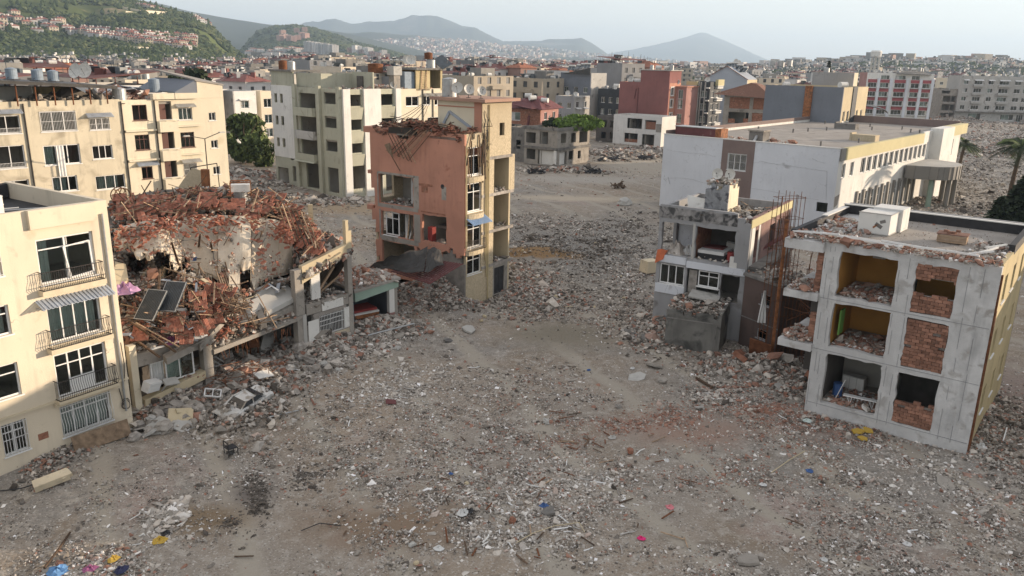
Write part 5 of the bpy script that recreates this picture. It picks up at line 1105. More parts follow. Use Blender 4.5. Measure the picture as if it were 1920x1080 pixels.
crumbs(t.location, RD, (-.9,-.9,1,1.6,2.45), 160, 'hut_top_rubble', base=.2, seed=70, lift=.25)
for k, lab in enumerate(('left white satellite dish on the stair hut of the burnt house','right white satellite dish on the stair hut of the burnt house')): make_dish(lab, ld(-4.1+k*.95,4.0+k*.3,11.25), (-.5,-.7)[k], .85, .25)
mb = MB(); mb.hexa([(-.6,-.3,0),(.5,-.35,0),(.5,-.1,0),(-.6,-.1,0),(-1,.2,1.3),(.5,.4,1.1),(.5,.5,1.1),(-1,.3,1.3)]); place('leaning_slab', mb, M_white, ld(-5.2,3.1,8.8), RD, 'white slab leaning left of the stair hut on the burnt house roof', 'concrete slab')
mb = MB(); mb.b2((-.8,-.2,0),(.6,.3,.55)); place('parapet_fragment', mb, M_yellow2, ld(-6.1,.8,8.8), RD, 'sunlit cream parapet fragment at the left front of the burnt house roof', 'concrete fragment')
crumbs(Db.location, RD, (-6.8,.3,-.1,7.8,8.82), 900, 'roof_rubble', base=.17, seed=71, lift=.3)
for k in range(14): x, y = U(-3.5,-.2), U(.5,7); mb = MB(); mb.b2((-U(.6,1.3),-.06,0),(U(.6,1.3),.06,.04)); place('roof_plank', mb, random.choice((M_wood,M_greylight,M_wooddark)), ld(x,y,9.0+U(0,.4)), (U(-.2,.2),U(-.2,.2),U(0,3)), 'plank lying in the roof rubble of the burnt house', 'plank', 'planks on the burnt house roof')
crumbs(Db.location, RD, (-6.7,.0,-1.1,2.8,5.94), 260, 'room_rubble', base=.13, seed=72, lift=.3)
# lower block in front
KX = (14.75, 53.1); RX = math.radians(-24); FOOT.append((*KX, RX, 3.8, 5))
Xb = house_frame('garage_block', 'low dark stained concrete block with rubble on its roof before the burnt house', 'concrete block', KX, -24)
M_stained = mat('stained dark concrete', (.17,.165,.15), .95, .25, .6, .5, 8, stain=((.06,.06,.055),.5,.7), streak=.6, crack=1.1)
mb = MB(); wall(mb, F, -3.9, 0, -.4, 3.0, [], .25, rag=lambda u, v: v > 2.75 and math.sin(u*9) > .5, step=.3, jit=.05); mb.build('front_wall', M_stained, Xb)
mb = MB(); wall(mb, FR, .25, 4.8, -.4, 3.1, [(3.2,.2,4.2,2.2)], .25); mb.build('side_wall', M_stained, Xb)
mb = MB(); wall(mb, FACE('left',3.9), .25, 4.8, -.4, 2.9, [], .25); mb.build('side_wall', M_greylight, Xb)
mb = MB(); fbox(mb, F, -3.85,-.1,2.35,2.42,-.03,-.003); fbox(mb, F, -.35,-.28,.2,2.3,-.012,-.003); mb.build('wall_crack_ridge', M_concdark, Xb)
mb = MB(); mb.b2((-3.7,.26,2.5),(-.26,4.7,2.7)); mb.build('roof_slab', M_concrub, Xb)
crumbs(Xb.location, RX, (-3.9,.1,-.1,4.7,2.7), 900, 'block_roof_rubble', base=.17, seed=73, lift=.6)
mb = MB(); mb.b2((-1.1,-.7,0),(1.1,.7,.12)); place('tilted_slab', mb, M_greylight, loc2w(Xb,(-1.9,3.4,3.3)), (.12,.08,RX), 'flat grey slab lying on the rubble of the dark concrete block', 'concrete slab')
# brown stair block
KS = (18.5, 52.3); RS = math.radians(-62); FOOT.append((*KS, RS, 3.6, 3.5))
Sb = house_frame('brown_stair_block', 'dark brown plastered stair block with two tiny windows beside the rebar cage', 'building', KS, -62)
so_ = [(-1.9,1.25,-1.0,1.95),(-1.9,3.75,-1.0,4.55)]
mb = MB(); wall(mb, F, -3.6, 0, -.3, 5.4, so_, .2); mb.build('front_wall', M_brown, Sb)
for r in so_: window(Sb, F, r, 1, 0, .05, M_grey, d=.05)
mb = MB(); mb.b2((-3.6,.21,-.3),(-3.4,3.5,5.4)); mb.b2((-.2,.21,-.3),(0,3.5,5.4)); mb.b2((-3.39,3.3,-.3),(-.21,3.5,5.4)); mb.build('side_wall', M_brown, Sb)
mb = MB(); mb.b2((-3.7,-.1,5.402),(.1,3.6,5.6)); mb.build('roof', M_concdark, Sb)
mb = MB(); fbox(mb, F, -3.62,.02,2.35,2.42,-.03,-.003); mb.build('joint_line', M_concdark, Sb)
crumbs(Sb.location, RS, (-3.6,0,0,3.5,5.6), 160, 'stair_roof_rubble', base=.15, seed=74, lift=.3)
# sagging maroon sheet
p0, p1 = G(1378,494,5.9), G(1478,440,7.3); dv = (p1-p0); sd_ = Vector((.8,.9,.25)).normalized()*1.6
mb = MB()
for i in range(24):
    a, b = p0+dv*i/24, p0+dv*(i+1)/24; h = Vector((0,0,.04 if i % 2 else 0)); mb.hexa([a+h,b+h,b+sd_+h,a+sd_+h]+[q+h+Vector((0,0,.02)) for q in (a,b,b+sd_,a+sd_)])
mb.beam(p0-Vector((0,0,.06)), p1-Vector((0,0,.06)), .08, .1)
tag(mb.build('fallen_eave', M_maroon), 'maroon eave sheet sloping beside the right corner of the burnt house', 'roof sheet')
# rebar cage and rusty post
t = thing('rebar_cage', 'tall cage of bare reinforcing bars standing free between the burnt house and the frame building', 'rebar cage', (18.35,52.1,0), .3)
for i in range(7):
    for j in range(2):
        mb = MB(); x = -.75+i*.3; y = j*.9; mb.tube((x,y,.2),(x+U(-.05,.05),y+U(-.05,.05),11.9+U(-.5,.2)),.022,n=5); mb.build('vertical_bar', M_rust, t)
for k, z in enumerate((1,2.2,3.4,4.6,5.8,7,8.2,9.4,10.2,11.6)): mb = MB(); [mb.beam(p, q, .025) for p, q in (((-.8,-.03,z),(1.1,-.03,z)),((1.1,-.03,z),(1.1,.93,z)),((1.1,.93,z),(-.8,.93,z)),((-.8,.93,z),(-.8,-.03,z)))]; mb.build('stirrup', M_rust, t)
mb = MB(); mb.box((0,0,5.4),(.22,.12,9.5)); mb.box((0,-.08,5.4),(.05,.05,9.5)); place('rusty_steel_post', mb, M_rustorange, (18.05,51.7,.1), -.3, 'orange rusted steel post standing inside the rebar cage', 'steel post')
t = thing('rebar_curtain', 'dark curtain of bent reinforcing bars hanging left of the frame building', 'rebar', (19.3,51.2,0), math.radians(-42))
for i in range(16): mb = MB(); x = -.2+i*.17; mb.tube((x,0,.3),(x+U(-.3,.3),U(-.4,.4),4),.018,n=4); mb.tube((x+.02,.02,3.9),(x+U(-.4,.4),U(-.5,.5),8.3-U(0,2)),.018,n=4); mb.build('bar', M_rust, t)
for k in range(8): mb = MB(); mb.tube((U(-1,0),U(-.5,.5),U(2,7)),(U(2,3),U(-.5,.5),U(3,8)),.025,n=4); mb.build('cross_bar', M_rust, t)
mb = MB(); n = 7
for i in range(n):
    for j in range(8):
        def q(i, j): w = .12+.35*(j/8); return Vector(((i/n-.5)*w*1.2, .08*math.sin(i*2.2+j*.4), -2.3*j/8))
        mb.hexa([q(i,j),q(i+1,j),q(i+1,j+1),q(i,j+1)]+[v+Vector((0,.02,0)) for v in (q(i,j),q(i+1,j),q(i+1,j+1),q(i,j+1))])
place('hanging_sheet', mb, M_cloth, G(1436,543,5.2)+Vector((-.15,-.3,0)), -.3, 'white cloth hanging from the rebar cage', 'cloth')
mb = MB(); mb.box((0,0,.5),(1.6,.08,1.5),(.3,.1,.2)); place('rusty_plate', mb, M_rust, (17.2,51.6,.6), -.9, 'rust brown steel plate leaning at the foot of the brown stair block', 'steel plate')
mb = MB(); mb.box((0,0,.1),(2.2,1.0,.35),(.5,.3,.9)); place('brick_wall_fragment', mb, M_brickwall, (15.9,51.2,.7), .2, 'fallen brick wall fragment in front of the brown stair block', 'wall fragment')
mb = MB(); mb.box((0,0,.15),(.9,.7,.5),(.3,.2,.4)); place('brick_lump', mb, M_brickwall, (19.6,47.9,.6), .2, 'orange brick lump beside the left column of the frame building', 'brick lump')

# ================================================================== H: collapsed building with the tile avalanche
KH = (-11.4, 54.8); RH = math.radians(53)
Hb = house_frame('collapsed_building', 'collapsed apartment building with a tilted roof slab buried in red roof tiles and battens', 'collapsed building', KH, 53)
Hi = Matrix.Translation((*KH, 0)) @ Matrix.Rotation(RH, 4, 'Z'); HI = Hi.inverted()
bot = [(205,664,3.3),(390,645,3.2),(400,640,3.0),(560,588,3.1),(570,522,5.6),(600,508,5.9),(662,474,6.6)]
top = [(205,376,9.0),(300,356,9.7),(400,350,10.1),(500,356,9.7),(560,388,8.8),(600,432,7.7),(662,458,6.9)]
def itp(tab, x, k): return float(np.interp(x, [p[0] for p in tab], [p[k] for p in tab]))
bt = [(214,472),(245,470),(262,478),(300,492),(318,498),(345,505),(400,528),(430,548),(470,538),(535,520),(548,512)]
tp = [(214,430),(250,418),(300,410),(380,402),(460,405),(520,412),(548,430)]
def in_slab(px, py, pad=0): return 214-pad < px < 548+pad and float(np.interp(px,[p[0] for p in tp],[p[1] for p in tp]))-pad < py < float(np.interp(px,[p[0] for p in bt],[p[1] for p in bt]))+pad
def slab_z(px, py):
    yb = float(np.interp(px,[p[0] for p in bt],[p[1] for p in bt])); yt = float(np.interp(px,[p[0] for p in tp],[p[1] for p in tp])); f = (yb-py)/(yb-yt)
    return float(np.interp(px,[214,300,345,430,548],[7.4,7.15,6.3,5.05,5.05])*(1-f)+np.interp(px,[214,380,548],[8.6,9.05,8.3])*f)
def hz_(px, py):
    yb, zb, yt, zt = itp(bot,px,1), itp(bot,px,2), itp(top,px,1), itp(top,px,2); t = max(-.1, min(1.1, (yb-py)/(yb-yt)))
    z = zb+(zt-zb)*max(0,t)**.85; 
    z -= 1.5*math.exp(-((px-258)/20)**2-((py-500)/22)**2)+1.5*math.exp(-((px-315)/18)**2-((py-508)/22)**2)+.8*math.exp(-((px-520)/50)**2-((py-560)/22)**2)
    if in_slab(px, py, 3): z = min(z, slab_z(px, py)-.45)
    return z
def surf(px, py, lift=0): return HI @ G(px, py, hz_(px, py)+lift)
NX, NY = 70, 44; mb = MB(); P = []
for j in range(NY+1):
    row = []
    for i in range(NX+1):
        px = 205+457*i/NX; yb, yt = itp(bot,px,1), itp(top,px,1); py = yb+(yt-yb)*j/NY
        row.append(surf(px, py, U(-.16,.16)))
    P.append(row)
for e, (dz, dd) in enumerate(((.25,1.0),(.5,2.5),(1.0,4.5))):
    P.append([p+Vector((-.0*dd, dd, 0))-Vector((0,0,p.z*dz*1.0)) for p in P[NY]])
for j in range(len(P)-1):
    for i in range(NX): mb.quad(P[j][i], P[j][i+1], P[j+1][i+1], P[j+1][i])
mb.build('rubble_core', mat('dusty rubble core', (.15,.125,.10), .97, .4, 2.5, 1, 6, stain=((.06,.05,.045),.4,1.5)), Hb)
# stones over the core
n = 5200; r = np.random.default_rng(91); pxs = r.uniform(207, 660, n); tt = r.random(n); Pp = []
for a, b in zip(pxs, tt): yb, yt = itp(bot,a,1), itp(top,a,1); Pp.append(Hi @ surf(a, yb+(yt-yb)*b, -.15 if in_slab(a, yb+(yt-yb)*b) else .05))
s_ = .17*np.exp(r.normal(0,.5,n)); scatter('heap_rubble', Pp, r.uniform(0,6.28,(n,3)), np.stack([s_*r.uniform(.6,1.6,n), s_, s_*r.uniform(.3,.9,n)],-1), np.where(r.random(n)<.25, r.uniform(.74,.84,n), r.uniform(0,.9,n)))
# the big slab, in real thickness, cracked in plates
def slab_plate(x0, x1, lift, th=.22, cut=(0,1), m=None):
    mb = MB(); nx = max(4, int((x1-x0)/5)); ny = 10; T_, B_ = [], []
    bite_ = [min(3, max(0, int((float(vn((x0+(x1-x0)*i/nx)*.055, 3.3))-.38)*12))) if x0 < 420 else 0 for i in range(nx+1)]
    for j in range(ny+1):
        a = []; 
        for i in range(nx+1):
            px = x0+(x1-x0)*i/nx; yb = float(np.interp(px,[p[0] for p in bt],[p[1] for p in bt])); yt = float(np.interp(px,[p[0] for p in tp],[p[1] for p in tp]))
            f = cut[0]+(cut[1]-cut[0])*j/ny; z = hz_(300+(px-300)*.9, yb+(yt-yb)*f)
            zb_ = {0:7.4}.get(0); zz = np.interp(px,[214,300,345,430,548],[7.4,7.15,6.3,5.05,5.05])*(1-f)+np.interp(px,[214,380,548],[8.6,9.05,8.3])*f+.12*math.sin(px*.03)+.05*math.sin(px*.08+f*4)
            yj = (yb+(yt-yb)*f)+(U(-7,5) if j == 0 else U(-2.5,2.5) if j == bite_[i] else 0)
            a.append(HI @ G(px, yj, zz+lift))
        T_.append(a); B_.append([p-Vector((0,0,th)) for p in a])
    bite = [min(3, max(0, int((float(vn((x0+(x1-x0)*i/nx)*.055, 3.3))-.38)*12))) if x0 < 420 else (1 if vn(i*.5, x0) > .7 else 0) for i in range(nx)]
    for j in range(ny):
        for i in range(nx):
            if j < bite[i]: continue
            if j == bite[i] and j: mb.quad(B_[j][i],B_[j][i+1],T_[j][i+1],T_[j][i])
            mb.quad(T_[j][i],T_[j][i+1],T_[j+1][i+1],T_[j+1][i]); mb.quad(B_[j+1][i],B_[j+1][i+1],B_[j][i+1],B_[j][i])
    for i in range(nx):
        if not bite[i]: mb.quad(B_[0][i],B_[0][i+1],T_[0][i+1],T_[0][i])
        mb.quad(T_[ny][i],T_[ny][i+1],B_[ny][i+1],B_[ny][i])
    for j in range(ny): mb.quad(B_[j+1][0],B_[j][0],T_[j][0],T_[j+1][0]); mb.quad(B_[j][nx],B_[j+1][nx],T_[j+1][nx],T_[j][nx])
    return mb.build('roof_slab', m or M_plateslab, Hb)
slab_plate(214, 318, .25); slab_plate(319.5, 408, .20); slab_plate(409, 470, .30); slab_plate(471, 548, .06)
def frag(pts, th, m, name='slab_fragment'):
    mb = MB(); mb.poly([HI @ G(*p) for p in pts], th); return mb.build(name, m, Hb)
frag([(262,575,5.2),(300,545,5.6),(312,500,6.4),(285,490,6.5),(262,520,5.9)], .2, M_beige)
frag([(228,600,5.0),(262,560,5.4),(300,552,5.5),(285,580,5.0)], .2, M_plateslab)
frag([(215,560,6.0),(240,520,6.6),(236,495,7.0),(215,490,7.2)], .2, M_beige)
frag([(412,618,3.5),(425,600,3.9),(468,575,4.7),(472,592,4.2)], .25, M_greylight); frag([(405,596,3.9),(420,585,4.4),(512,545,4.9),(520,560,4.5),(470,590,4.0)], .28, M_greylight)
frag([(462,548,4.9),(475,540,5.1),(500,600,3.7),(488,604,3.6)], .5, M_concrete); frag([(470,545,5.0),(530,520,5.3),(556,556,4.4),(500,585,4.1)], .3, M_greylight)
frag([(487,590,3.9),(552,562,4.1),(556,572,3.8),(492,600,3.6)], .3, M_concrete, 'edge_beam')
frag([(365,640,3.7),(375,648,3.6),(455,560,5.1),(445,556,5.2)], .35, M_concrete, 'edge_beam')
frag([(305,665,3.35),(312,672,3.3),(390,632,3.9),(385,622,4.1)], .4, M_concrete, 'edge_beam')
frag([(560,512,5.9),(566,522,5.7),(640,474,6.9),(634,468,7.0)], .4, M_beige, 'edge_beam')
mb = MB()
for k in range(15): p = HI @ G(504+k*3.4, 566-k*1.4, 4.1); mb.box(p, (.1,.06,U(.4,.62)), (0,U(-.1,.1),0))
mb.build('corrugated_strip', M_white, Hb)
for pts_ in ([(330,452),(360,448),(395,462),(402,486),(430,505)],[(250,440),(290,448),(310,470)],[(450,425),(462,470),(440,500),(452,530)],[(380,420),(410,436),(450,432)],[(500,440),(488,470),(500,500)]):
    mb = MB(); P_ = []
    for a_, b_ in zip(pts_, pts_[1:]):
        for i in range(4): q_ = i/4; x_, y_ = a_[0]+(b_[0]-a_[0])*q_+U(-2,2), a_[1]+(b_[1]-a_[1])*q_+U(-2,2); P_.append(HI @ G(x_, y_, slab_z(x_, y_)+.27+.12*math.sin(x_*.03)+.05*math.sin(x_*.08)))
    for a_, b_ in zip(P_, P_[1:]): mb.beam(a_, b_, U(.02,.07), .03)
    mb.build('slab_crack', M_concdark, Hb)
r = np.random.default_rng(93); Pp = []
while len(Pp) < 900:
    a_, b_ = r.uniform(216,546), r.uniform(405,545)
    if in_slab(a_, b_, -2) and vn(a_*.04, b_*.05) > .45: Pp.append(G(a_, b_, slab_z(a_, b_)+.36))
n = len(Pp); s_ = .075*np.exp(r.normal(0,.5,n)); scatter('slab_crumbs', Pp, r.uniform(0,6.28,(n,3)), np.stack([s_*r.uniform(.6,1.6,n), s_, s_*r.uniform(.3,.9,n)],-1), np.where(r.random(n)<.35, r.uniform(.72,.84,n), r.uniform(.2,.9,n)))
# standing frame
def fb(name, u0,u1,v0,v1,d0,d1,m=M_concrete): b_ = MB(); fbox(b_, F, u0,u1,v0,v1,d0,d1); return b_.build(name, m, Hb)
def jag(name, u0,u1,v0,v1,t,m, hs=(), rag=None, off=0): b_ = MB(); wall(b_, lambda u, v, d: Vector((u, d+off, v)), u0,u1,v0,v1,hs,t,rag=rag,step=.25,jit=.07); return b_.build(name, m, Hb)
fb('column',-16.5,-16.1,-.3,4.2,0,.4,M_yellow2); fb('column',-12.05,-11.45,-.3,2.9,0,.5); fb('column',-12.1,-11.5,2.92,4.05,.0,.5)
fb('column',-5.0,-4.55,-.3,3.1,.0,.5); fb('column',-5.0,-4.3,3.12,6.3,.05,.5); fb('column',-4.5,-4.2,-.2,3.1,.05,.4,M_greylight)
fb('column',-.45,-.05,-.3,7.0,0,.4); jag('broken_column',-.5,-.0,7.02,9.3,.3,M_beige,rag=lambda u, v: v > 8.2 and u > -.2 or v > 9.0)
fb('beam',-16.08,-12.07,2.85,3.62,.02,.4); fb('beam',-4.18,-.47,3.0,3.75,.02,.4); mb = MB(); mb.hexa([F(-4.4,6.0,0),F(-.47,6.75,0),F(-.47,6.75,.35),F(-4.4,6.0,.35),F(-4.4,6.5,0),F(-.47,7.35,0),F(-.47,7.35,.35),F(-4.4,6.5,.35)]); mb.build('beam', M_beige, Hb)
mb = MB(); mb.hexa([F(-16.0,.25,-.15),F(-12.1,.95,-.15),F(-12.1,.95,.4),F(-16.0,.25,.4),F(-16.0,.85,-.15),F(-12.1,1.45,-.15),F(-12.1,1.45,.4),F(-16,.85,.4)]); mb.build('sill_beam', M_beige, Hb)
mb = MB(); mb.hexa([F(-11.4,2.3,-.1),F(-5.05,2.85,-.1),F(-5.05,2.85,3.5),F(-11.4,2.3,3.5),F(-11.4,2.6,-.1),F(-5.05,3.1,-.1),F(-5.05,3.1,3.5),F(-11.4,2.6,3.5)]); mb.build('sagging_slab', M_concrete, Hb)
mb = MB(); mb.b2((-16.1,.41,2.9),(-12.1,4.5,3.15)); mb.b2((-4.5,.41,3.1),(-.1,5,3.35)); mb.b2((-16.1,.41,.5),(-12,3,.7)); mb.build('floor_slab', M_concdark, Hb)
mb = MB(); mb.b2((-16,3.0,-.2),(-12,3.1,2.89)); mb.b2((-11.4,5.5,-.3),(-4.6,5.6,3)); mb.b2((-4.5,3,-.2),(-.4,3.1,3.0)); mb.build('inner_wall', M_dark, Hb)
window(Hb, F, (-15.3,1.35,-12.6,2.78), 3, 0, .08, d=.2, curtain=[(.02,.35),(.4,.75)], sill=False, miss=(0,))
jag('barred_window_wall',-4.18,-.47,-.3,2.98,.22,M_concrub,[(-3.15,1.25,-1.0,2.7)],rag=lambda u, v: (v > 2.3 and (u < -3.6 or u > -.8)) )
for (u0,u1,v0,v1) in ((-4.15,-3.25,.95,2.55),(-.95,-.5,1.3,2.8),(-2.9,-1.0,3.02,3.6)): fb('white_plaster_patch',u0,u1,v0,v1,-.05,-.003,M_white)
fb('sill_wall_render',-3.2,-.5,.1,1.2,-.04,-.003,M_creamlow)
window(Hb, F, (-3.15,1.25,-1.0,2.7), 2, .3, .05, d=.1, grille='bars', sill=False)
mb = MB()
for k in range(16): mb.b2((-3.7,.0+.0,4.0+k*.13),(-2.95,.12+(.05 if k%2 else 0),4.12+k*.13))
mb.build('corrugated_panel', M_white, Hb)
mb = MB(); mb.beam(F(-2.8,3.9,.8), F(-1.2,5.8,.6), .15); mb.beam(F(-2.2,3.9,1.2), F(-.8,5.0,.6), .12); mb.build('fallen_timber', M_wood, Hb)
crumbs(Hb.location, RH, (-4.2,.0,-.3,4,3.36), 500, 'floor_rubble', base=.17, seed=80, lift=.6)
crumbs(Hb.location, RH, (-11.4,-.1,-5.2,3,2.75), 800, 'floor_rubble', base=.15, seed=81, lift=.5)
crumbs(Hb.location, RH, (-16,.0,-12.1,2.5,3.6), 420, 'floor_rubble', base=.18, seed=82, lift=.4)
crumbs(Hb.location, RH, (-13.4,-.1,-12,1.0,1.0), 200, 'floor_rubble', base=.14, seed=83, lift=.5, tint=redt)
for k in range(22): x = U(-11,-5.2); mb = MB(); mb.tube(F(x,2.6,-.05), F(x+U(-.2,.2),U(1.6,2.3),-.05-U(0,.2)), .014, n=4); mb.build('bent_bar', M_rust, Hb)
# tiles
pp = []; big = []
def patch(px, py, nx, ny, rz, tilt=-.6, lift=.42, keep=.94, roll=0, parts=True):
    c = surf(px, py, lift); R = (Matrix.Rotation(rz, 3, 'Z') @ Matrix.Rotation(-tilt, 3, 'X') @ Matrix.Rotation(roll, 3, 'Y'))
    for i in range(nx):
        for j in range(ny):
            if random.random() > keep-.12: continue
            p = c+R @ Vector(((i-nx/2)*.25, (j-ny/2)*.34, .02*j+U(-.02,.02))); (pp if parts else big).append((p, (R @ Euler((.06+U(-.12,.12),U(-.14,.14),U(-.16,.16))).to_matrix()).to_euler()))
A0 = -RH
for a in ((255,395,9,4,.25),(300,380,12,5,.1),(345,388,10,4,-.05),(280,405,5,3,.5),(410,490,6,4,.3),(416,515,4,3,.1),(405,545,5,4,-.2),(425,560,4,6,-.35),(400,590,5,3,.6),(380,610,6,3,.7),(350,622,4,4,.3),(470,395,7,4,.1),(520,372,6,4,-.4),(555,395,5,4,-.6)): patch(*a[:4], A0+a[4])
for a in ((235,370,6,3,.4),(395,372,7,4,-.1),(440,380,7,3,.2),(500,385,6,4,-.3),(540,420,5,4,-.5),(560,435,6,4,-.7),(580,452,6,3,-.7),(600,462,5,3,-.6),(530,440,5,3,-.2),(500,420,4,3,.1),(375,560,4,4,.4),(445,530,3,3,.2),(330,600,5,4,.2),(270,620,4,3,.1)): patch(*a[:4], A0+a[4], parts=False)
for k, (p, e) in enumerate(pp[:300]): link('roof_tile', tile_me, Hb, p, e)
rest = [(p, e, 1) for p, e in pp[300:]+big]
for k in range(950):
    q = random.random()
    if q < .5: px, py = U(207,600), None; py = itp(top,px,1)+abs(random.gauss(0,1))*24+2
    elif q < .8: px, py = random.gauss(400,42), random.gauss(575,45)
    elif q < .93: px, py = random.gauss(560,30), random.gauss(440,22)
    else: px, py = random.gauss(270,40), random.gauss(620,20)
    if not (206 < px < 660): continue
    yb, yt = itp(bot,px,1), itp(top,px,1)
    if not (yt < py < yb) or (in_slab(px, py) and random.random() < (.97 if px < 430 else .85 if px < 500 else .45)): continue
    rest.append((surf(px, py, U(.02,.22)), (U(-1,1),U(-1,1),U(0,6.3)), U(.6,1)))
for k in range(420):
    px = U(216,548); yt = float(np.interp(px,[p[0] for p in tp],[p[1] for p in tp])); py = yt+abs(random.gauss(0,1))*(10+22*float(vn(px*.03, 8.8))**2*3)*(1.6 if px > 470 else 1)
    if in_slab(px, py): rest.append((HI @ G(px, py, slab_z(px, py)+U(.33,.5)), (U(.2,1.0),U(-.5,.5),U(0,6.3)), U(.7,1)))
for k in range(44):
    px = U(220,548); py = float(np.interp(px,[p[0] for p in tp],[p[1] for p in tp]))+U(-2,16); a_ = HI @ G(px, py, slab_z(px, py)+.42); stick(Hb, a_-Vector((U(-.8,.8),U(-.5,.5),.1)), a_+Vector((U(-.8,.8),U(-.9,.2),U(-.5,.4))), .06, .04)
stuff(tiles_mesh(rest).build('tile_heap', M_tile, Hb))
# battens and beams
def stickpx(a, b, w=.07, h=.05, me=None, l0=.3, l1=.4): stick(Hb, surf(a[0],a[1],l0), surf(b[0],b[1],l1), w, h, 'timber', me)
for k in range(230):
    q = random.random()
    if q < .55: px = U(215,590); py = itp(top,px,1)+U(0,45)
    elif q < .85: px, py = random.gauss(400,50), random.gauss(560,45)
    else: px, py = random.gauss(270,35), random.gauss(590,30)
    if not (208 < px < 655): continue
    py = min(max(py, itp(top,px,1)+1), itp(bot,px,1)-4); a_ = U(0,PI); L_ = U(8,32)
    c0 = surf(px, py, U(.2,.6)); v_ = Vector((U(-1,1),U(-1,1),U(-.35,.5))).normalized()*U(.6,1.6); stick(Hb, c0-v_, c0+v_, U(.05,.09), U(.03,.06))
for k in range(26): px, py = U(300,520), U(440,520); a_ = G(px, py, slab_z(px, py)+.35); stick(Hb, HI @ a_, HI @ (a_+Vector((U(-.7,.7),U(-.6,.3),U(.0,1.0)))), U(.04,.08), .04)
for k in range(9): stick(Hb, surf(395+k*6,478+k*5,.5), surf(425+k*7,560+k*7,.45), .08, .05)      # rafters still joined
for k in range(12): stick(Hb, surf(385+k*3,485+k*9,.58), surf(440+k*3,500+k*9,.55), .04, .03)
for k in range(7): stick(Hb, surf(520+k*9,378+k*4,1.1), surf(545+k*9,450+k*3,.4), .08, .05)
for k in range(9): stick(Hb, surf(515+k*3,388+k*8,1.0-k*.06), surf(585+k*2,400+k*8,.8-k*.05), .04, .03)
for a, b, z0, z1 in (((322,455),(338,505),1.8,.3),((375,440),(372,468),1.6,.2),((330,445),(325,520),.5,.5),((395,455),(400,480),1.4,.2),((300,505),(293,600),1.5,.4),((240,600),(330,660),.6,.4),((258,640),(300,670),.5,.3)):
    stick(Hb, surf(*a, z0), surf(*b, z1), .12, .1, 'timber', stick2_me)
mb = MB(); mb.box((0,0,0),(.35,.3,3.0)); place('broken_chimney_post', mb, M_beige, G(583,410,8.0)+Vector((0,0,-.4)), .3, 'pale concrete post standing in the battens at the right end of the tile heap', 'concrete post')
# loose things on the heap
def W2(px, py, lift=0): return G(px, py, hz_(px,py)+lift)
make_tank('dented steel tank lying on its side on the red tile heap', W2(268,414,.0), .5, 1.5, M_tank, horiz=True, rot=.35)
make_tank('rust stained white tank below the two dark solar panels on the tile heap', W2(325,604,-.1), .38, 1.5, M_tankwhite, horiz=True, rot=.1)
mb = MB(); mb.tube((0,0,0),(0,0,.75),.3,n=14); mb.tube((0,0,.75),(0,0,.8),.2,n=12); place('blue_drum', mb, mat('faded blue plastic', (.09,.15,.30), .5, .15, 2, 0), W2(367,500,.25), (.4,.1,0), 'faded blue drum standing among the battens on the roof slab', 'drum')
mb = MB(); mb.tube((0,0,0),(0,0,.5),.27,.3,n=14); place('yellow_drum', mb, M_yellowfoam, W2(519,494,.2), (.5,.2,0), 'yellow drum at the right end of the tilted slab', 'drum')
for k, (px, py, rz, lab) in enumerate(((283,572,-.25,'left dark ribbed solar collector lying on the heap'),(321,556,-.15,'right dark ribbed solar collector lying on the heap'))):
    t = thing('solar_collector', lab, 'solar collector', W2(px, py, .75), rz); R = Matrix.Rotation(.75, 3, 'X')
    mb = MB(); mb.box((0,0,0),(1.25,2.0,.09),R); mb.build('collector_case', M_panel, t)
    mb = MB(); [mb.box(R @ Vector((-.55+i*.1,0,.055)),(.035,1.86,.02),R) for i in range(12)]; mb.build('rib', M_darkmetal, t)
    mb = MB(); [mb.box(R @ Vector((x,0,.055)),(.04,2.0,.03),R) for x in (-.61,.61)]; [mb.box(R @ Vector((0,y,.055)),(1.17,.04,.03),R) for y in (-.98,.98)]; mb.build('frame', M_tank, t)
make_tank('upright steel tank behind the tile heap beside the rusty frame', W2(453,386,.0), .5, 1.3, M_tank)
t = thing('heater_stand', 'rusty orange heater frame on top of the tile heap', 'metal frame', W2(452,366,.6), .3)
mb = MB(); mb.box((0,0,.55),(1.3,.8,.5)); mb.build('tank_casing', M_tankwhite, t); mb = MB(); [mb.beam((x,y,0),(x,y,1.0),.06) for x in (-.7,.7) for y in (-.45,.45)]; mb.beam((-.7,-.45,1),(.7,-.45,1),.07); mb.beam((-.7,.45,1),(.7,.45,1),.07); mb.build('frame', M_rustorange, t)
t = thing('cable_reel', 'rust brown spoked reel at the left end of the tile heap', 'reel', W2(228,382,.1), .9)
for s in (-.3,.3):
    mb = MB(); [mb.beam((.6*math.cos(i*PI/8),s,.62+.6*math.sin(i*PI/8)),(.6*math.cos((i+1)*PI/8),s,.62+.6*math.sin((i+1)*PI/8)),.06) for i in range(16)]; [mb.beam((0,s,.62),(.6*math.cos(i*PI/3),s,.62+.6*math.sin(i*PI/3)),.05) for i in range(6)]; mb.build('rim', M_rust, t)
mb = MB(); mb.tube((0,-.3,.62),(0,.3,.62),.1,n=8); mb.build('axle', M_rust, t)
t = thing('collapsed_tarp', 'grey tarpaulin hanging from a bent frame behind the tile heap', 'tarpaulin', GD(352,338,66), .4)
mb = MB(); mb.hexa([(-1.6,-.2,-1.6),(1.2,-.5,-1.4),(1.3,-.4,-1.4),(-1.5,-.1,-1.6),(.4,.3,1.0),(1.5,.1,.6),(1.5,.2,.6),(.4,.4,1.0)]); mb.build('tarp', M_pebble, t); mb = MB(); mb.beam((.3,.3,1.0),(2.4,.3,1.3),.07); mb.beam((2.4,.3,1.3),(2.5,.3,-2.4),.07); mb.beam((.3,.3,1.0),(.3,.3,-2.4),.07); mb.build('frame', M_iron, t)
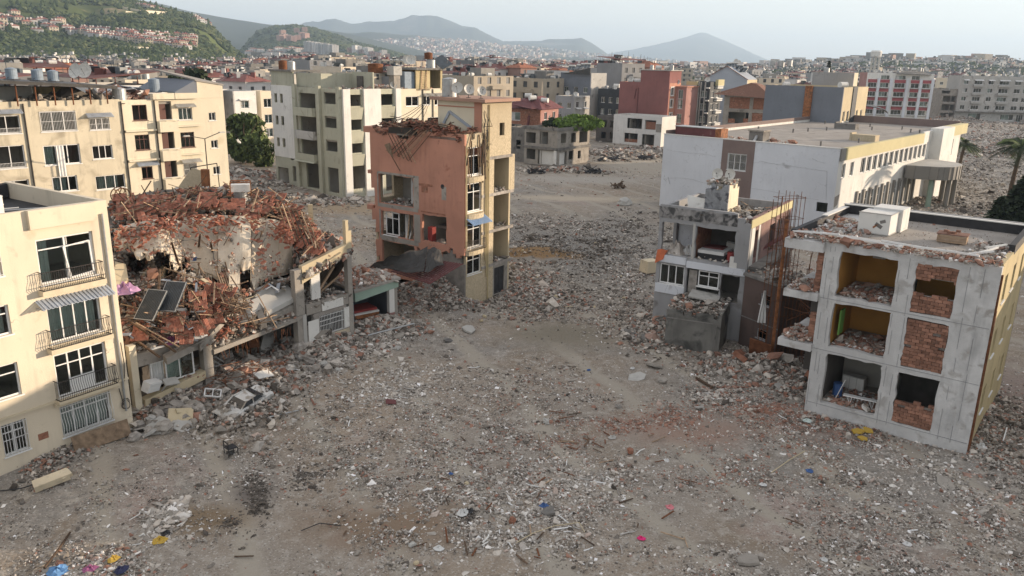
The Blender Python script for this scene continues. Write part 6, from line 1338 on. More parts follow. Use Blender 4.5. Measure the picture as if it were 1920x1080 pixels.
mb = MB(); mb.tube((0,0,0),(.05,0,1.9),.35,n=10); place('rusty_boiler', mb, M_rustorange, GD(385,338,65.5)+Vector((0,0,-1)), .1, 'upright rusty orange boiler behind the tile heap', 'boiler')
cloth_heap('magenta_cloth', HI.inverted() @ F(-14.0,3.72,.1), .5, M_magenta, 'magenta cloth draped over the beam of the collapsed building', n=5, flat=.5)
mb = MB(); mb.box((0,0,0),(2.6,.09,.09)); place('white_pole', mb, M_pvc, Hi @ F(-14.2,3.75,-.12), (0,0,RH), 'long white pole lying on the concrete beam of the collapsed building', 'pole')
cloth_heap('white_plastic_sheet', W2(372,632,.35), .45, M_cloth, 'crumpled white plastic sheet at the lower edge of the tile heap', n=5, flat=.6)
cloth_heap('lilac_bedding', W2(232,548,.4), .8, mat('lilac cloth', (.42,.25,.40), .95, .2, 2, .1), 'lilac bedding at the left edge of the heap beside the cream block', n=5, flat=.5)
for k in range(26):
    px, py = (U(470,545), U(530,570)) if k < 10 else (U(225,420), U(500,650)); mb = MB(); mb.box((0,0,.1),(U(.3,1.1),U(.06,.3),.04),(U(-.5,.5),U(-.5,.5),0)); place('loose_panel_scrap', mb, random.choice((M_white,M_greylight,M_greysheet,M_beige)), W2(px,py,.4), U(0,3), 'pale scrap of panel lying on the heap of the collapsed building', 'panel scrap', 'panel scraps on the collapsed building')
# furniture in front of bay one
for k, (u, v, rot, m_, lab) in enumerate(((-15.6,1.3,(.3,.2,.4),M_pvc,'white drawer unit tipped on the sill of the collapsed building'),(-14.4,1.35,(.7,.2,.2),M_greylight,'glass topped table tipped over the sill beam of the collapsed building'))):
    mb = MB(); mb.b2((-.5,-.05,0),(.5,.45,.6 if k == 0 else .1)); [mb.b2((-.45,-.07,.06+i*.18),(.45,-.051,.2+i*.18)) for i in range(3)] if k == 0 else [mb.b2((x,.0,-.5),(x+.06,.06,-.003)) for x in (-.45,.4)]; place(('drawer_unit','tipped_table')[k], mb, m_, Hi @ F(u,v,-.35), (rot[0],rot[1],RH+rot[2]), lab, ('drawers','table')[k])
# ---- green shop
KG2 = (-8.9, 59.4); RG2 = math.radians(39)
Gs = house_frame('shop_ruin', 'low broken shop with a pale green beam and a red boat shaped bed inside', 'ruined shop', KG2, 39)
mb = MB(); mb.hexa([F(-3.7,2.3,-.05),F(.05,2.9,-.05),F(.05,2.9,.3),F(-3.7,2.3,.3),F(-3.7,3.0,-.05),F(.05,3.45,-.05),F(.05,3.45,.3),F(-3.7,3.0,.3)]); mb.build('green_beam', M_teal, Gs)
mb = MB(); mb.hexa([F(-3.8,3.02,-.15),F(.2,3.47,-.15),F(.2,3.47,5),F(-3.8,3.02,5),F(-3.8,3.22,-.15),F(.2,3.67,-.15),F(.2,3.67,5),F(-3.8,3.22,5)]); mb.build('roof_slab', M_concrub, Gs)
mb = MB(); fbox(mb, F, -.75,-.3,.9,2.85,.0,.4); mb.build('column', M_white, Gs); mb = MB(); fbox(mb, F, -.75,-.3,-.2,.898,-.01,.41); mb.build('column_base', M_pink, Gs)
mb = MB(); fbox(mb, F, -.28,.0,-.2,2.88,.05,.4); mb.build('column', M_concrete, Gs)
mb = MB(); mb.b2((-3.6,4.4,-.2),(-.1,4.6,3.0)); mb.b2((-.2,.5,-.2),(0,4.39,2.9)); mb.b2((-3.7,.5,-.2),(-3.55,4.39,2.6)); mb.build('inner_wall', M_greyblue, Gs)
crumbs(Gs.location, RG2, (-3.8,-.1,.2,5,3.3), 700, 'roof_rubble', base=.15, seed=84, lift=.5, tint=redt)
crumbs(Gs.location, RG2, (-3.8,-1.6,.6,1.0,.05), 420, 'floor_rubble', base=.2, seed=85, lift=.5)
t = thing('red_bed', 'red bed with a white stripe inside the ruined green shop', 'bed', loc2w(Gs,(-2.3,1.2,.65)), RG2)
mb = MB(); mb.b2((-1.1,-.5,0),(1.0,1.3,.3)); mb.build('bed_base', M_rustorange, t); mb = MB(); mb.b2((-1.12,-.52,.302),(1.02,1.3,.42)); mb.build('mattress', M_white, t); mb = MB(); mb.b2((-1.05,-.3,.422),(.95,1.3,.6)); mb.build('cover', M_red, t)
mb = MB(); mb.tube((0,0,0),(3.4,1.4,.35),.06,n=6); place('steel_pipe', mb, M_tank, G(690,636,.3)+Vector((0,0,.3)), .15, 'long grey pipe lying in the rubble before the green shop', 'pipe')
for k in range(16):
    p = Vector((U(-15,-12.5), U(63,67.5), 0)); p.z = gz(p.x,p.y)+U(0,1.2); v_ = Vector((U(-1,1),U(-1,1),U(-.2,.9))); mb = MB(); mb.beam(-v_*.8, v_*.8, .06); place('twisted_bar', mb, random.choice((M_maroon,M_rust,M_black,M_pvc)), p, 0, 'twisted metal bar in the scrap pile left of the peach house', 'metal bar', 'bars in the scrap pile')
# ================================================================== middle distance buildings
def grid(u0, u1, n, w, rows, h): 
    st = (u1-u0)/n; return [(u0+st*(i+.5)-w/2, v, u0+st*(i+.5)+w/2, v+h) for v in rows for i in range(n)]
def bblock(name, label, cat, K, rotd, W_, D_, H, m, mr=None, fh=(), rh=(), frames=True, fm=None, roofm=None, slabs=None, ragf=None, par=.5, group=None, missp=.25, nx=2, curt=.3):
    o = house_frame(name, label, cat, K, rotd, group); FOOT.append((K[0], K[1], math.radians(rotd), W_, D_))
    shell(o, W_, D_, H, fh, rh, m=m, mr=mr, t=.3, floors=slabs or tuple(np.arange(.1, H-2.5, 3.2)), part_d=min(4, D_-2), roofm=roofm, par=par, ragf=ragf)
    if frames:
        for F_, hs in ((F, fh), (FR, rh)):
            for r in hs:
                if r[3]-r[1] < 3: window(o, F_, r, nx, 0, .09, fm, miss=(0,) if random.random() < missp else (), curtain=[(.05,.9)] if random.random() < curt else None)
    return o
R3 = lambda *a: a
I_ = bblock('grey_ruin', 'gutted two storey grey concrete house with white wall remnants and a shrub on its roof', 'ruined house', (8.2,156.9), -38, 8, 11.6, 7.4, M_concrete, M_concrete,
    [(-7.6,4.2,-5.2,6.3),(-4.2,4.2,-2.2,6.6),(-7.4,1.0,-5.2,3.0),(-4.6,.2,-.7,3.0)], [(1.0,.2,3.6,2.8),(1.3,4.5,3.2,6.4),(4.3,1.0,5.9,2.8),(4.8,4.4,6.6,6.3),(7.5,1,8.6,2.6),(7.8,4.2,10.8,6.4)], frames=False, slabs=(.1,3.6))
mb = MB(); fbox(mb, F, -8.1,.1,3.2,3.65,-.35,-.003); fbox(mb, FR, -.1,11.7,3.2,3.65,-.35,-.003); fbox(mb, F, -8.2,.2,6.9,7.5,-.25,-.003); fbox(mb, FR, -.2,11.8,6.9,7.5,-.25,-.003); mb.build('slab_edge', M_concdark, I_)
mb = MB(); fbox(mb, F, -4.5,-.9,.2,2.9,.5,.6); fbox(mb, FR, 1.1,3.5,.2,2.7,.5,.6); fbox(mb, F, -.5,.0,-.1,3.15,-.3,-.004); mb.build('white_wall_remnant', M_white, I_)
li = lambda x, y, z: loc2w(I_, (x, y, z))
I2 = bblock('grey_annex', 'dirty grey wall block leaning against the left of the gutted grey house', 'ruined house', (2.3,163), -38, 5, 6, 6.9, M_concdark, M_concdark, [(-2.6,2.6,-1.4,4.4)], [], frames=False)
J_ = bblock('pink_house', 'pink rendered house with a maroon sheet roof and white framed windows', 'house', (5.8,190), -30, 10, 9.3, 9.3, M_brickwall, M_pink, [(-8.5,3.2,-5,5.4),(-8.5,6.3,-5.4,8.2)], grid(.6,9,2,1.4,(3.6,6.6),1.7)+[(4.4,6.8,5,7.6),(4.4,3.6,5,4.4)], par=.2)
mb = MB(); mb.hexa([(-11,-1,9.1),(1,-1,9.1),(1,10.4,9.1),(-11,10.4,9.1),(-6,4,11.6),(-2.5,3,11.9),(-2.5,6,11.9),(-6,6,11.6)]); mb.build('hipped_roof', M_maroon, J_)
mb = MB(); mb.hexa([(-7,-2,10.0),(-1,-2.5,9.2),(1.2,3,9.6),(-4,3,11.4),(-7,-2,10.12),(-1,-2.5,9.32),(1.2,3,9.72),(-4,3,11.52)]); mb.build('loose_roof_sheet', M_maroon, J_)
for k in range(7):
    mb = MB(); mb.beam((0,0,0),(0,0,7),.35 if k < 2 else .12)
lj = lambda x, y, z: loc2w(J_, (x, y, z))
mb = MB(); mb.beam((0,0,0),(.9,0,7.6),.5,.4); place('leaning_column', mb, M_maroon, lj(-3.4,-.9,0), math.radians(-30), 'dark red column leaning on the front of the pink house', 'column')
K1 = bblock('grey_flats', 'grey stained flats with white window awnings beside the pink house', 'apartment building', (15.2,215), -40, 6, 7.5, 11.2, M_grey, M_greylight, grid(-6,0,2,1.3,(2,5,8),1.5), grid(.3,7,2,1.4,(2,5,8.2),1.6))
for v in (4.7, 7.9, 11): 
    for u in (.9, 4.2): 
        if v < 10.2 or 1: awning(K1, FR, u, u+2.2, v-1.2 if v > 11 else v, v+.3 if v < 11 else v, .9, M_cloth, ribs=False)
K2 = bblock('loft_block', 'tall dark fronted block with a pale side wall and solar collectors on its ridge', 'apartment building', (22.2,245), -42, 11.5, 8, 16.8, M_greyblue, M_greylight, grid(-11,0,3,1.5,(2,5,8,11),1.6), [], curt=.6)
mb = MB(); mb.hexa([(-12.5,-1,16.3),(.5,-1,16.3),(.5,-.9,16.3),(-12.5,-.9,16.3),(-10,-1,16.4),(.5,-1,18.3),(.5,-.9,18.3),(-10,-.9,16.4)]); mb.build('sloping_gable', M_darkmetal, K2)
L_ = bblock('dark_block', 'charcoal rendered block crowded with rooftop tanks next to the brick red wall', 'apartment building', (31.2,240), -40, 8.6, 9, 12.4, M_blacktile, M_blacktile, grid(-8,0,3,1.3,(1.8,5,8.4),1.6), [])
bblock('low_dark_house', 'low dark ruined house squeezed between the loft block and the brick red building', 'house', (30.5,205), -40, 12, 8, 6.5, M_dark, M_concdark, grid(-11,0,4,1.6,(.8,3.8),1.7), [], frames=False)
Mb = bblock('brick_red_block', 'big brick red building with a blank side wall and salmon front with pale window surrounds', 'apartment building', (38.8,208), -38, 14.5, 6.5, 15.2, M_redbrick, M_peach, [], [(1.2,v,2.6,v+1.9) for v in (2.4,5.8,9.2,12.2)], curt=.8)
mb = MB(); mb.b2((-8.3,.02,15.21),(-.02,6.4,18.2)); mb.build('upper_storey', M_redbrick, Mb)
mb = MB(); mb.b2((-8.6,-.2,18.202),(.4,6.6,18.4)); mb.build('upper_roof', M_greylight, Mb)
mb = MB()
for v in (2.4,5.8,9.2,12.2): 
    for r in ((.95,v-.25,2.85,v-.02),(.95,v+1.92,2.85,v+2.15),(.95,v-.018,1.18,v+1.9),(2.62,v-.018,2.85,v+1.9)): fbox(mb, FR, r[0],r[2],r[1],r[3],-.1,-.003)
mb.build('window_surround', M_white, Mb)
mb = MB(); mb.tube((-8.8,-.1,4),(-8.8,-.1,13.8),.1,n=6); mb.beam((-9.8,-.1,11),(-9.4,-.1,13.5),.15); mb.build('drainpipe', M_maroon, Mb)
M2 = bblock('salmon_block', 'narrow rose coloured block with tall white window surrounds right of the brick red building', 'apartment building', (43.6,209.5), -38, 5.2, 9, 14.2, M_pink, M_pink, [(u,v,u+1.3,v+2.3) for u in (-4.6,-2.2) for v in (1.6,5.2,8.8,11.3)][:8], [], curt=.8)
mb = MB(); mb.b2((-5.4,-.25,14.21),(.3,8,14.45)); mb.build('cornice', M_peach, M2)
N_ = bblock('striped_block', 'charcoal and cream striped block with curved balconies', 'apartment building', (50.4,213), -38, 6.4, 7, 15.6, M_blacktile, M_blacktile, grid(-6.2,-.3,2,2.0,(2,5.2,8.4,11.6),1.7), grid(.3,6.5,2,1.8,(2,5.2,8.4,11.6),1.7), nx=3, curt=.7)
for v in (1.2,4.3,7.5,10.7,13.9):
    mb = MB(); fbox(mb, F, -6.4,-3.6,v,v+.35,-.7,-.003); fbox(mb, F, -6.4,-3.6,v+.5,v+.75,-.75,-.003); fbox(mb, F, -.9,.0,v,v+.35,-.5,-.003); fbox(mb, FR, 3.2,6.6,v,v+.35,-.7,-.003); fbox(mb, FR, 3.2,6.6,v+.5,v+.75,-.75,-.003); mb.build('balcony_band', M_white, N_)
mb = MB(); fbox(mb, FR, 3.0,6.8,14.66,16.2,-.8,-.003); fbox(mb, F, -6.4,-3.4,14.66,15.6,-.8,-.003); mb.build('top_band', M_ledge, N_)
mb = MB(); [fbox(mb, F, u,u+.25,1,15.5,-.35,-.003) for u in (-3.2,-2.6,-1.4)]; mb.build('fin', M_greylight, N_)
O_ = bblock('white_frame_ruin', 'two storey white framed ruin with brick infill below the brick red wall', 'ruined house', (36.0,199), -36, 13.5, 8, 7.3, M_white, M_white, [(-9.6,4.1,-5.4,6.6),(-4.6,4.1,-1.6,6.4),(-10.2,.6,-6.4,2.9),(-5.2,.2,-1.8,2.9)], [], frames=False, slabs=(.1,3.5))
mb = MB(); fbox(mb, F, -4.55,-1.65,4.15,6.0,.4,.5); fbox(mb, F, -10.1,-6.5,.6,1.4,.4,.5); mb.build('brick_infill', M_brickwall, O_)
mb = MB(); fbox(mb, F, -1.5,0,3.6,5.6,-.03,-.003); mb.build('grey_infill', M_concrete, O_)
P_ = bblock('brick_ruin', 'ruined brick infilled house with a sagging red roof', 'ruined house', (58.9,190), -30, 10.5, 9, 13.2, M_concrete, M_concrete, [(-9.2,3.0,-4.4,5.6),(-3.6,3.0,-.6,5.4),(-9.2,6.6,-4.4,9.2),(-3.6,6.6,-.6,9.2),(-9.2,10,-4.4,12.6),(-3.6,10,-.6,12.6)], [], frames=False)
mb = MB(); [fbox(mb, F, a,b,v,v2,.15,.3) for a,b,v,v2 in ((-9.2,-4.4,10,12.6),(-3.6,-.6,10,12.6),(-3.6,-.6,6.6,9.2),(-9.2,-7.6,6.6,7.6),(-5.6,-4.4,6.6,7.8))]; mb.build('brick_infill', M_brickwall, P_)
mb = MB(); mb.hexa([(-13,-1.5,13.2),(1.5,-1.5,12.6),(1.5,10,12.8),(-12,10,13.4),(-5,2,16.0),(-3.6,2,15.7),(-3.6,6,15.7),(-5,6,16.0)]); mb.build('sagging_roof', M_tiledark, P_)
lp = lambda x, y, z: loc2w(P_, (x, y, z))
Y_ = bblock('gabled_block', 'pale blue grey gable wall with rows of solar collectors on its roof', 'apartment building', (71.6,255), -36, 13.6, 9, 15.6, mat('blue grey render', (.33,.36,.40), .92, .06, .3, .1), M_beige, [], grid(.5,8,2,1.5,(6,9,12),1.6))
mb = MB(); mb.hexa([(-13.6,.01,15.61),(0,.01,15.61),(0,9,15.61),(-13.6,9,15.61),(-7.2,.01,19.4),(-6.4,.01,19.4),(-6.4,9,19.4),(-7.2,9,19.4)]); mb.build('gable', MATS['blue grey render'], Y_)
mb = MB(); mb.beam((-14,-.3,15.6),(-6.8,-.3,19.6),.3,.15); mb.beam((-6.8,-.3,19.6),(.4,-.3,15.6),.3,.15); mb.build('verge', M_tiledark, Y_)
bblock('striped_neighbour', 'blank pale blue grey flank wall standing behind the striped block', 'apartment building', (60.8,232), -36, 9, 9, 12.5, MATS['blue grey render'], MATS['blue grey render'], [], [])
Q_ = bblock('slate_block', 'wide blank slate grey wall with a rusty chimney stripe and a beige windowed side', 'apartment building', (59.9,150), -41, 15, 13.5, 16.4, M_greyblue, M_beige, [], [(u,v,u+1.1,v+1.9) for u in (1.2,3.3) for v in (10.2,6.6)]+[(u,v,u+1.1,v+1.9) for u in (8.2,10.6) for v in (10.2,6.6)], curt=.7, nx=1)
mb = MB(); fbox(mb, F, -6.9,-5.6,0,16.5,-.6,-.003); mb.build('rusty_flue', M_rustorange, Q_)
mb = MB(); fbox(mb, FR, 5.0,7.2,0,16.45,-.15,-.003); mb.build('dark_strip', M_blacktile, Q_)
mb = MB(); fbox(mb, FR, .0,13.5,5.3,6.0,-.06,-.003); mb.build('grey_band', M_grey, Q_)
mb = MB(); [fbox(mb, FR, u-.15,u+1.25,v-.2,v-.02,-.12,-.003) for u in (1.2,3.3,8.2,10.6) for v in (10.2,6.6)]; mb.build('window_surround', M_white, Q_)
Qt = bblock('upper_cabin', 'grey rooftop storey with a cream end standing behind the slate grey wall', 'apartment building', (68.0,166), -41, 8.4, 2.5, 18.9, M_grey, M_cream, [], [], frames=False)
Rw = bblock('arched_shed', 'cream hall with a torn curved dark roof behind the long white building', 'shed', (84,196), -20, 8.5, 8, 9.5, M_ochre, M_cream, grid(-7.5,-.5,3,1.4,(5.6,),2.4), [])
mb = MB()
for i in range(10):
    a0, a1 = PI*i/10, PI*(i+1)/10; c = lambda a: Vector((-2-6.5*math.cos(a)*1.1,0,9.5+1.6*math.sin(a)))
    p, q = c(a0), c(a1); d_ = Vector((0,8.6,0)); e_ = Vector((0,-.6,0)); mb.hexa([p+e_,q+e_,q+d_,p+d_]+[v+Vector((0,0,.15)) for v in (p+e_,q+e_,q+d_,p+d_)])
mb.build('curved_roof', M_darkmetal, Rw)
S_ = house_frame('crimson_block', 'five storey apartment block with crimson and white panels and open balconies', 'apartment building', (152.1,300), -10); FOOT.append((152.1,300,math.radians(-10),23,12))
rows = (3.4,6.6,9.8,13.0); cols = ((-22.4,-19.4),(-18.2,-15.2),(-13.2,-9.6),(-7.6,-4.8),(-3.6,-.8))
sh = [(c[0],v,c[1],v+1.7) for v in rows for c in cols]+[(c[0],15.9,c[1],17.4) for c in cols[1:4]]+[(-14,.8,-10,2.2),(-7,.8,-3,2.2)]
shell(S_, 23, 12, 18.2, sh, [(2,v,4.5,v+1.6) for v in rows], m=M_white, mr=M_pink, floors=(.1,3,6.2,9.4,12.6,15.6), roofm=M_roof)
for r in sh: window(S_, F, r, 3 if r[2]-r[0] > 2.9 else 2, 0, .1, miss=(0,) if random.random() < .3 else (), curtain=[(.1,.7)] if random.random() < .5 else None)
for c in cols:
    for v in rows: mb = MB(); fbox(mb, F, c[0]-.1,c[1]+.1,v+1.75,v+2.9,-.15,-.003); mb.build('crimson_panel', M_redpanel, S_)
    for v in rows: mb = MB(); fbox(mb, F, c[0]-.1,c[1]+.1,v-.25,v-.02,-.7,-.003); mb.build('balcony_ledge', M_greylight, S_)
for u in (-19.0,-14.6,-9.0,-4.4,-.4): mb = MB(); fbox(mb, F, u-.35,u+.6,1.5,16.4,-.45,-.16 if u > -.5 or u < -18.5 else -.155); mb.build('white_pier', M_whiteblue, S_)
mb = MB(); mb.hexa([(-13,-1.2,17.9),(-1.4,-1.2,17.7),(-1.4,11,18.9),(-13,11,18.9),(-13,-1.2,18.15),(-1.4,-1.2,17.95),(-1.4,11,19.15),(-13,11,19.15)]); mb.build('attic_roof', M_concdark, S_)
T_ = house_frame('grey_flats_row', 'long grey row of flats with white window shades facing the cleared field', 'apartment building', (203.5,325), -5); FOOT.append((203.5,325,math.radians(-5),27,12))
th = [(c,v,c+w,v+1.7) for v in (4.6,7.9,11.2,14.4) for c, w in ((-25.6,1.8),(-21.5,3.0),(-16.2,2.0),(-12,3.6),(-6.2,2.4),(-2.8,1.8))]+[(-22,.4,-17,3.2),(-9.5,.8,-4.5,3.0),(-3.4,.2,-.8,3.0)]
shell(T_, 27, 12, 17.6, th, [], m=M_greylight, floors=(.1,4,7.3,10.6,13.8), roofm=M_concdark)
for r in th: window(T_, F, r, 3 if r[2]-r[0] > 2.5 else 2, 0, .1, miss=(0,) if random.random() < .3 else (), curtain=[(.1,.7)] if random.random() < .4 else None)
for k in range(5): r = th[18+k]; awning(T_, F, r[0]-.2, r[2]+.2, r[3]-.3, r[3]+.2, 1.0, M_cloth, ribs=False)
for c, w in ((-12.3,4.2),(-22,4)): mb = MB(); [fbox(mb, F, c,c+w,v-.9,v-.05,-1.0,-.003) for v in (4.6,7.9,11.2,14.4)]; mb.build('balcony', M_greylight, T_)
mb = MB(); fbox(mb, F, -28,2,3.5,3.9,-1.2,-.003); mb.build('canopy', M_concdark, T_)
T2 = bblock('grey_corner_flats', 'grey flats cut by the right edge of the picture', 'apartment building', (228,322), -3, 23, 12, 19.5, M_concrete, M_concrete, grid(-23,0,6,2.2,(1,4.6,7.9,11.2,14.4),1.7), [])
U_ = bblock('torn_block', 'torn open grey block between the crimson block and the grey flats row', 'ruined building', (179,328), -6, 8.5, 9, 12.4, M_concrete, M_concrete, [(-7.5,4,-2.5,6.5),(-7.5,7.4,-2.5,9.8),(-7.5,1,-2.5,3)], [], frames=False, ragf=lambda u, v: v > 10.5 and u < -5)
bblock('cream_flats', 'small cream flats in sunlight seen through the gap behind the torn grey block', 'apartment building', (236,430), -20, 14, 10, 15.5, M_cream, M_cream, grid(-14,0,4,1.6,(6,9,12),1.5), grid(0,10,3,1.6,(6,9,12),1.5))
LW = bblock('white_flats', 'white flats with small awnings standing behind the tree left of the olive block', 'apartment building', (-59.7,172), -42, 11, 5.4, 12.6, M_greylight, M_white, [(-9,3,-6,5.2)], [(1.6,v,3.6,v+1.6) for v in (2.6,5.8,9.0)], curt=.8)
for v in (10.7,7.5): awning(LW, FR, 1.3, 3.9, v, v+.3, .7, M_white, ribs=False)
bblock('white_flats_wing', 'cream wing with tall arched windows right of the white flats', 'apartment building', (-55.6,177.5), -42, 4, 3.4, 12.5, M_cream, M_cream, [], [(.7,v,2.6,v+1.9) for v in (2.6,5.6,9)], curt=.8)
bblock('slate_sliver', 'slate blue flank wall squeezed against the left of the olive block', 'house', (-53,186), -42, 5, 5, 12, M_greyblue, M_greyblue, [], grid(.5,9,3,1.3,(3,6,9),1.5))

# ------------------------------------------------------------------ trees and plants
def leafy(name, label, cat, loc, h, r, trunk=.3, mcrown=None, n=2600, ell=(1,1,.9), crown_z=None, leaf=.28, group=None, seed=0):
    t = thing(name, label, cat, loc, 0, group); rr = np.random.default_rng(seed+int(abs(loc[0]*13)))
    cz = crown_z or h*.6; mb = MB()
    mb.tube((0,0,-.3),(0,0,h*.35),trunk,trunk*.75,8); tips = []
    for k in range(7):
        a = k*2.4; p = Vector((0,0,h*.33)); q = Vector((math.cos(a)*r*.45, math.sin(a)*r*.45, h*(.5+.1*(k % 3)))); mb.tube(p,q,trunk*.5,trunk*.25,6); q2 = q+Vector((math.cos(a+.4)*r*.3, math.sin(a+.4)*r*.3, h*.18)); mb.tube(q,q2,trunk*.25,trunk*.1,5); tips += [q, q2]
    mb.build('trunk', M_bark, t)
    cl = [Vector(rr.normal(0,.52,3)) for _ in range(26)]; v = []; f = []
    for i in range(n):
        c = cl[i % 26]; d = Vector(rr.normal(0,.16,3)); p = c+d
        if p.length > 1.15: p = p.normalized()*1.1
        P0 = Vector((p.x*r*ell[0], p.y*r*ell[1], cz+p.z*(h-cz)*ell[2])); R = Euler(rr.uniform(0,6.28,3)).to_matrix(); s = leaf*rr.uniform(.6,1.5); k = len(v)
        for q in ((-s,-s*.5,0),(s,-s*.5,.1*s),(s*.8,s*.5,0),(-s*.8,s*.5,.1*s)): v.append(tuple(P0+R @ Vector(q)))
        f.append((k,k+1,k+2,k+3))
    me = bpy.data.meshes.new('crown'); me.from_pydata(v, [], f); me.materials.append(mcrown or M_leaf); me.update(); link('crown', me, t); return t
leafy('broadleaf_tree', 'dense dark green tree standing between the yellow terrace and the white flats', 'tree', (-51.5,154,-.3), 9.2, 4.0, .35, M_leaf, 5600, (1,1,1.0), 5.0, .34)
leafy('bushy_tree', 'small dark green tree beside the taller one behind the yellow terrace', 'tree', (-47.2,150,-.3), 4.6, 2.4, .2, M_leaf, 2400, (1,1,1.1), 2.6, .28)
leafy('roof_shrub', 'fresh green shrub spreading on the roof of the gutted grey house', 'shrub', li(-.5,8,6.9), 2.6, 4.2, .1, M_leafbright, 3600, (1.1,.7,1), 1.2, .26)
leafy('roof_shrub', 'dark green shrub at the left end of the gutted grey house roof', 'shrub', li(-5.5,6,6.9), 1.8, 2.0, .08, M_leafdark, 1200, (1,1,1), .9, .24)
leafy('distant_tree', 'round green tree among the maroon roofs behind the yellow terrace', 'tree', (*GD(358,135,170)[:2],5), 11.5, 5, .3, M_leafdark, 2600, (1,1,1), 8, .5)
def conifer(label, loc, h, r, n=2600, group=None, name='conifer'):
    t = thing(name, label, 'tree', loc, 0, group); mb = MB(); mb.tube((0,0,-.3),(0,0,h*.9),h*.022,.03,8); mb.build('trunk', M_bark, t); v = []; f = []
    for i in range(n):
        z = h*(.06+.94*random.random()**1.2); R0 = r*(1-(z/h))**.75*(.35+.65*random.random())+.05; a = U(0,2*PI); P0 = Vector((math.cos(a)*R0, math.sin(a)*R0, z)); R = Euler((U(-.6,.6),U(-.6,.6),a)).to_matrix(); s = U(.14,.4)*r/2; k = len(v)
        for q in ((-s,-s*.35,0),(s,-s*.35,-.2*s),(s,s*.35,-.2*s),(-s,s*.35,0)): v.append(tuple(P0+R @ Vector(q)))
        f.append((k,k+1,k+2,k+3))
    me = bpy.data.meshes.new('crown'); me.from_pydata(v, [], f); me.materials.append(M_leafdark); link('crown', me, t); return t
conifer('dark cypress standing alone on the skyline behind the gabled roofs', (124.7,330,5), 17.2, 2.9, 3000, name='cypress')
conifer('larger dark conifer cut by the right edge below the palm tree', (66.5,103,-.2), 7.0, 3.6, 3600)
conifer('smaller dark conifer just left of the larger one under the palm tree', (62.6,101.5,-.2), 4.6, 2.1, 1800)
def palm(label, loc, h, L=3.2, nf=26, lean=.05):
    t = thing('palm_tree', label, 'tree', loc, 0); mb = MB(); prev = Vector((0,0,-.3)); n = 9
    for i in range(1, n+1):
        q = Vector((lean*h*(i/n)**2, 0, h*i/n)); mb.tube(prev,q,.34-.10*i/n,.36-.10*i/n,9); prev = q
    mb.build('trunk', M_bark, t); top_ = prev
    for k in range(nf):
        a = k*2.4+U(-.2,.2); el = U(-.5,1.15); m_ = MB(); ps = []
        for i in range(8):
            s = i/7; dr = s*s*1.5*(1.0 if el > 0 else .6); ps.append(top_+Vector((math.cos(a)*L*s*math.cos(el), math.sin(a)*L*s*math.cos(el), L*s*math.sin(el)*1-dr*L*.35)))
        side = Vector((-math.sin(a), math.cos(a), 0))
        for i in range(7):
            m_.beam(ps[i], ps[i+1], .05)
            for j in range(3):
                c = ps[i].lerp(ps[i+1], j/3)
                for sg in (-1,1):
                    w = (.75-.5*abs(i/7-.45))*L/3.2; tip = c+side*sg*w+(ps[i+1]-ps[i]).normalized()*w*.7-Vector((0,0,w*.45)); d = (ps[i+1]-ps[i]).normalized()*.07; m_.quad(c-d, c+d, tip+d*.2, tip-d*.2)
        m_.build('frond', M_leafdark if k % 3 else M_leaf, t)
    return t
palm('tall palm tree standing in the rubble field at the right edge', (72.5,116,-.2), 9.6, 4.0, 34)
palm('short palm tree behind the far end of the long white building', (84.5,152,0), 6.5, 3.2, 22)

# ------------------------------------------------------------------ rooftop things of the middle distance
GRP = 'rooftop gear of the middle distance'
T0 = make_tank('white drum on a far roof', (0,0,-50), .5, 1.4, M_tankwhite, True, group=GRP); D0 = make_dish('dish', (0,0,-50), 0, 1.3, .3, GRP); S0 = make_solar('solar', (0,0,-50), 0, 1.0, GRP); V0 = make_tank('upright tank', (0,0,-50), .55, 1.2, M_tank, group=GRP)
protos = {'t': T0, 'd': D0, 's': S0, 'v': V0}; used = set()
WORD = {'t': ('white drum heater lying on', 'white drum heaters on'), 'd': ('pale satellite dish standing on', 'satellite dishes on'), 's': ('pair of solar collectors under a white drum on', 'solar heaters on'), 'v': ('upright steel tank standing on', 'upright tanks on')}
def gear(kind, root, where, pts):
    for (x, y, z) in pts:
        p = loc2w(root, (x, y, z)) if root else Vector((x, y, z)); rot = (0,0,U(-.5,.5)+(root.rotation_euler[2] if root and kind == 's' else 0))
        lab = WORD[kind][0]+' '+where; g = WORD[kind][1]+' '+where
        if kind not in used: o = protos[kind]; used.add(kind); o.location = p; o.rotation_euler = rot; o['label'] = lab; o['group'] = g
        else: dup(protos[kind], p, rot, lab, g, (U(.85,1.15),)*3)
gear('t', J_, 'the maroon roof of the pink house', [(-8,2,10.2),(-5,3,11.3),(-3,1.5,10.9),(-.5,3,10.4)])
gear('v', K1, 'the grey flats beside the pink house', [(-2,4,10.7)]); gear('d', K1, 'the grey flats beside the pink house', [(-1,2,10.7),(-4,3,10.7)])
gear('s', K2, 'the ridge of the tall loft block', [(-9,2,17.2),(-7,2,17.5),(-5,2,17.8),(-3,2,18)])
gear('v', L_, 'the charcoal block', [(-7,2,11.9),(-5.5,4,11.9),(-4,2,11.9),(-2.5,5,11.9),(-1,3,11.9)]); gear('d', L_, 'the charcoal block', [(-3,1,11.9)]); gear('t', L_, 'the charcoal block', [(-6,6,12.5),(-2,7,12.5)])
gear('t', Mb, 'the low left roof of the brick red building', [(-13,3,14.8),(-11.5,4,14.8),(-10,2,14.8)]); gear('d', Mb, 'the low left roof of the brick red building', [(-9.5,4,14.8),(-12,1.5,14.8)])
gear('v', Mb, 'the top of the brick red building', [(-6.4,2,18.4),(-1.2,3,18.4)]); gear('t', Mb, 'the top of the brick red building', [(-4.4,2,18.4),(-2.6,3,18.4)])
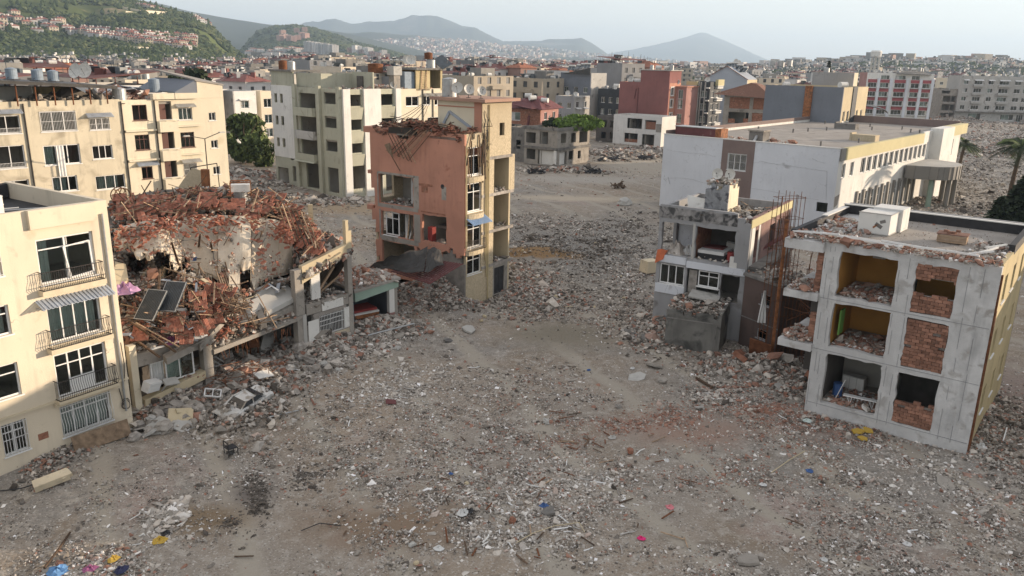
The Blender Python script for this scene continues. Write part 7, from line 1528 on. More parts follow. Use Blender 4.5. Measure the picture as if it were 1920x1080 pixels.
gear('d', M2, 'the narrow rose coloured block', [(-4.6,.6,14.4),(-3.2,.6,14.4)]); gear('d', N_, 'the striped block', [(-2.2,3,15.1)])
gear('s', Y_, 'the pale blue grey gabled block', [(-10,4,17.8),(-8,4,18.9),(-6,4,19.2),(-4.5,4,18.4),(-3,4,17.6)]); gear('d', Y_, 'the pale blue grey gabled block', [(-6.5,6,20),(-5.4,6,20)])
gear('v', Qt, 'the grey rooftop storey behind the slate wall', [(-6,1,18.4)]); gear('v', None, 'the far roofs beside the cypress', [tuple(GD(1448,124,190)),tuple(GD(1462,124,190)),tuple(GD(1466,126,192)),tuple(GD(1480,124,190))])
gear('v', S_, 'the crimson block', [(-18+k*2.2,4,17.7) for k in range(4)]+[(-9,3,19),(-4.4,3,19),(-3,5,19)]); gear('d', S_, 'the crimson block', [(-20,2,17.7),(-17,2,17.7),(-11.5,1,18.6),(-2,3,18.8)]); gear('t', S_, 'the crimson block', [(-14.5,3,17.7),(-6.6,3,19)])
gear('t', T_, 'the grey flats row', [(-24+k*4.4,4,17.2) for k in range(6)]); gear('d', T_, 'the grey flats row', [(-22+k*5,2,17.2) for k in range(5)]); gear('v', T_, 'the grey flats row', [(-20+k*6,6,17.2) for k in range(4)])
gear('t', Q_, 'the slate grey block', [(-13,5,16),(-3,8,16)])
mb = MB(); mb.tube((0,0,0),(0,0,.5),1.6,1.5,16); mb.tube((0,0,.5),(0,0,4.3),4.2,4.6,20); mb.tube((0,0,4.3),(0,0,5.4),4.6,3.6,20)
t = thing('water_tower', 'white water tower on the skyline above the crimson block', 'water tower', (303,700,11), 0); mb.v = [(x,y,z+17.5) for x,y,z in mb.v]; mb.build('tank', M_white, t)
for k in range(6): mb = MB(); a = k*PI/3; mb.tube((4.2*math.cos(a),4.2*math.sin(a),-2),(3.0*math.cos(a),3.0*math.sin(a),17.6),.45,.4,8); mb.build('leg', M_greylight, t)
mb = MB(); [mb.beam((3.6*math.cos(k*PI/3),3.6*math.sin(k*PI/3),z),(3.6*math.cos((k+1)*PI/3),3.6*math.sin((k+1)*PI/3),z),.35) for k in range(6) for z in (5,11)]; mb.build('brace', M_greylight, t)
def lamp(label, loc, h=8):
    t = thing('street_lamp', label, 'street lamp', loc, .9); mb = MB(); mb.tube((0,0,0),(0,0,h),.07,.05,8); mb.tube((0,0,h),(1.6,0,h+.5),.04,n=6); mb.tube((0,0,h),(-1.6,0,h+.35),.04,n=6); mb.build('pole', M_iron, t)
    for x, z in ((1.9,.52),(-1.9,.38)): mb = MB(); mb.box((x,0,h+z),(.6,.25,.12)); mb.build('lamp_head', M_greylight, t)
lamp('thin double armed street lamp standing before the right end of the yellow terrace', (-30.5,79,1.0), 11)
# two apartment blocks added unseen past the right edge, sized to shade the field
bblock('shade_block', 'cream apartment block added unseen beyond the right edge to shade the field', 'apartment building', (62,67), 90, 46, 12, 11.5, M_cream, M_cream, grid(-46,0,11,1.8,(1.2,4.3,7.4),1.6), [], curt=.2)
bblock('shade_block', 'tall pale yellow apartment block added unseen further back beyond the right edge for shade', 'apartment building', (94,109), 90, 37, 13, 18.5, M_yellow, M_yellow, grid(-37,0,9,1.8,(1.2,4.3,7.4,10.5,13.6),1.6), [], curt=.2)

# ------------------------------------------------------------------ town houses (individuals)
M_hw = [mat('town wall '+n, c, .92, .1, .3, .1, rnd=.3, streak=.2) for n, c in (('cream',(.47,.41,.32)),('white',(.50,.49,.47)),('grey',(.22,.22,.22)),('pink',(.38,.24,.20)))]
M_hr = [mat('town roof maroon', (.17,.07,.06), .85, .25, .5, .1, rnd=.3, stain=((.3,.28,.26),.3,.4)), mat('town roof tile', (.30,.12,.07), .9, .3, 1, .1, rnd=.3), mat('town roof grey', (.24,.23,.21), .95, .2, .5, .1, rnd=.3)]
M_hwin = mat('dark far window', (.05,.055,.06), .3, .2, 1, 0, spec=.5)
def proto_house(W_, D_, H, wm, rm, kind, cols):
    mb = MB(); fh = grid(-W_+.3,-.3,cols,1.3,np.arange(1.2,H-1.2,3.0),1.5); rh = grid(.4,D_-.4,max(2,int(D_/3.5)),1.2,np.arange(1.2,H-1.2,3.0),1.5)
    wall(mb,F,-W_,0,-2,H,fh,.25); wall(mb,FR,.25,D_,-2,H,rh,.25); mb.b2((-W_,.26,-2),(-W_+.2,D_,H)); mb.b2((-W_+.21,D_-.2,-2),(-.26,D_,H))
    for r in fh: fbox(mb,F,r[0],r[2],r[1],r[3],.16,.2,1)
    for r in rh: fbox(mb,FR,r[0],r[2],r[1],r[3],.16,.2,1)
    for z in np.arange(3.0, H-1, 3.0): fbox(mb,F,-W_*.6,-W_*.25,z-.1,z+.75,-.9,-.003)
    wo_ = mb.build('wall', [wm, M_hwin]); me = wo_.data; bpy.data.objects.remove(wo_)
    mb = MB()
    if kind == 'hip': mb.hexa([(-W_-.6,-.6,H),(.6,-.6,H),(.6,D_+.6,H),(-W_-.6,D_+.6,H),(-W_*.7,D_*.45,H+1.9),(-W_*.3,D_*.45,H+1.9),(-W_*.3,D_*.55,H+1.9),(-W_*.7,D_*.55,H+1.9)])
    elif kind == 'lean': mb.hexa([(-W_-.5,-.6,H+.9),(.5,-.6,H+.9),(.5,D_+.4,H+1.9),(-W_-.5,D_+.4,H+1.9),(-W_-.5,-.6,H+1.0),(.5,-.6,H+1.0),(.5,D_+.4,H+2.0),(-W_-.5,D_+.4,H+2.0)]); [mb.tube((x,y,H-.1),(x,y,H+1),.08,n=5) for x in (-W_+.3,-W_/2,-.3) for y in (.2,D_-.3)]
    else: mb.b2((-W_+.2,.26,H-.5),(-.26,D_-.21,H-.3)); mb.b2((-W_*.5,D_*.4,H-.29),(-W_*.15,D_*.75,H+1.8))
    hz = H+(1.2 if kind != 'flat' else -.2)
    for k in range(4): x_, y_ = -W_*U(.1,.9), D_*U(.3,.7); mb.tube((x_,y_,hz+.5),(x_+U(.8,1.3),y_+U(-.3,.3),hz+.5),.38,n=8,mi=1)
    for k in range(5): x_, y_ = -W_*U(.08,.92), D_*U(.15,.85); mb.box((x_,y_,hz+.5),(U(.6,1.6),U(.5,1.5),U(.6,1.8)),(0,0,U(0,1)),mi=random.choice((0,2,2,1)))
    for k in range(5): x_, y_ = -W_*U(.05,.95), D_*U(.1,.9); mb.tube((x_,y_,hz-.2),(x_,y_,hz+U(1.2,2.8)),.05,n=4,mi=2)
    for k in range(2): x_, y_ = -W_*U(.15,.85), D_*U(.2,.8); mb.box((x_,y_,hz+.8),(1.9,.08,1.2),(.8,0,U(-.4,.4)),mi=2)
    ro = mb.build('roof', [rm, M_tankwhite, M_panel]); rme = ro.data; bpy.data.objects.remove(ro); return me, rme
PH = [proto_house(11,10,9.5,M_hw[0],M_hr[2],'flat',3), proto_house(12,9,7,M_hw[1],M_hr[0],'hip',3), proto_house(10,11,10,M_hw[2],M_hr[0],'lean',3), proto_house(13,10,8,M_hw[1],M_hr[0],'lean',4), proto_house(9,9,6.5,M_hw[3],M_hr[1],'hip',2), proto_house(14,11,12,M_hw[0],M_hr[2],'flat',4), proto_house(12,12,9,M_hw[2],M_hr[2],'flat',3)]
DESC = ['cream flat roofed house', 'white house with a hipped maroon roof', 'grey house under a lean-to maroon sheet roof', 'white house under a maroon sheet roof', 'pink house with a red tiled roof', 'cream flat roofed block of flats', 'grey flat roofed house']
def town(x, y, z, k, rot, where, sc=1.0):
    px = 960+x/y*1490; far_ = 'close ' if y < (190 if px < 520 else 380) else 'far '
    if px < 520 and y >= 190: far_ = 'far '
    spot = ('beyond the steel canopy','beyond the yellow terrace middle','beyond the yellow terrace gable','behind the olive block','behind the peach tower','behind the pink house','behind the brick red block','behind the gabled block','near the cypress','behind the crimson block','behind the grey flats row')[int(np.searchsorted([180,300,500,800,930,1070,1250,1440,1600,1790], px))]
    where = far_+spot
    w, r = PH[k]; t = thing('town_house', DESC[k]+' '+where, 'house', (x, y, z), rot, DESC[k].replace('house','houses').replace('block','blocks')+' '+where); t.scale = (sc, sc, sc); link('wall', w, t); link('roof', r, t); return t
occ = []
def clear(x, y, d):
    if any((x-a)**2+(y-b)**2 < d*d for a, b in occ): return False
    for (a, b, rr, w, dd) in FOOT:
        dx, dy = x-a, y-b; c, s = math.cos(rr), math.sin(rr); u, v = dx*c+dy*s, -dx*s+dy*c
        if -w-11 < u < 11 and -11 < v < dd+11: return False
    occ.append((x, y)); return True
cnt = 0; tries = 0
while cnt < 95 and tries < 4000:      # dense roofs behind the yellow terrace
    tries += 1; y = 105+U(0,1)**1.4*330; b = U(-.70,-.30); x = b*y
    if b > -.47 and y < 215: continue
    if clear(x, y, 13.5): k = random.choice((0,1,2,3,4,6,0,6,5)); zt = (20-.012*y if y < 190 else 16.5)-U(0,2.5); Hk = (9.5,7,10,8,6.5,12,9)[k]; town(x, y, max(-1, zt-Hk-1.5), k, math.radians(random.choice((-42,48,-35,40))+U(-8,8)), 'in the dense roofs behind the yellow terrace'); cnt += 1
cnt = tries = 0
while cnt < 125 and tries < 9000:      # middle of the picture
    tries += 1; y = 225+U(0,1)**1.3*560; b = U(-.30,.17); x = b*y
    if y < 300 and not (-.2 < b < .04): continue
    if clear(x, y, 13): k = random.choice((0,2,1,3,4,5,5,6,6)); Hk = (9.5,7,10,8,6.5,12,9)[k]; town(x, y, max(-2, 14.5-Hk+U(-3,3.5)), k, math.radians(random.choice((-42,48))+U(-10,10)), 'in the low town beyond the peach ruin', U(.95,1.3)); cnt += 1
cnt = tries = 0
while cnt < 70 and tries < 5000:
    tries += 1; y = 330+U(0,1)**1.2*700; b = U(.17,.72); x = b*y
    if y < 420 and b > .40: continue
    if clear(x, y, 16): k = random.choice((0,1,2,3,5,5,6)); Hk = (9.5,7,10,8,6.5,12,9)[k]; z_ = max(-2, 14.5-Hk+U(-3,1.0)); town(x, y, max(z_, float(hillR.h(x,y)) if y > 760 else -9), k, math.radians(random.choice((-42,48,-5))+U(-10,10)), 'on the skyline behind the right hand blocks', 1.0+.2*(y > 600)); cnt += 1
# hillside villas
def villa_proto(W_, D_, H, wm, rm): return proto_house(W_, D_, H, wm, rm, 'hip', 3)
M_vroof = mat('villa roof', (.30,.13,.10), .9, .2, .3, .1, rnd=.25); VP = [villa_proto(11,9,7.5,M_hw[1],M_vroof), villa_proto(9,8,9,M_hw[0],M_vroof)]
def villa(px, py, where, h=hillL, sc=1.0):
    p = h.hit(px, py)
    if p is None: return
    k = random.random() < .35; w, r = VP[k]; t = thing('hillside_villa', 'white red roofed villa '+where, 'villa', (p.x, p.y, p.z-1), math.radians(U(20,60)), 'white villas '+where); t.scale = (sc,)*3; link('wall', w, t); link('roof', r, t)
for row, (y0, y1) in enumerate(((60,77),(66,84),(73,92),(82,97))):
    n = (14, 16, 17, 12)[row]; x0 = (168,150,190,255)[row]
    for i in range(n): x = x0+(372-x0)*i/(n-1); villa(x+U(-2,2), y0+(y1-y0)*(x-x0)/(372-x0)+U(-1,1), ('in the top row','in the second row','in the third row','in the lowest row')[row]+' of the stepped hillside terraces', sc=.95)
for (x, y) in ((8,38),(40,36),(16,50),(48,48),(10,62),(38,62),(72,50),(62,56),(82,68),(92,48),(112,66),(118,52),(100,58),(140,62),(152,68),(30,44),(125,50)): villa(x, y, 'scattered on the left of the hillside', sc=1.15)
for i in range(10): villa(268+i*4.6, 14+i*1.0, 'in the short row near the hilltop', sc=.8)
for i in range(16): villa(366+i*4.6, 32+i*3.1, 'along the ridge line descending to the right', sc=1.1)
for k, pts in enumerate((((222,14),(262,22),(312,25)),((150,83),(260,92),(378,97)),((236,24),(280,29),(320,24)))):
    mb = MB(); P = [hillL.hit(*p) for p in pts]
    for a_, b_ in zip(P, P[1:]): mb.hexa([a_-Vector((0,0,3)),b_-Vector((0,0,3)),b_+Vector((0,3,-3)),a_+Vector((0,3,-3)),a_+Vector((0,0,2.5)),b_+Vector((0,0,2.5)),b_+Vector((0,3,2.5)),a_+Vector((0,3,2.5))])
    tag(mb.build('retaining_wall', M_cream), ('long cream retaining wall high on the hillside','long retaining wall under the villa terraces','zigzag cream road wall below the hilltop row')[k], 'wall')
# towers and flats on the far wooded hill
TP = [proto_house(16,14,24,M_hw[3],M_hr[2],'flat',4), proto_house(18,14,33,M_hw[1],M_hr[2],'flat',4), proto_house(22,14,12,M_hw[1],M_hr[1],'hip',4)]
def tower(px, py, k, where, sc=1):
    p = hillM.hit(px, py)
    if p is None: p = G(px, py, 0) if py > 118 else GD(px, py, 1750)
    w, r = TP[k]; t = thing('tower_block', ('pink tower block','white tower block','pale low apartment block')[k]+' '+where, 'apartment building', (p.x, p.y, p.z-3), math.radians(U(20,60)), ('pink towers','white towers','pale low blocks')[k]+' '+where); t.scale = (sc,)*3; link('wall', w, t); link('roof', r, t)
for x, y in ((533,80),(541,78),(549,80),(557,82),(565,80),(573,74),(581,76),(537,70),(562,66),(577,64)): tower(x, y, 0, 'on top of the small wooded hill', .9)
for i in range(9): tower(588+i*6, 102+i*.9, 1, 'in the row at the foot of the small wooded hill')
for i in range(14): tower(664+i*5.2, 103+i*.9, random.choice((0,1)), 'along the right foot of the small wooded hill', .85)
for i in range(34): tower(U(455,600), U(92,116), 2, 'on the lower slope between the two hills', U(.7,1.0))

# far town: thousands of tiny houses nobody could count
def far_boxes(name, P, S, rotz, m):
    n = len(P); c, s = np.cos(rotz), np.sin(rotz); cor = np.array([(-1,-1,0),(1,-1,0),(1,1,0),(-1,1,0),(-1,-1,1),(1,-1,1),(1,1,1),(-1,1,1)], float)
    V = cor[None]*S[:, None]*np.array([.5,.5,1]); X = V[...,0]*c[:,None]-V[...,1]*s[:,None]; Y = V[...,0]*s[:,None]+V[...,1]*c[:,None]
    V = np.stack([X, Y, V[...,2]], -1)+P[:, None]; Fq = np.array([(4,5,6,7),(0,1,5,4),(1,2,6,5),(2,3,7,6),(3,0,4,7)])
    Fa = (np.arange(n)*8)[:,None,None]+Fq[None]; me = bpy.data.meshes.new(name); me.from_pydata(V.reshape(-1,3).tolist(), [], Fa.reshape(-1,4).tolist())
    for q in m: me.materials.append(q)
    mi = np.repeat(rng.integers(0, len(m)-1, n), 5); mi[::5] = rng.integers(0, len(m), n); me.polygons.foreach_set('material_index', mi.astype('i')); me.update()
    o = bpy.data.objects.new(name, me); COL.objects.link(o); return stuff(o)
Mf = [mat('far white wall', (.56,.55,.53), .9, .05, .01, 0), mat('far cream wall', (.40,.36,.30), .9, .1, .01, 0), mat('far grey wall', (.22,.22,.21), .9, .1, .01, 0), mat('far pink wall', (.42,.30,.26), .9, .1, .01, 0), mat('far red roof', (.28,.13,.09), .9, .1, .01, 0)]
n = 5200; y = rng.uniform(3000, 6500, n); b = rng.normal(-.08, .14, n); x = b*y; k = (b > -.36) & (b < .25); x, y, b = x[k], y[k], b[k]
z = hillF.h(x, y); keep = (z < 170-400*np.abs(b+.05)) & (fbm(x*.002, y*.002, 3) > .42); x, y, z = x[keep], y[keep], z[keep]; n = len(x)
far_boxes('far_slope_town', np.stack([x,y,np.maximum(z,-2)-3],-1), np.stack([rng.uniform(10,26,n), rng.uniform(10,20,n), rng.uniform(9,20,n)],-1), rng.uniform(0,3,n), Mf)
n = 10000; y = 520+rng.random(n)**1.6*2600; b = rng.uniform(-.72,.72,n); x = b*y; z = np.maximum(0, hillR.h(x, y)); z2 = hillL.h(x, y); k = (z2 < 7) & (hillM.h(x, y) < 14); k &= (y > 760) | (np.abs(b+.5) < .25); x, y, z, z2 = x[k], y[k], z[k], z2[k]; z = np.maximum(z, np.maximum(z2, 0)); n = len(x)
far_boxes('far_plain_town', np.stack([x,y,z-3],-1), np.stack([rng.uniform(9,20,n), rng.uniform(9,16,n), rng.uniform(8,18,n)*np.where(y < 1200, .8, 1.15)*np.where((x/y > .3) & (y < 1100), .72, 1)],-1), rng.uniform(0,3,n), Mf)
kk_ = (y < 1500); cx_, cy_ = x[kk_], y[kk_]; n = len(cx_)*3; cx_ = np.repeat(cx_, 3)+rng.uniform(-5,5,n); cy_ = np.repeat(cy_, 3)+rng.uniform(-4,4,n); hb_ = np.maximum(0, np.maximum(hillR.h(cx_, cy_), hillL.h(cx_, cy_)))+rng.uniform(6,13,n)
far_boxes('far_roof_clutter', np.stack([cx_,cy_,hb_],-1), np.stack([rng.uniform(.6,3,n), rng.uniform(.6,2.5,n), rng.uniform(1,2.4,n)],-1), rng.uniform(0,3,n), [Mf[0], M_panel, Mf[2], M_panel, Mf[1]])
# scrub and trees on the hills
def hill_scrub(name, H_, n, seed, smin, smax, b0, b1, y0, y1):
    r = np.random.default_rng(seed); y = r.uniform(y0, y1, n); b = r.uniform(b0, b1, n); x = b*y; z = H_.h(x, y); k = (z > 4) & (fbm(x*.012+3, y*.012, 4) > .43); x, y, z = x[k], y[k], z[k]; n = len(x)
    s = r.uniform(smin, smax, n); return scatter(name, np.stack([x,y,z+s*.15],-1), np.stack([r.uniform(-.3,.3,n)]*2+[r.uniform(0,6,n)],-1), np.stack([s*r.uniform(.8,1.5,n),s*r.uniform(.8,1.5,n),s*r.uniform(.5,.9,n)],-1), r.random(n), 'stone', M_leafinst)
hill_scrub('hillside_scrub', hillL, 42000, 5, 2.5, 8, -.95, -.28, 640, 1560)
hill_scrub('wooded_hill_trees', hillM, 14000, 6, 6, 15, -.36, -.1, 1750, 2650)
hill_scrub('low_hill_trees', hillR, 5000, 8, 6, 14, .25, .72, 800, 1260)
n = 2600; r = np.random.default_rng(12); y = r.uniform(480, 1500, n); b = r.uniform(-.66, .7, n); x = b*y; s = r.uniform(3, 9, n)
z = np.maximum(0, np.maximum(hillR.h(x,y), hillL.h(x,y))); scatter('town_trees', np.stack([x,y,z+s*.5],-1), np.zeros((n,3)), np.stack([s*.8,s*.8,s*1.1],-1), r.random(n)*.5, 'stone', M_leafinst)
# ================================================================== wrecked car
t = thing('wrecked_car', 'crushed white saloon car half buried in rubble under the collapsed building', 'car', (0,0,0))
prof = [(-2.05,.45),(-2.1,.75),(-1.95,.92),(-1.3,1.0),(-.55,1.02),(.85,1.0),(1.75,.95),(2.05,.85),(2.1,.45)]
mb = MB()
for a_, b_ in zip(prof, prof[1:]):
    for s in (-1, 1): mb.quad((a_[0],s*.82,.25),(b_[0],s*.82,.25),(b_[0],s*.84,b_[1]-.12),(a_[0],s*.84,a_[1]-.12)); mb.quad((a_[0],s*.84,a_[1]-.12),(b_[0],s*.84,b_[1]-.12),(b_[0],s*.74,b_[1]),(a_[0],s*.74,a_[1]))
    mb.quad((a_[0],-.74,a_[1]+U(-.04,.04)),(b_[0],-.74,b_[1]),(b_[0],.74,b_[1]),(a_[0],.74,a_[1]))
for x in (-2.1, 2.1): mb.quad((x,-.82,.25),(x,.82,.25),(x,.78,.6),(x,-.78,.6)); mb.quad((x,-.78,.6),(x,.78,.6),(x*.985,.74,.85),(x*.985,-.74,.85))
mb.build('body', M_carwhite, t)
cab = [(-.95,1.0),(-.35,1.36),(.75,1.34),(1.35,.98)]
mb = MB(); 
for s in (-1,1):
    for a_, b_ in (((-.95,1.0),(-.35,1.36)),((-.35,1.36),(.75,1.34)),((.75,1.34),(1.35,.98)),((.25,1.35),(.2,1.0))): mb.beam((a_[0],s*(.72 if a_[1] < 1.2 else .6),a_[1]),(b_[0],s*(.72 if b_[1] < 1.2 else .6),b_[1]),.07)
mb.quad((-.35,-.6,1.38),(.75,-.6,1.36),(.75,.6,1.36),(-.35,.6,1.30)); mb.build('roof', M_carwhite, t)
M_carglass = mat('dusty car glass', (.035,.04,.045), .2, .3, 3, 0, spec=.6)
for q in (((-.93,-.7,1.0),(-.36,-.59,1.34),(-.36,.59,1.34),(-.93,.7,1.0)),((.76,-.59,1.33),(1.33,-.7,.99),(1.33,.7,.99),(.76,.59,1.33))): mb = MB(); mb.quad(*q); mb.build('windscreen', M_carglass, t)
for s in (-1,1):
    for q in (((-.85,1.0),(.18,1.0),(.2,1.32),(-.33,1.32)),((.26,1.0),(1.25,1.0),(.74,1.31),(.28,1.32))): mb = MB(); mb.quad(*[(x,s*(.73 if z < 1.1 else .61),z) for x, z in q]); mb.build('side_window', M_carglass, t)
for x in (-1.3, 1.25):
    for s in (-1,1):
        mb = MB(); mb.tube((x,s*.66,.3),(x,s*.86,.3),.3,n=18); w = mb.build('wheel', M_rubber, t); mb = MB(); mb.tube((x,s*.8,.3),(x,s*.872,.3),.19,n=12); mb.build('rim', M_chrome, w)
mb = MB(); [mb.beam((x,-.845,.35),(x,-.85,.98),.02) for x in (-.75,.22,1.2)]; mb.beam((-.7,-.852,.62),(1.2,-.852,.62),.02); mb.build('door_gap', M_rubber, t)
for s in (-.55,.55): mb = MB(); mb.box((-2.09,s,.66),(.06,.32,.16)); mb.build('headlight', M_carglass, t)
mb = MB(); mb.box((-2.15,0,.42),(.12,1.6,.2)); mb.build('bumper', M_darkmetal, t)
pc = G(458,757,.35); t.location = (pc.x, pc.y, gz(pc.x,pc.y)-.12); t.rotation_euler = (.16,-.16,math.radians(60)); t.scale = (.80,.84,.72)

# ================================================================== ground debris
def on(px, py, lift=0): p = G(px, py, 0); z = gz(p.x, p.y); p = G(px, py, z); return Vector((p.x, p.y, gz(p.x, p.y)+lift))
def chunk(px, py, s, m, label, cat, group=None, name='concrete_chunk', flat=.7, seed=0):
    mb = MB(); r = random.Random(seed+int(px*7+py)); n = 9
    rings = [[(0,0,-.5)]]+[[(math.cos(2*PI*i/n+j)*rr*(1+r.uniform(-.2,.2)), math.sin(2*PI*i/n+j)*rr*(1+r.uniform(-.2,.2)), z+r.uniform(-.08,.08)) for i in range(n)] for j, (rr, z) in enumerate(((.42,-.35),(.52,.05),(.34,.4)))]+[[(0,0,.46)]]
    k = 0; S = (s, s*r.uniform(.6,.9), s*flat); off = []
    for ring in rings: off.append(len(mb.v)); mb.v += [(a*S[0], b*S[1], c*S[2]) for a, b, c in ring]
    for i in range(n):
        j = (i+1) % n; mb.f += [(off[0], off[1]+j, off[1]+i), (off[3]+i, off[3]+j, off[4])]; mb.m += [0, 0]
        for q in (1, 2): mb.f.append((off[q]+i, off[q]+j, off[q+1]+j, off[q+1]+i)); mb.m.append(0)
    return place(name, mb, m, on(px, py, s*flat*.3), (r.uniform(-.4,.4), r.uniform(-.4,.4), r.uniform(0,6)), label, cat, group)
GC = 'broken concrete chunks at the foot of the collapsed building'; LC = 'grey concrete chunk in the pile at the foot of the collapsed building'
for k, (px, py, s) in enumerate(((252,826,.7),(262,800,.55),(283,790,.6),(298,783,.8),(312,772,.9),(330,800,.6),(345,790,.7),(308,808,.95),(352,772,.9),(375,770,.7),(392,768,.6),(280,812,.6),(240,812,.5),(322,768,.8),(330,752,.9),(298,765,.7),(362,757,.8),(405,678,.9),(425,676,1.1),(450,668,.8),(468,690,.7),(520,668,.8),(545,690,.7),(560,655,.9),(580,668,.7),(605,670,.6),(618,655,.5),(540,648,.8),(486,655,.8),(640,650,.5),(655,660,.5),(590,690,.5))): chunk(px, py, s*1.15, random.choice((M_concrub,M_concrub,M_greylight,M_concrete)), LC, 'concrete chunk', GC)
for k, (px, py, sz, rot, m_, lab) in enumerate(((338,790,(1.3,.9,.35),(.6,.2,.4),M_beige,'large cream faced slab lump with graffiti marks near the collapsed building corner'),(500,652,(.8,1.7,.35),(.5,.4,.3),M_greylight,'long pale concrete block tilted in front of the dark cavity'),(232,818,(.3,1.1,.25),(.7,0,.3),M_greylight,'pale kerb stone standing on end in the chunks beside the cream block'),(98,908,(.5,1.5,.35),(.15,.3,-.85),M_creamlow,'long pinkish cream column fragment lying in front of the cream block'))):
    mb = MB(); mb.box((0,0,sz[2]*.5),sz); mb.box((sz[0]*.1,sz[1]*.42,sz[2]*.6),(sz[0]*.7,sz[1]*.3,sz[2]*.8),(.2,.3,.3)); place('slab_fragment', mb, m_, on(px, py, .15), rot, lab, 'concrete fragment')
mb = MB(); mb.box((0,0,.4),(2.9,.07,.9),(-.35,0,0)); place('wooden_board', mb, M_wood, on(193,832,.05), math.radians(52), 'brown wooden board leaning against the base of the cream block', 'board')
mb = MB(); mb.box((0,0,.3),(1.1,.7,.04),(.3,.1,0)); place('white_sheet', mb, M_white, on(495,712,.25), .9, 'pale sheet of board lying on the rubble behind the wrecked car', 'board')
mb = MB()
for k in range(40): p = Vector((U(-2.5,2.5),U(-1.2,1.2),U(.1,.8))); mb.tube(p, p+Vector((U(-1.6,1.6),U(-.8,.8),U(-.3,.3))), .018, n=4)
place('rebar_tangle', mb, M_rust, on(440,712,.1), .8, 'tangle of thin rusty rods above the wrecked car', 'rebar')
for k, (px, py, w, h) in enumerate(((400,748,.9,.6),(405,690,1.2,.9),(398,663,1.3,.8))):
    mb = MB(); R = Euler((.4,.2,.3+k)).to_matrix(); [mb.box(R @ Vector(c), d, R) for c, d in (((-w/2,0,0),(.07,h,.07)),((w/2,0,0),(.07,h,.07)),((0,-h/2,0),(w,.07,.07)),((0,h/2,0),(w,.07,.07)),((0,0,0),(.05,h,.06)))]
    place('window_frame', mb, M_pvc, on(px, py, .45), 0, ('white window frame lying left of the wrecked car','white window frame lying under the sagging slab','upper white window frame in the cavity of the collapsed building')[k], 'window frame')
mb = MB(); [mb.beam((x,0,0),(x+.1,.1,1.2),.08) for x in (0,.5)]; mb.beam((0,0,1.2),(.6,.1,1.2),.08); mb.box((.25,0,1.0),(.7,.5,.9)); place('rusty_grate', mb, M_rust, on(470,668,.1), .5, 'rusty red grate and posts leaning out of the dark cavity', 'grate')
# small things scattered over the field
def flat(name, px, py, pts, m, label, cat, th=.04, rz=0, lift=.12, tilt=(0,0)):
    mb = MB(); mb.poly([Vector((*p, th)) for p in pts], th); return place(name, mb, m, on(px, py, lift), (tilt[0], tilt[1], rz), label, cat)
def shard(s, n=5, e=1.0): a0 = U(0,6); return [(math.cos(a0+2*PI*i/n)*s*U(.6,1)*e, math.sin(a0+2*PI*i/n)*s*U(.6,1)) for i in range(n)]
flat('maroon_board', 732,757, [(-.3,-.25),(.3,-.3),(.35,.2),(-.25,.3)], M_maroon, 'flat dull red board lying in the white rubble of the field', 'board', rz=.3, tilt=(.1,.1))
for k, (px, py, s, rz) in enumerate(((1607,815,.42,.2),(1625,812,.38,1.1),(1618,826,.3,2))): flat('yellow_foam_board', px, py, shard(s,5,1.2), M_yellowfoam, ('left','right','lower')[k]+' piece of yellow foam board in front of the frame building', 'foam board', .08, rz)
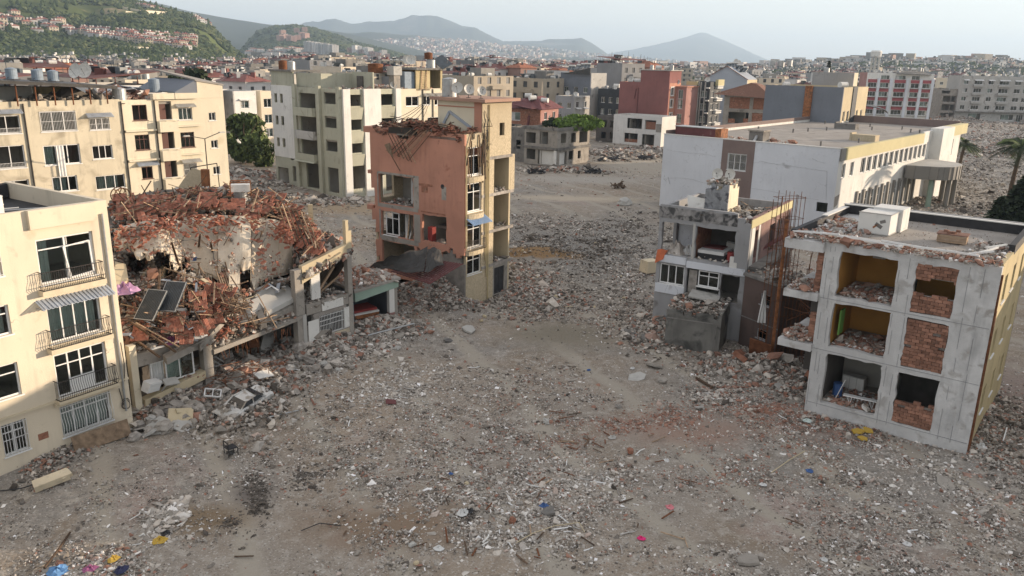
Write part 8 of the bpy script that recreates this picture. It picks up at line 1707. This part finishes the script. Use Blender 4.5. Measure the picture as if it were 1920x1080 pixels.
for k, (px, py, s, m_, lab, cat) in enumerate((
 (300,1015,.45,M_yellowfoam,'mustard cloth at the end of the light stone strip lower left','cloth'),(213,1050,.35,M_yellowfoam,'small mustard cloth in the rubbish at the lower left corner','cloth'),(170,1068,.4,M_magenta,'dark purple cloth in the rubbish at the lower left corner','cloth'),(108,1072,.6,mat('blue printed cloth',(.12,.25,.45),.9,.4,6,.1),'blue printed sheet in the rubbish at the lower left corner','cloth'),
 (228,1070,.4,mat('navy cloth',(.03,.035,.08),.9,.2,2,.1),'navy cloth in the rubbish at the bottom left','cloth'),(310,1002,.35,M_black,'black bag in the stone strip at lower left','bag'),(165,728,.1,M_white,'',''),(868,964,.4,M_cloth,'white torn sack lying in the field bottom centre','sack'),(880,960,.3,M_black,'black patch of bag beside the white torn sack','bag'),
 (1020,950,.3,M_blueplastic,'bright blue plastic scrap in the lower centre of the field','plastic scrap'),(1033,954,.2,mat('navy plastic',(.03,.06,.2),.6,.2,2,0),'navy plastic scrap beside the bright blue one in the field','plastic scrap'),(1518,884,.3,M_blueplastic,'blue plastic scrap lying before the frame building','plastic scrap'),(845,890,.18,M_blueplastic,'small blue scrap left of centre in the field','plastic scrap'),
 (1202,1011,.25,mat('hot pink cloth',(.6,.03,.16),.9,.2,2,.1),'hot pink rag in the lower right of the field','rag'),(1256,952,.3,mat('rose plastic',(.55,.2,.22),.9,.2,2,.1),'rose coloured plastic scrap in the lower right of the field','plastic scrap'),(1186,692,.25,M_cloth,'white and blue packaging lying right of the field centre','packaging'),(1104,695,.2,M_blueplastic,'light blue scrap in the upper middle of the field','plastic scrap'),
 (1055,552,.45,M_black,'black box shaped scrap in the far middle of the field','scrap'),(1430,910,.25,M_cloth,'white bottle shaped scrap standing right of centre','plastic scrap'),(1512,790,.4,mat('pale green sheet',(.5,.58,.54),.9,.1,2,.1),'pale crumpled sheet in front of the left columns of the frame building','sheet'),(1250,865,.3,M_cloth,'white scrap of sheet in the reddish rubble','sheet'),(1148,822,.32,M_greylight,'pale boulder in the reddish rubble right of centre','boulder'),
 (822,1030,.3,M_cloth,'square white rag at the bottom centre','rag'),(432,850,.35,M_darkmetal,'burnt chair shaped frame in the left of the field','scrap'),(1840,840,.5,M_cloth,'white sheet at the right corner of the frame building','sheet'),(925,545,.5,mat('dark blue cloth',(.05,.1,.18),.9,.2,2,.1),'dark blue rag at the foot of the peach house stair tower','rag'),(1545,1050,.22,M_cloth,'white rag at the bottom right','rag'),(1700,1022,.25,M_cloth,'white tile scrap lying in the lower right field','scrap'),
 (1165,386,.9,mat('red scrap',(.4,.05,.05),.9,.2,2,.1),'red scrap far away before the burnt cars','scrap'),(1530,868,.0,M_white,'',''))):
    if s < .12: continue
    s *= .72
    cloth_heap('scrap' if cat in ('scrap','plastic scrap') else cat.replace(' ','_'), on(px, py, .03), s, m_, lab, cat, n=4, flat=U(.25,.5))
mb = MB(); [mb.beam(a_, b_, .035) for a_, b_ in (((-.25,-.25,0),(-.25,-.25,.8)),((.25,-.25,0),(.25,-.25,.45)),((-.25,.25,0),(-.25,.25,.8)),((.25,.25,0),(.25,.25,.45)),((-.25,-.25,.8),(-.25,.25,.8)),((-.25,-.25,.6),(-.25,.25,.6)))]; mb.box((0,0,.45),(.52,.52,.04)); place('burnt_chair', mb, M_black, on(434,856,.1), .8, 'small dark chair frame standing in the left of the field', 'chair')
for o_ in KIDS(t) if False else [c_ for c_ in bpy.data.objects if c_.parent and c_.parent.name == 'wrecked_car' and c_.name.startswith(('body','roof'))]:
    for v_ in o_.data.vertices:
        n_ = math.sin(v_.co.x*4.1+v_.co.y*3)*.05+U(-.03,.03); v_.co.z -= max(0, .16*math.exp(-((v_.co.x-.9)/.5)**2)+n_) if v_.co.z > .8 else 0; v_.co.y += n_*.6
def reg(px, py): return 'in the lower left of the field' if px < 560 else 'in the pale litter right of the wrecked car' if px < 870 and py < 800 else 'in the litter at the bottom centre' if px < 1260 and py > 840 else 'in the right of the field' if px > 1260 else 'in the middle of the field'
GP = 'white plastic strips '
for k in range(90):
    px, py = random.choice(((random.gauss(740,45),random.gauss(735,22)),(random.gauss(1080,60),random.gauss(900,14)),(random.gauss(1020,70),random.gauss(1005,16)),(U(640,800),U(690,790)),(U(860,1250),U(850,1040)),(U(980,1160),U(860,1010)),(U(560,1900),U(620,1070)),(U(250,340),U(950,1040)),(U(1240,1500),U(640,900))))
    if (px > 1480 and py < 850): continue
    L_ = U(.2,.8); w_ = U(.03,.07); bn = Vector((U(.1,.5),U(-.3,.3),U(-.02,.1))); mb = MB(); mb.beam((-L_/2,0,0),(L_*.2,0,0),w_,.025); mb.beam((L_*.2,0,0),Vector((L_*.2,0,0))+bn*L_,w_,.025); place('plastic_strip', mb, random.choice((M_pvc,M_white,M_greylight,M_concrub,M_cloth)), on(px, py, .06), (U(-.12,.12),U(-.12,.12),U(0,3.1)), 'white plastic strip lying '+reg(px, py), 'plastic strip', GP+reg(px, py))
GW = 'wooden laths '
for k in range(60):
    px, py = random.choice(((U(820,1300),U(820,1060)),(U(420,1900),U(640,1070)),(U(1000,1240),U(770,870)))); 
    if (px > 1480 and py < 850) or (px < 500 and py < 800): continue
    mb = MB(); mb.box((0,0,0),(U(.3,1.1),U(.03,.08),.03)); place('wooden_lath', mb, random.choice((M_wood,M_rust,M_wooddark)), on(px, py, .1), (U(-.1,.1),U(-.1,.1),U(0,3.1)), 'brown wooden lath lying '+reg(px, py), 'lath', GW+reg(px, py))
for k in range(46):
    px, py = random.choice(((U(560,1880),U(640,1070)),(U(900,1250),U(400,620)))); 
    if (px > 1480 and py < 860): continue
    chunk(px, py, U(.25,.5), random.choice((M_greylight,M_concrub,M_beige,M_brickwall)), 'head sized lump of masonry lying '+reg(px, py), 'masonry lump', 'masonry lumps '+reg(px, py), name='masonry_lump')
for (pts, m_, lab, nm, r_) in (([(968,1022),(1000,1004),(1040,990),(1086,984),(1096,1002)],M_beige,'thin pale hose curving through the lower centre of the field','hose',.02),([(1446,890),(1480,866),(1508,850)],M_beige,'long pale stick before the frame building','stick',.03),([(84,1070),(110,1035),(132,1003)],M_wooddark,'long dark branch in the lower left corner','branch',.05),([(0,925),(40,920),(80,905)],M_black,'black hose lying along the base of the cream block','hose',.03),([(565,1000),(600,985),(640,990)],M_black,'black wire in the bottom left of the field','wire',.02),([(1305,712),(1335,730)],M_wooddark,'dark beam lying in front of the concrete block','beam',.09),([(1880,830),(1887,806)],M_pvc,'white pipe standing in the ground at the right edge','pipe',.04),([(975,580),(1075,577)],M_beige,'long pale pole lying across the far field','pole',.04),([(500,785),(560,772)],M_tank,'grey bar lying right of the wrecked car','bar',.04)):
    mb = MB(); P = [on(*p, .12) for p in pts]; [mb.tube(a_-P[0], b_-P[0], r_, n=6) for a_, b_ in zip(P, P[1:])]; place(nm, mb, m_, P[0], 0, lab, nm)
for k, (px, py, w, lab) in enumerate(((1110,322,2.2,'dark mass of burnt sheet metal beside the gutted grey house'),(1150,300,3.5,'burnt out wrecks heaped before the white framed ruin'),(1210,300,2.5,'right end of the burnt wreck row before the white framed ruin'),(1008,325,2.2,'dark bent branches lying before the gutted grey house'),(1158,353,1.6,'dark pile of posts in the far sunlit ground'))):
    mb = MB(); [mb.box((U(-w,w)*.8,U(-w,w)*.4,U(0,.6)),(U(.3,1.2)*w*.5,U(.2,.6)*w*.4,U(.05,.3)),(U(-.5,.5),U(-.5,.5),U(0,3))) for _ in range(14)]; [mb.tube((U(-w,w)*.8,U(-1,1),.2),(U(-w,w),U(-1,1),U(.2,1.4)),.06,n=4) for _ in range(10)]; place('scrap_pile', mb, M_black if k < 4 else M_wooddark, on(px, py, .1), .1*k, lab, 'scrap pile')
chunk(1170,386,2.2,M_greylight,'big pale boulder in the middle of the far cleared ground','boulder',name='boulder'); mb = MB(); mb.box((0,0,.7),(1.6,1.1,1.2),(.05,.05,.3)); place('concrete_box', mb, M_creamlow, on(1217,512,0), .3, 'square concrete box left of the burnt house in the field', 'concrete box')

# ------------------------------------------------------------------ the uncountable rubble field
def field(n, y0, y1, b0, b1, seed, pw=1.0, dens=None):
    r = np.random.default_rng(seed); y = y0+(y1-y0)*r.random(n)**pw; x = y*(b0+(b1-b0)*r.random(n)); k = outside(x, y, .15)
    if dens is not None: k &= r.random(n) < dens(x, y)
    return x[k], y[k]
def pil(x, y):      # where rubble lies thick
    d = fbm(x*.11+5, y*.11, 4); d2 = fbm(x*.45, y*.45+9, 3); tr = np.exp(-((x+.35*(y-60)+3)/5.5)**2)*.55      # worn track
    d3 = fbm(x*.05+31, y*.05+7, 3); return np.clip((d-.42)*3.6*(.35+1.3*d2)+(d3-.45)*1.2+.08+.75*np.clip((x+3)/14,0,1)*(y < 47)-.3*(x < -6)*(y < 42)-tr*(y > 30), .03, 1)
def tfield(r, n, x, y):
    red = np.exp(-((x-10)/10)**2-((y-40)/6)**2)*.34+.07+.4*np.exp(-((x-19)/5)**2-((y-43)/3)**2); t_ = r.random(n)*.70; t_ = np.where(r.random(n) < red, r.uniform(.73,.85,n), t_); t_ = np.where(r.random(n) < .06, r.uniform(.86,1,n), t_); return t_
x, y = field(230000, 22, 48, -.80, .80, 201, 1, pil); stones('rubble_field', x, y, .048, .55, tfield, .6, seed=301)
x, y = field(170000, 22, 60, -.78, .80, 202, 1, pil); stones('rubble_chips', x, y, .027, .4, tfield, .6, seed=302)
x, y = field(15000, 22, 52, -.2, .80, 213, 1, pil); stones('rubble_lumps', x, y, .095, .4, tfield, .6, seed=313)
x, y = field(9000, 22, 75, -.75, .78, 203, 1, pil); stones('rubble_lumps', x, y, .12, .42, tfield, .6, seed=303)
x, y = field(110000, 48, 95, -.4, .55, 204, 1, pil); stones('rubble_field', x, y, .08, .55, tfield, .6, seed=304)
x, y = field(70000, 95, 190, -.35, .75, 205, 1, lambda x, y: pil(x, y)*(.25+.75*((x > 45) | (y < 108)))); stones('rubble_field', x, y, .15, .5, lambda r, n, x, y: r.random(n)**.8*.95, .5, seed=305)
x, y = field(60000, 190, 330, -.3, .75, 206, 1, lambda x, y: (x > 40)*.9+.15); stones('rubble_field', x, y, .34, .5, lambda r, n, x, y: r.random(n)*.95, .6, seed=306)
x, y = field(42000, 22, 70, -.7, .78, 207, 1, lambda x, y: pil(x, y)*.8); stones('splinter_litter', x, y, .028, .4, lambda r, n, x, y: r.choice([.03,.1,.3,.7,.8,.98,1.0], n), .5, long=3.4, kind='slab', seed=307)
x, y = field(9000, 22, 70, -.7, .78, 208, 1, pil); stones('plaster_flakes', x, y, .085, .4, lambda r, n, x, y: r.choice([.5,.9,.95,1.0,.8], n), .25, kind='slab', seed=308)
x, y = field(60000, 64, 108, -.18, .30, 215, 1, lambda x, y: pil(x, y)*.8+.15); stones('rubble_field', x, y, .11, .5, lambda r, n, x, y: r.random(n)**1.3*.72+.28*(r.random(n) < .05), .6, seed=315)
x, y = field(52000, 100, 260, .36, .74, 216, 1, lambda x, y: .35+.65*(fbm(x*.06, y*.06, 3) > .45)); stones('rubble_field', x, y, .24, .5, lambda r, n, x, y: r.random(n)**1.2*.72, .6, seed=316)
# thick heaps on the mounds
for k, (a_, b_, sx, sy, n, s) in enumerate(((-6.6,63.8,2.8,1.6,6500,.115),(17,50.3,2.8,2,2200,.15),(11,58,2.2,4,2600,.15),(20,46.8,3,1.6,1600,.12),(-20.4,43.0,2,2,1200,.16),(-16.8,47.2,2.6,2.8,2400,.17),(-13.2,52.3,2.8,2.6,2400,.18),(-9.4,57.4,2.2,1.8,1400,.16),(-22.8,37.4,1.2,3.2,1400,.10),(22,43,4.5,1.6,2600,.1),(26.5,39.5,1.5,3,1200,.1),(30,46,2,6,1600,.13),(10,150,7,3,900,.3),(24,180,9,7,3800,.33),(33,188,8,5,1500,.3),(-45,126,8,8,2600,.4),(-30,113,7,3,1400,.35),(0,72,2.5,6,2600,.16),(2,66,4,4,2600,.13),(-12,66,3,3,1800,.2))):
    r = np.random.default_rng(400+k); x = r.normal(a_, sx*.62, n); y = r.normal(b_, sy*.62, n); kk = outside(x, y, .1); stones('heap_stones', x[kk], y[kk], s, .5, (lambda r, n, x, y: np.where(r.random(n) < .15, r.uniform(.74,.84,n), r.uniform(0,.72,n))) , .75, seed=500+k, lift=.1)

r = np.random.default_rng(77); n = 900; x = r.normal(pc.x, 1.9, n); y = r.normal(pc.y, 1.9, n); d_ = (x-pc.x)*math.cos(1.05)+(y-pc.y)*math.sin(1.05); e_ = -(x-pc.x)*math.sin(1.05)+(y-pc.y)*math.cos(1.05); k = (np.abs(e_) > .45) | (np.abs(d_) > 1.3); stones('car_rubble', x[k], y[k], .17, .5, lambda r, n, x, y: r.random(n)*.93, .8, seed=78, lift=.3)

dk = lambda r, n, x, y: r.uniform(0,.12,n); lt = lambda r, n, x, y: np.where(r.random(n) < .80, r.uniform(.25,.72,n), r.uniform(.86,.99,n)); rd = lambda r, n, x, y: np.where(r.random(n) < .7, r.uniform(.74,.84,n), r.uniform(.2,.7,n)); mxd = lambda r, n, x, y: r.random(n)
for k, (px, py, rx, ry, n, s_, tf) in enumerate(((480,925,22,42,700,.07,dk),(575,890,26,22,420,.08,dk),(440,980,30,12,160,.07,dk),(740,735,75,24,1900,.085,lt),(790,700,70,20,900,.09,lt),(300,985,34,34,420,.12,lt),(330,960,20,18,160,.16,lt),(200,1055,80,24,900,.09,mxd),(1080,905,90,34,2600,.07,lt),(960,980,130,50,3600,.07,lt),(1150,800,80,14,1500,.06,rd),(1060,830,50,10,700,.05,rd),(1250,780,60,20,1200,.07,rd),(1500,770,120,26,2600,.09,rd),(1350,740,60,20,1200,.10,mxd),(1700,880,120,40,2600,.08,lt),(1850,930,60,60,1800,.09,mxd),(880,965,14,12,160,.08,dk),(1420,720,60,18,900,.12,rd),(640,660,60,14,900,.14,lt),(720,620,40,10,500,.14,lt),(1100,470,90,40,2200,.14,dk),(1180,540,50,50,1500,.13,mxd),(1000,450,50,14,600,.15,dk),(1030,545,60,20,700,.12,mxd),(980,530,34,16,500,.16,lt),(1180,420,40,20,500,.15,dk))):
    r = np.random.default_rng(900+k); c_ = on(px, py); ex = on(px+rx, py); ey = on(px, py-ry); q1, q2 = r.normal(0,.6,n), r.normal(0,.6,n)
    x = c_.x+(ex.x-c_.x)*q1+(ey.x-c_.x)*q2; y = c_.y+(ex.y-c_.y)*q1+(ey.y-c_.y)*q2; kk = outside(x, y, .1); stones('litter_patch', x[kk], y[kk], s_, .5, tf, .6, seed=950+k)

def car_z(x, y): return gh(x, y)+.62
r = np.random.default_rng(79); n = 150; d_ = r.uniform(-1.6,1.6,n); e_ = r.uniform(-.6,.6,n); x = pc.x+d_*math.cos(1.05)-e_*math.sin(1.05); y = pc.y+d_*math.sin(1.05)+e_*math.cos(1.05); stones('car_dirt', x, y, .09, .5, lambda r, n, x, y: r.random(n)*.7, .6, seed=80, zf=car_z)
for k in range(30):
    px, py = random.choice(((U(1180,1245),U(590,720)),(U(680,900),U(590,660)),(U(1250,1500),U(690,770)),(U(240,420),U(740,830)),(U(860,1900),U(880,1060)),(U(560,680),U(640,700))))
    sz = U(.3,.75); mb = MB(); mb.poly([Vector((*p, U(.08,.16))) for p in shard(sz, random.choice((4,5,6)), U(.9,1.5))], U(.08,.16)); place('masonry_piece', mb, random.choice((M_concrete,M_greylight,M_concrub,M_concrete,M_concdark)), on(px, py, .05), (U(-.35,.35),U(-.35,.35),U(0,6)), 'broken flat masonry piece lying '+reg(px, py), 'masonry piece', 'masonry pieces '+reg(px, py))
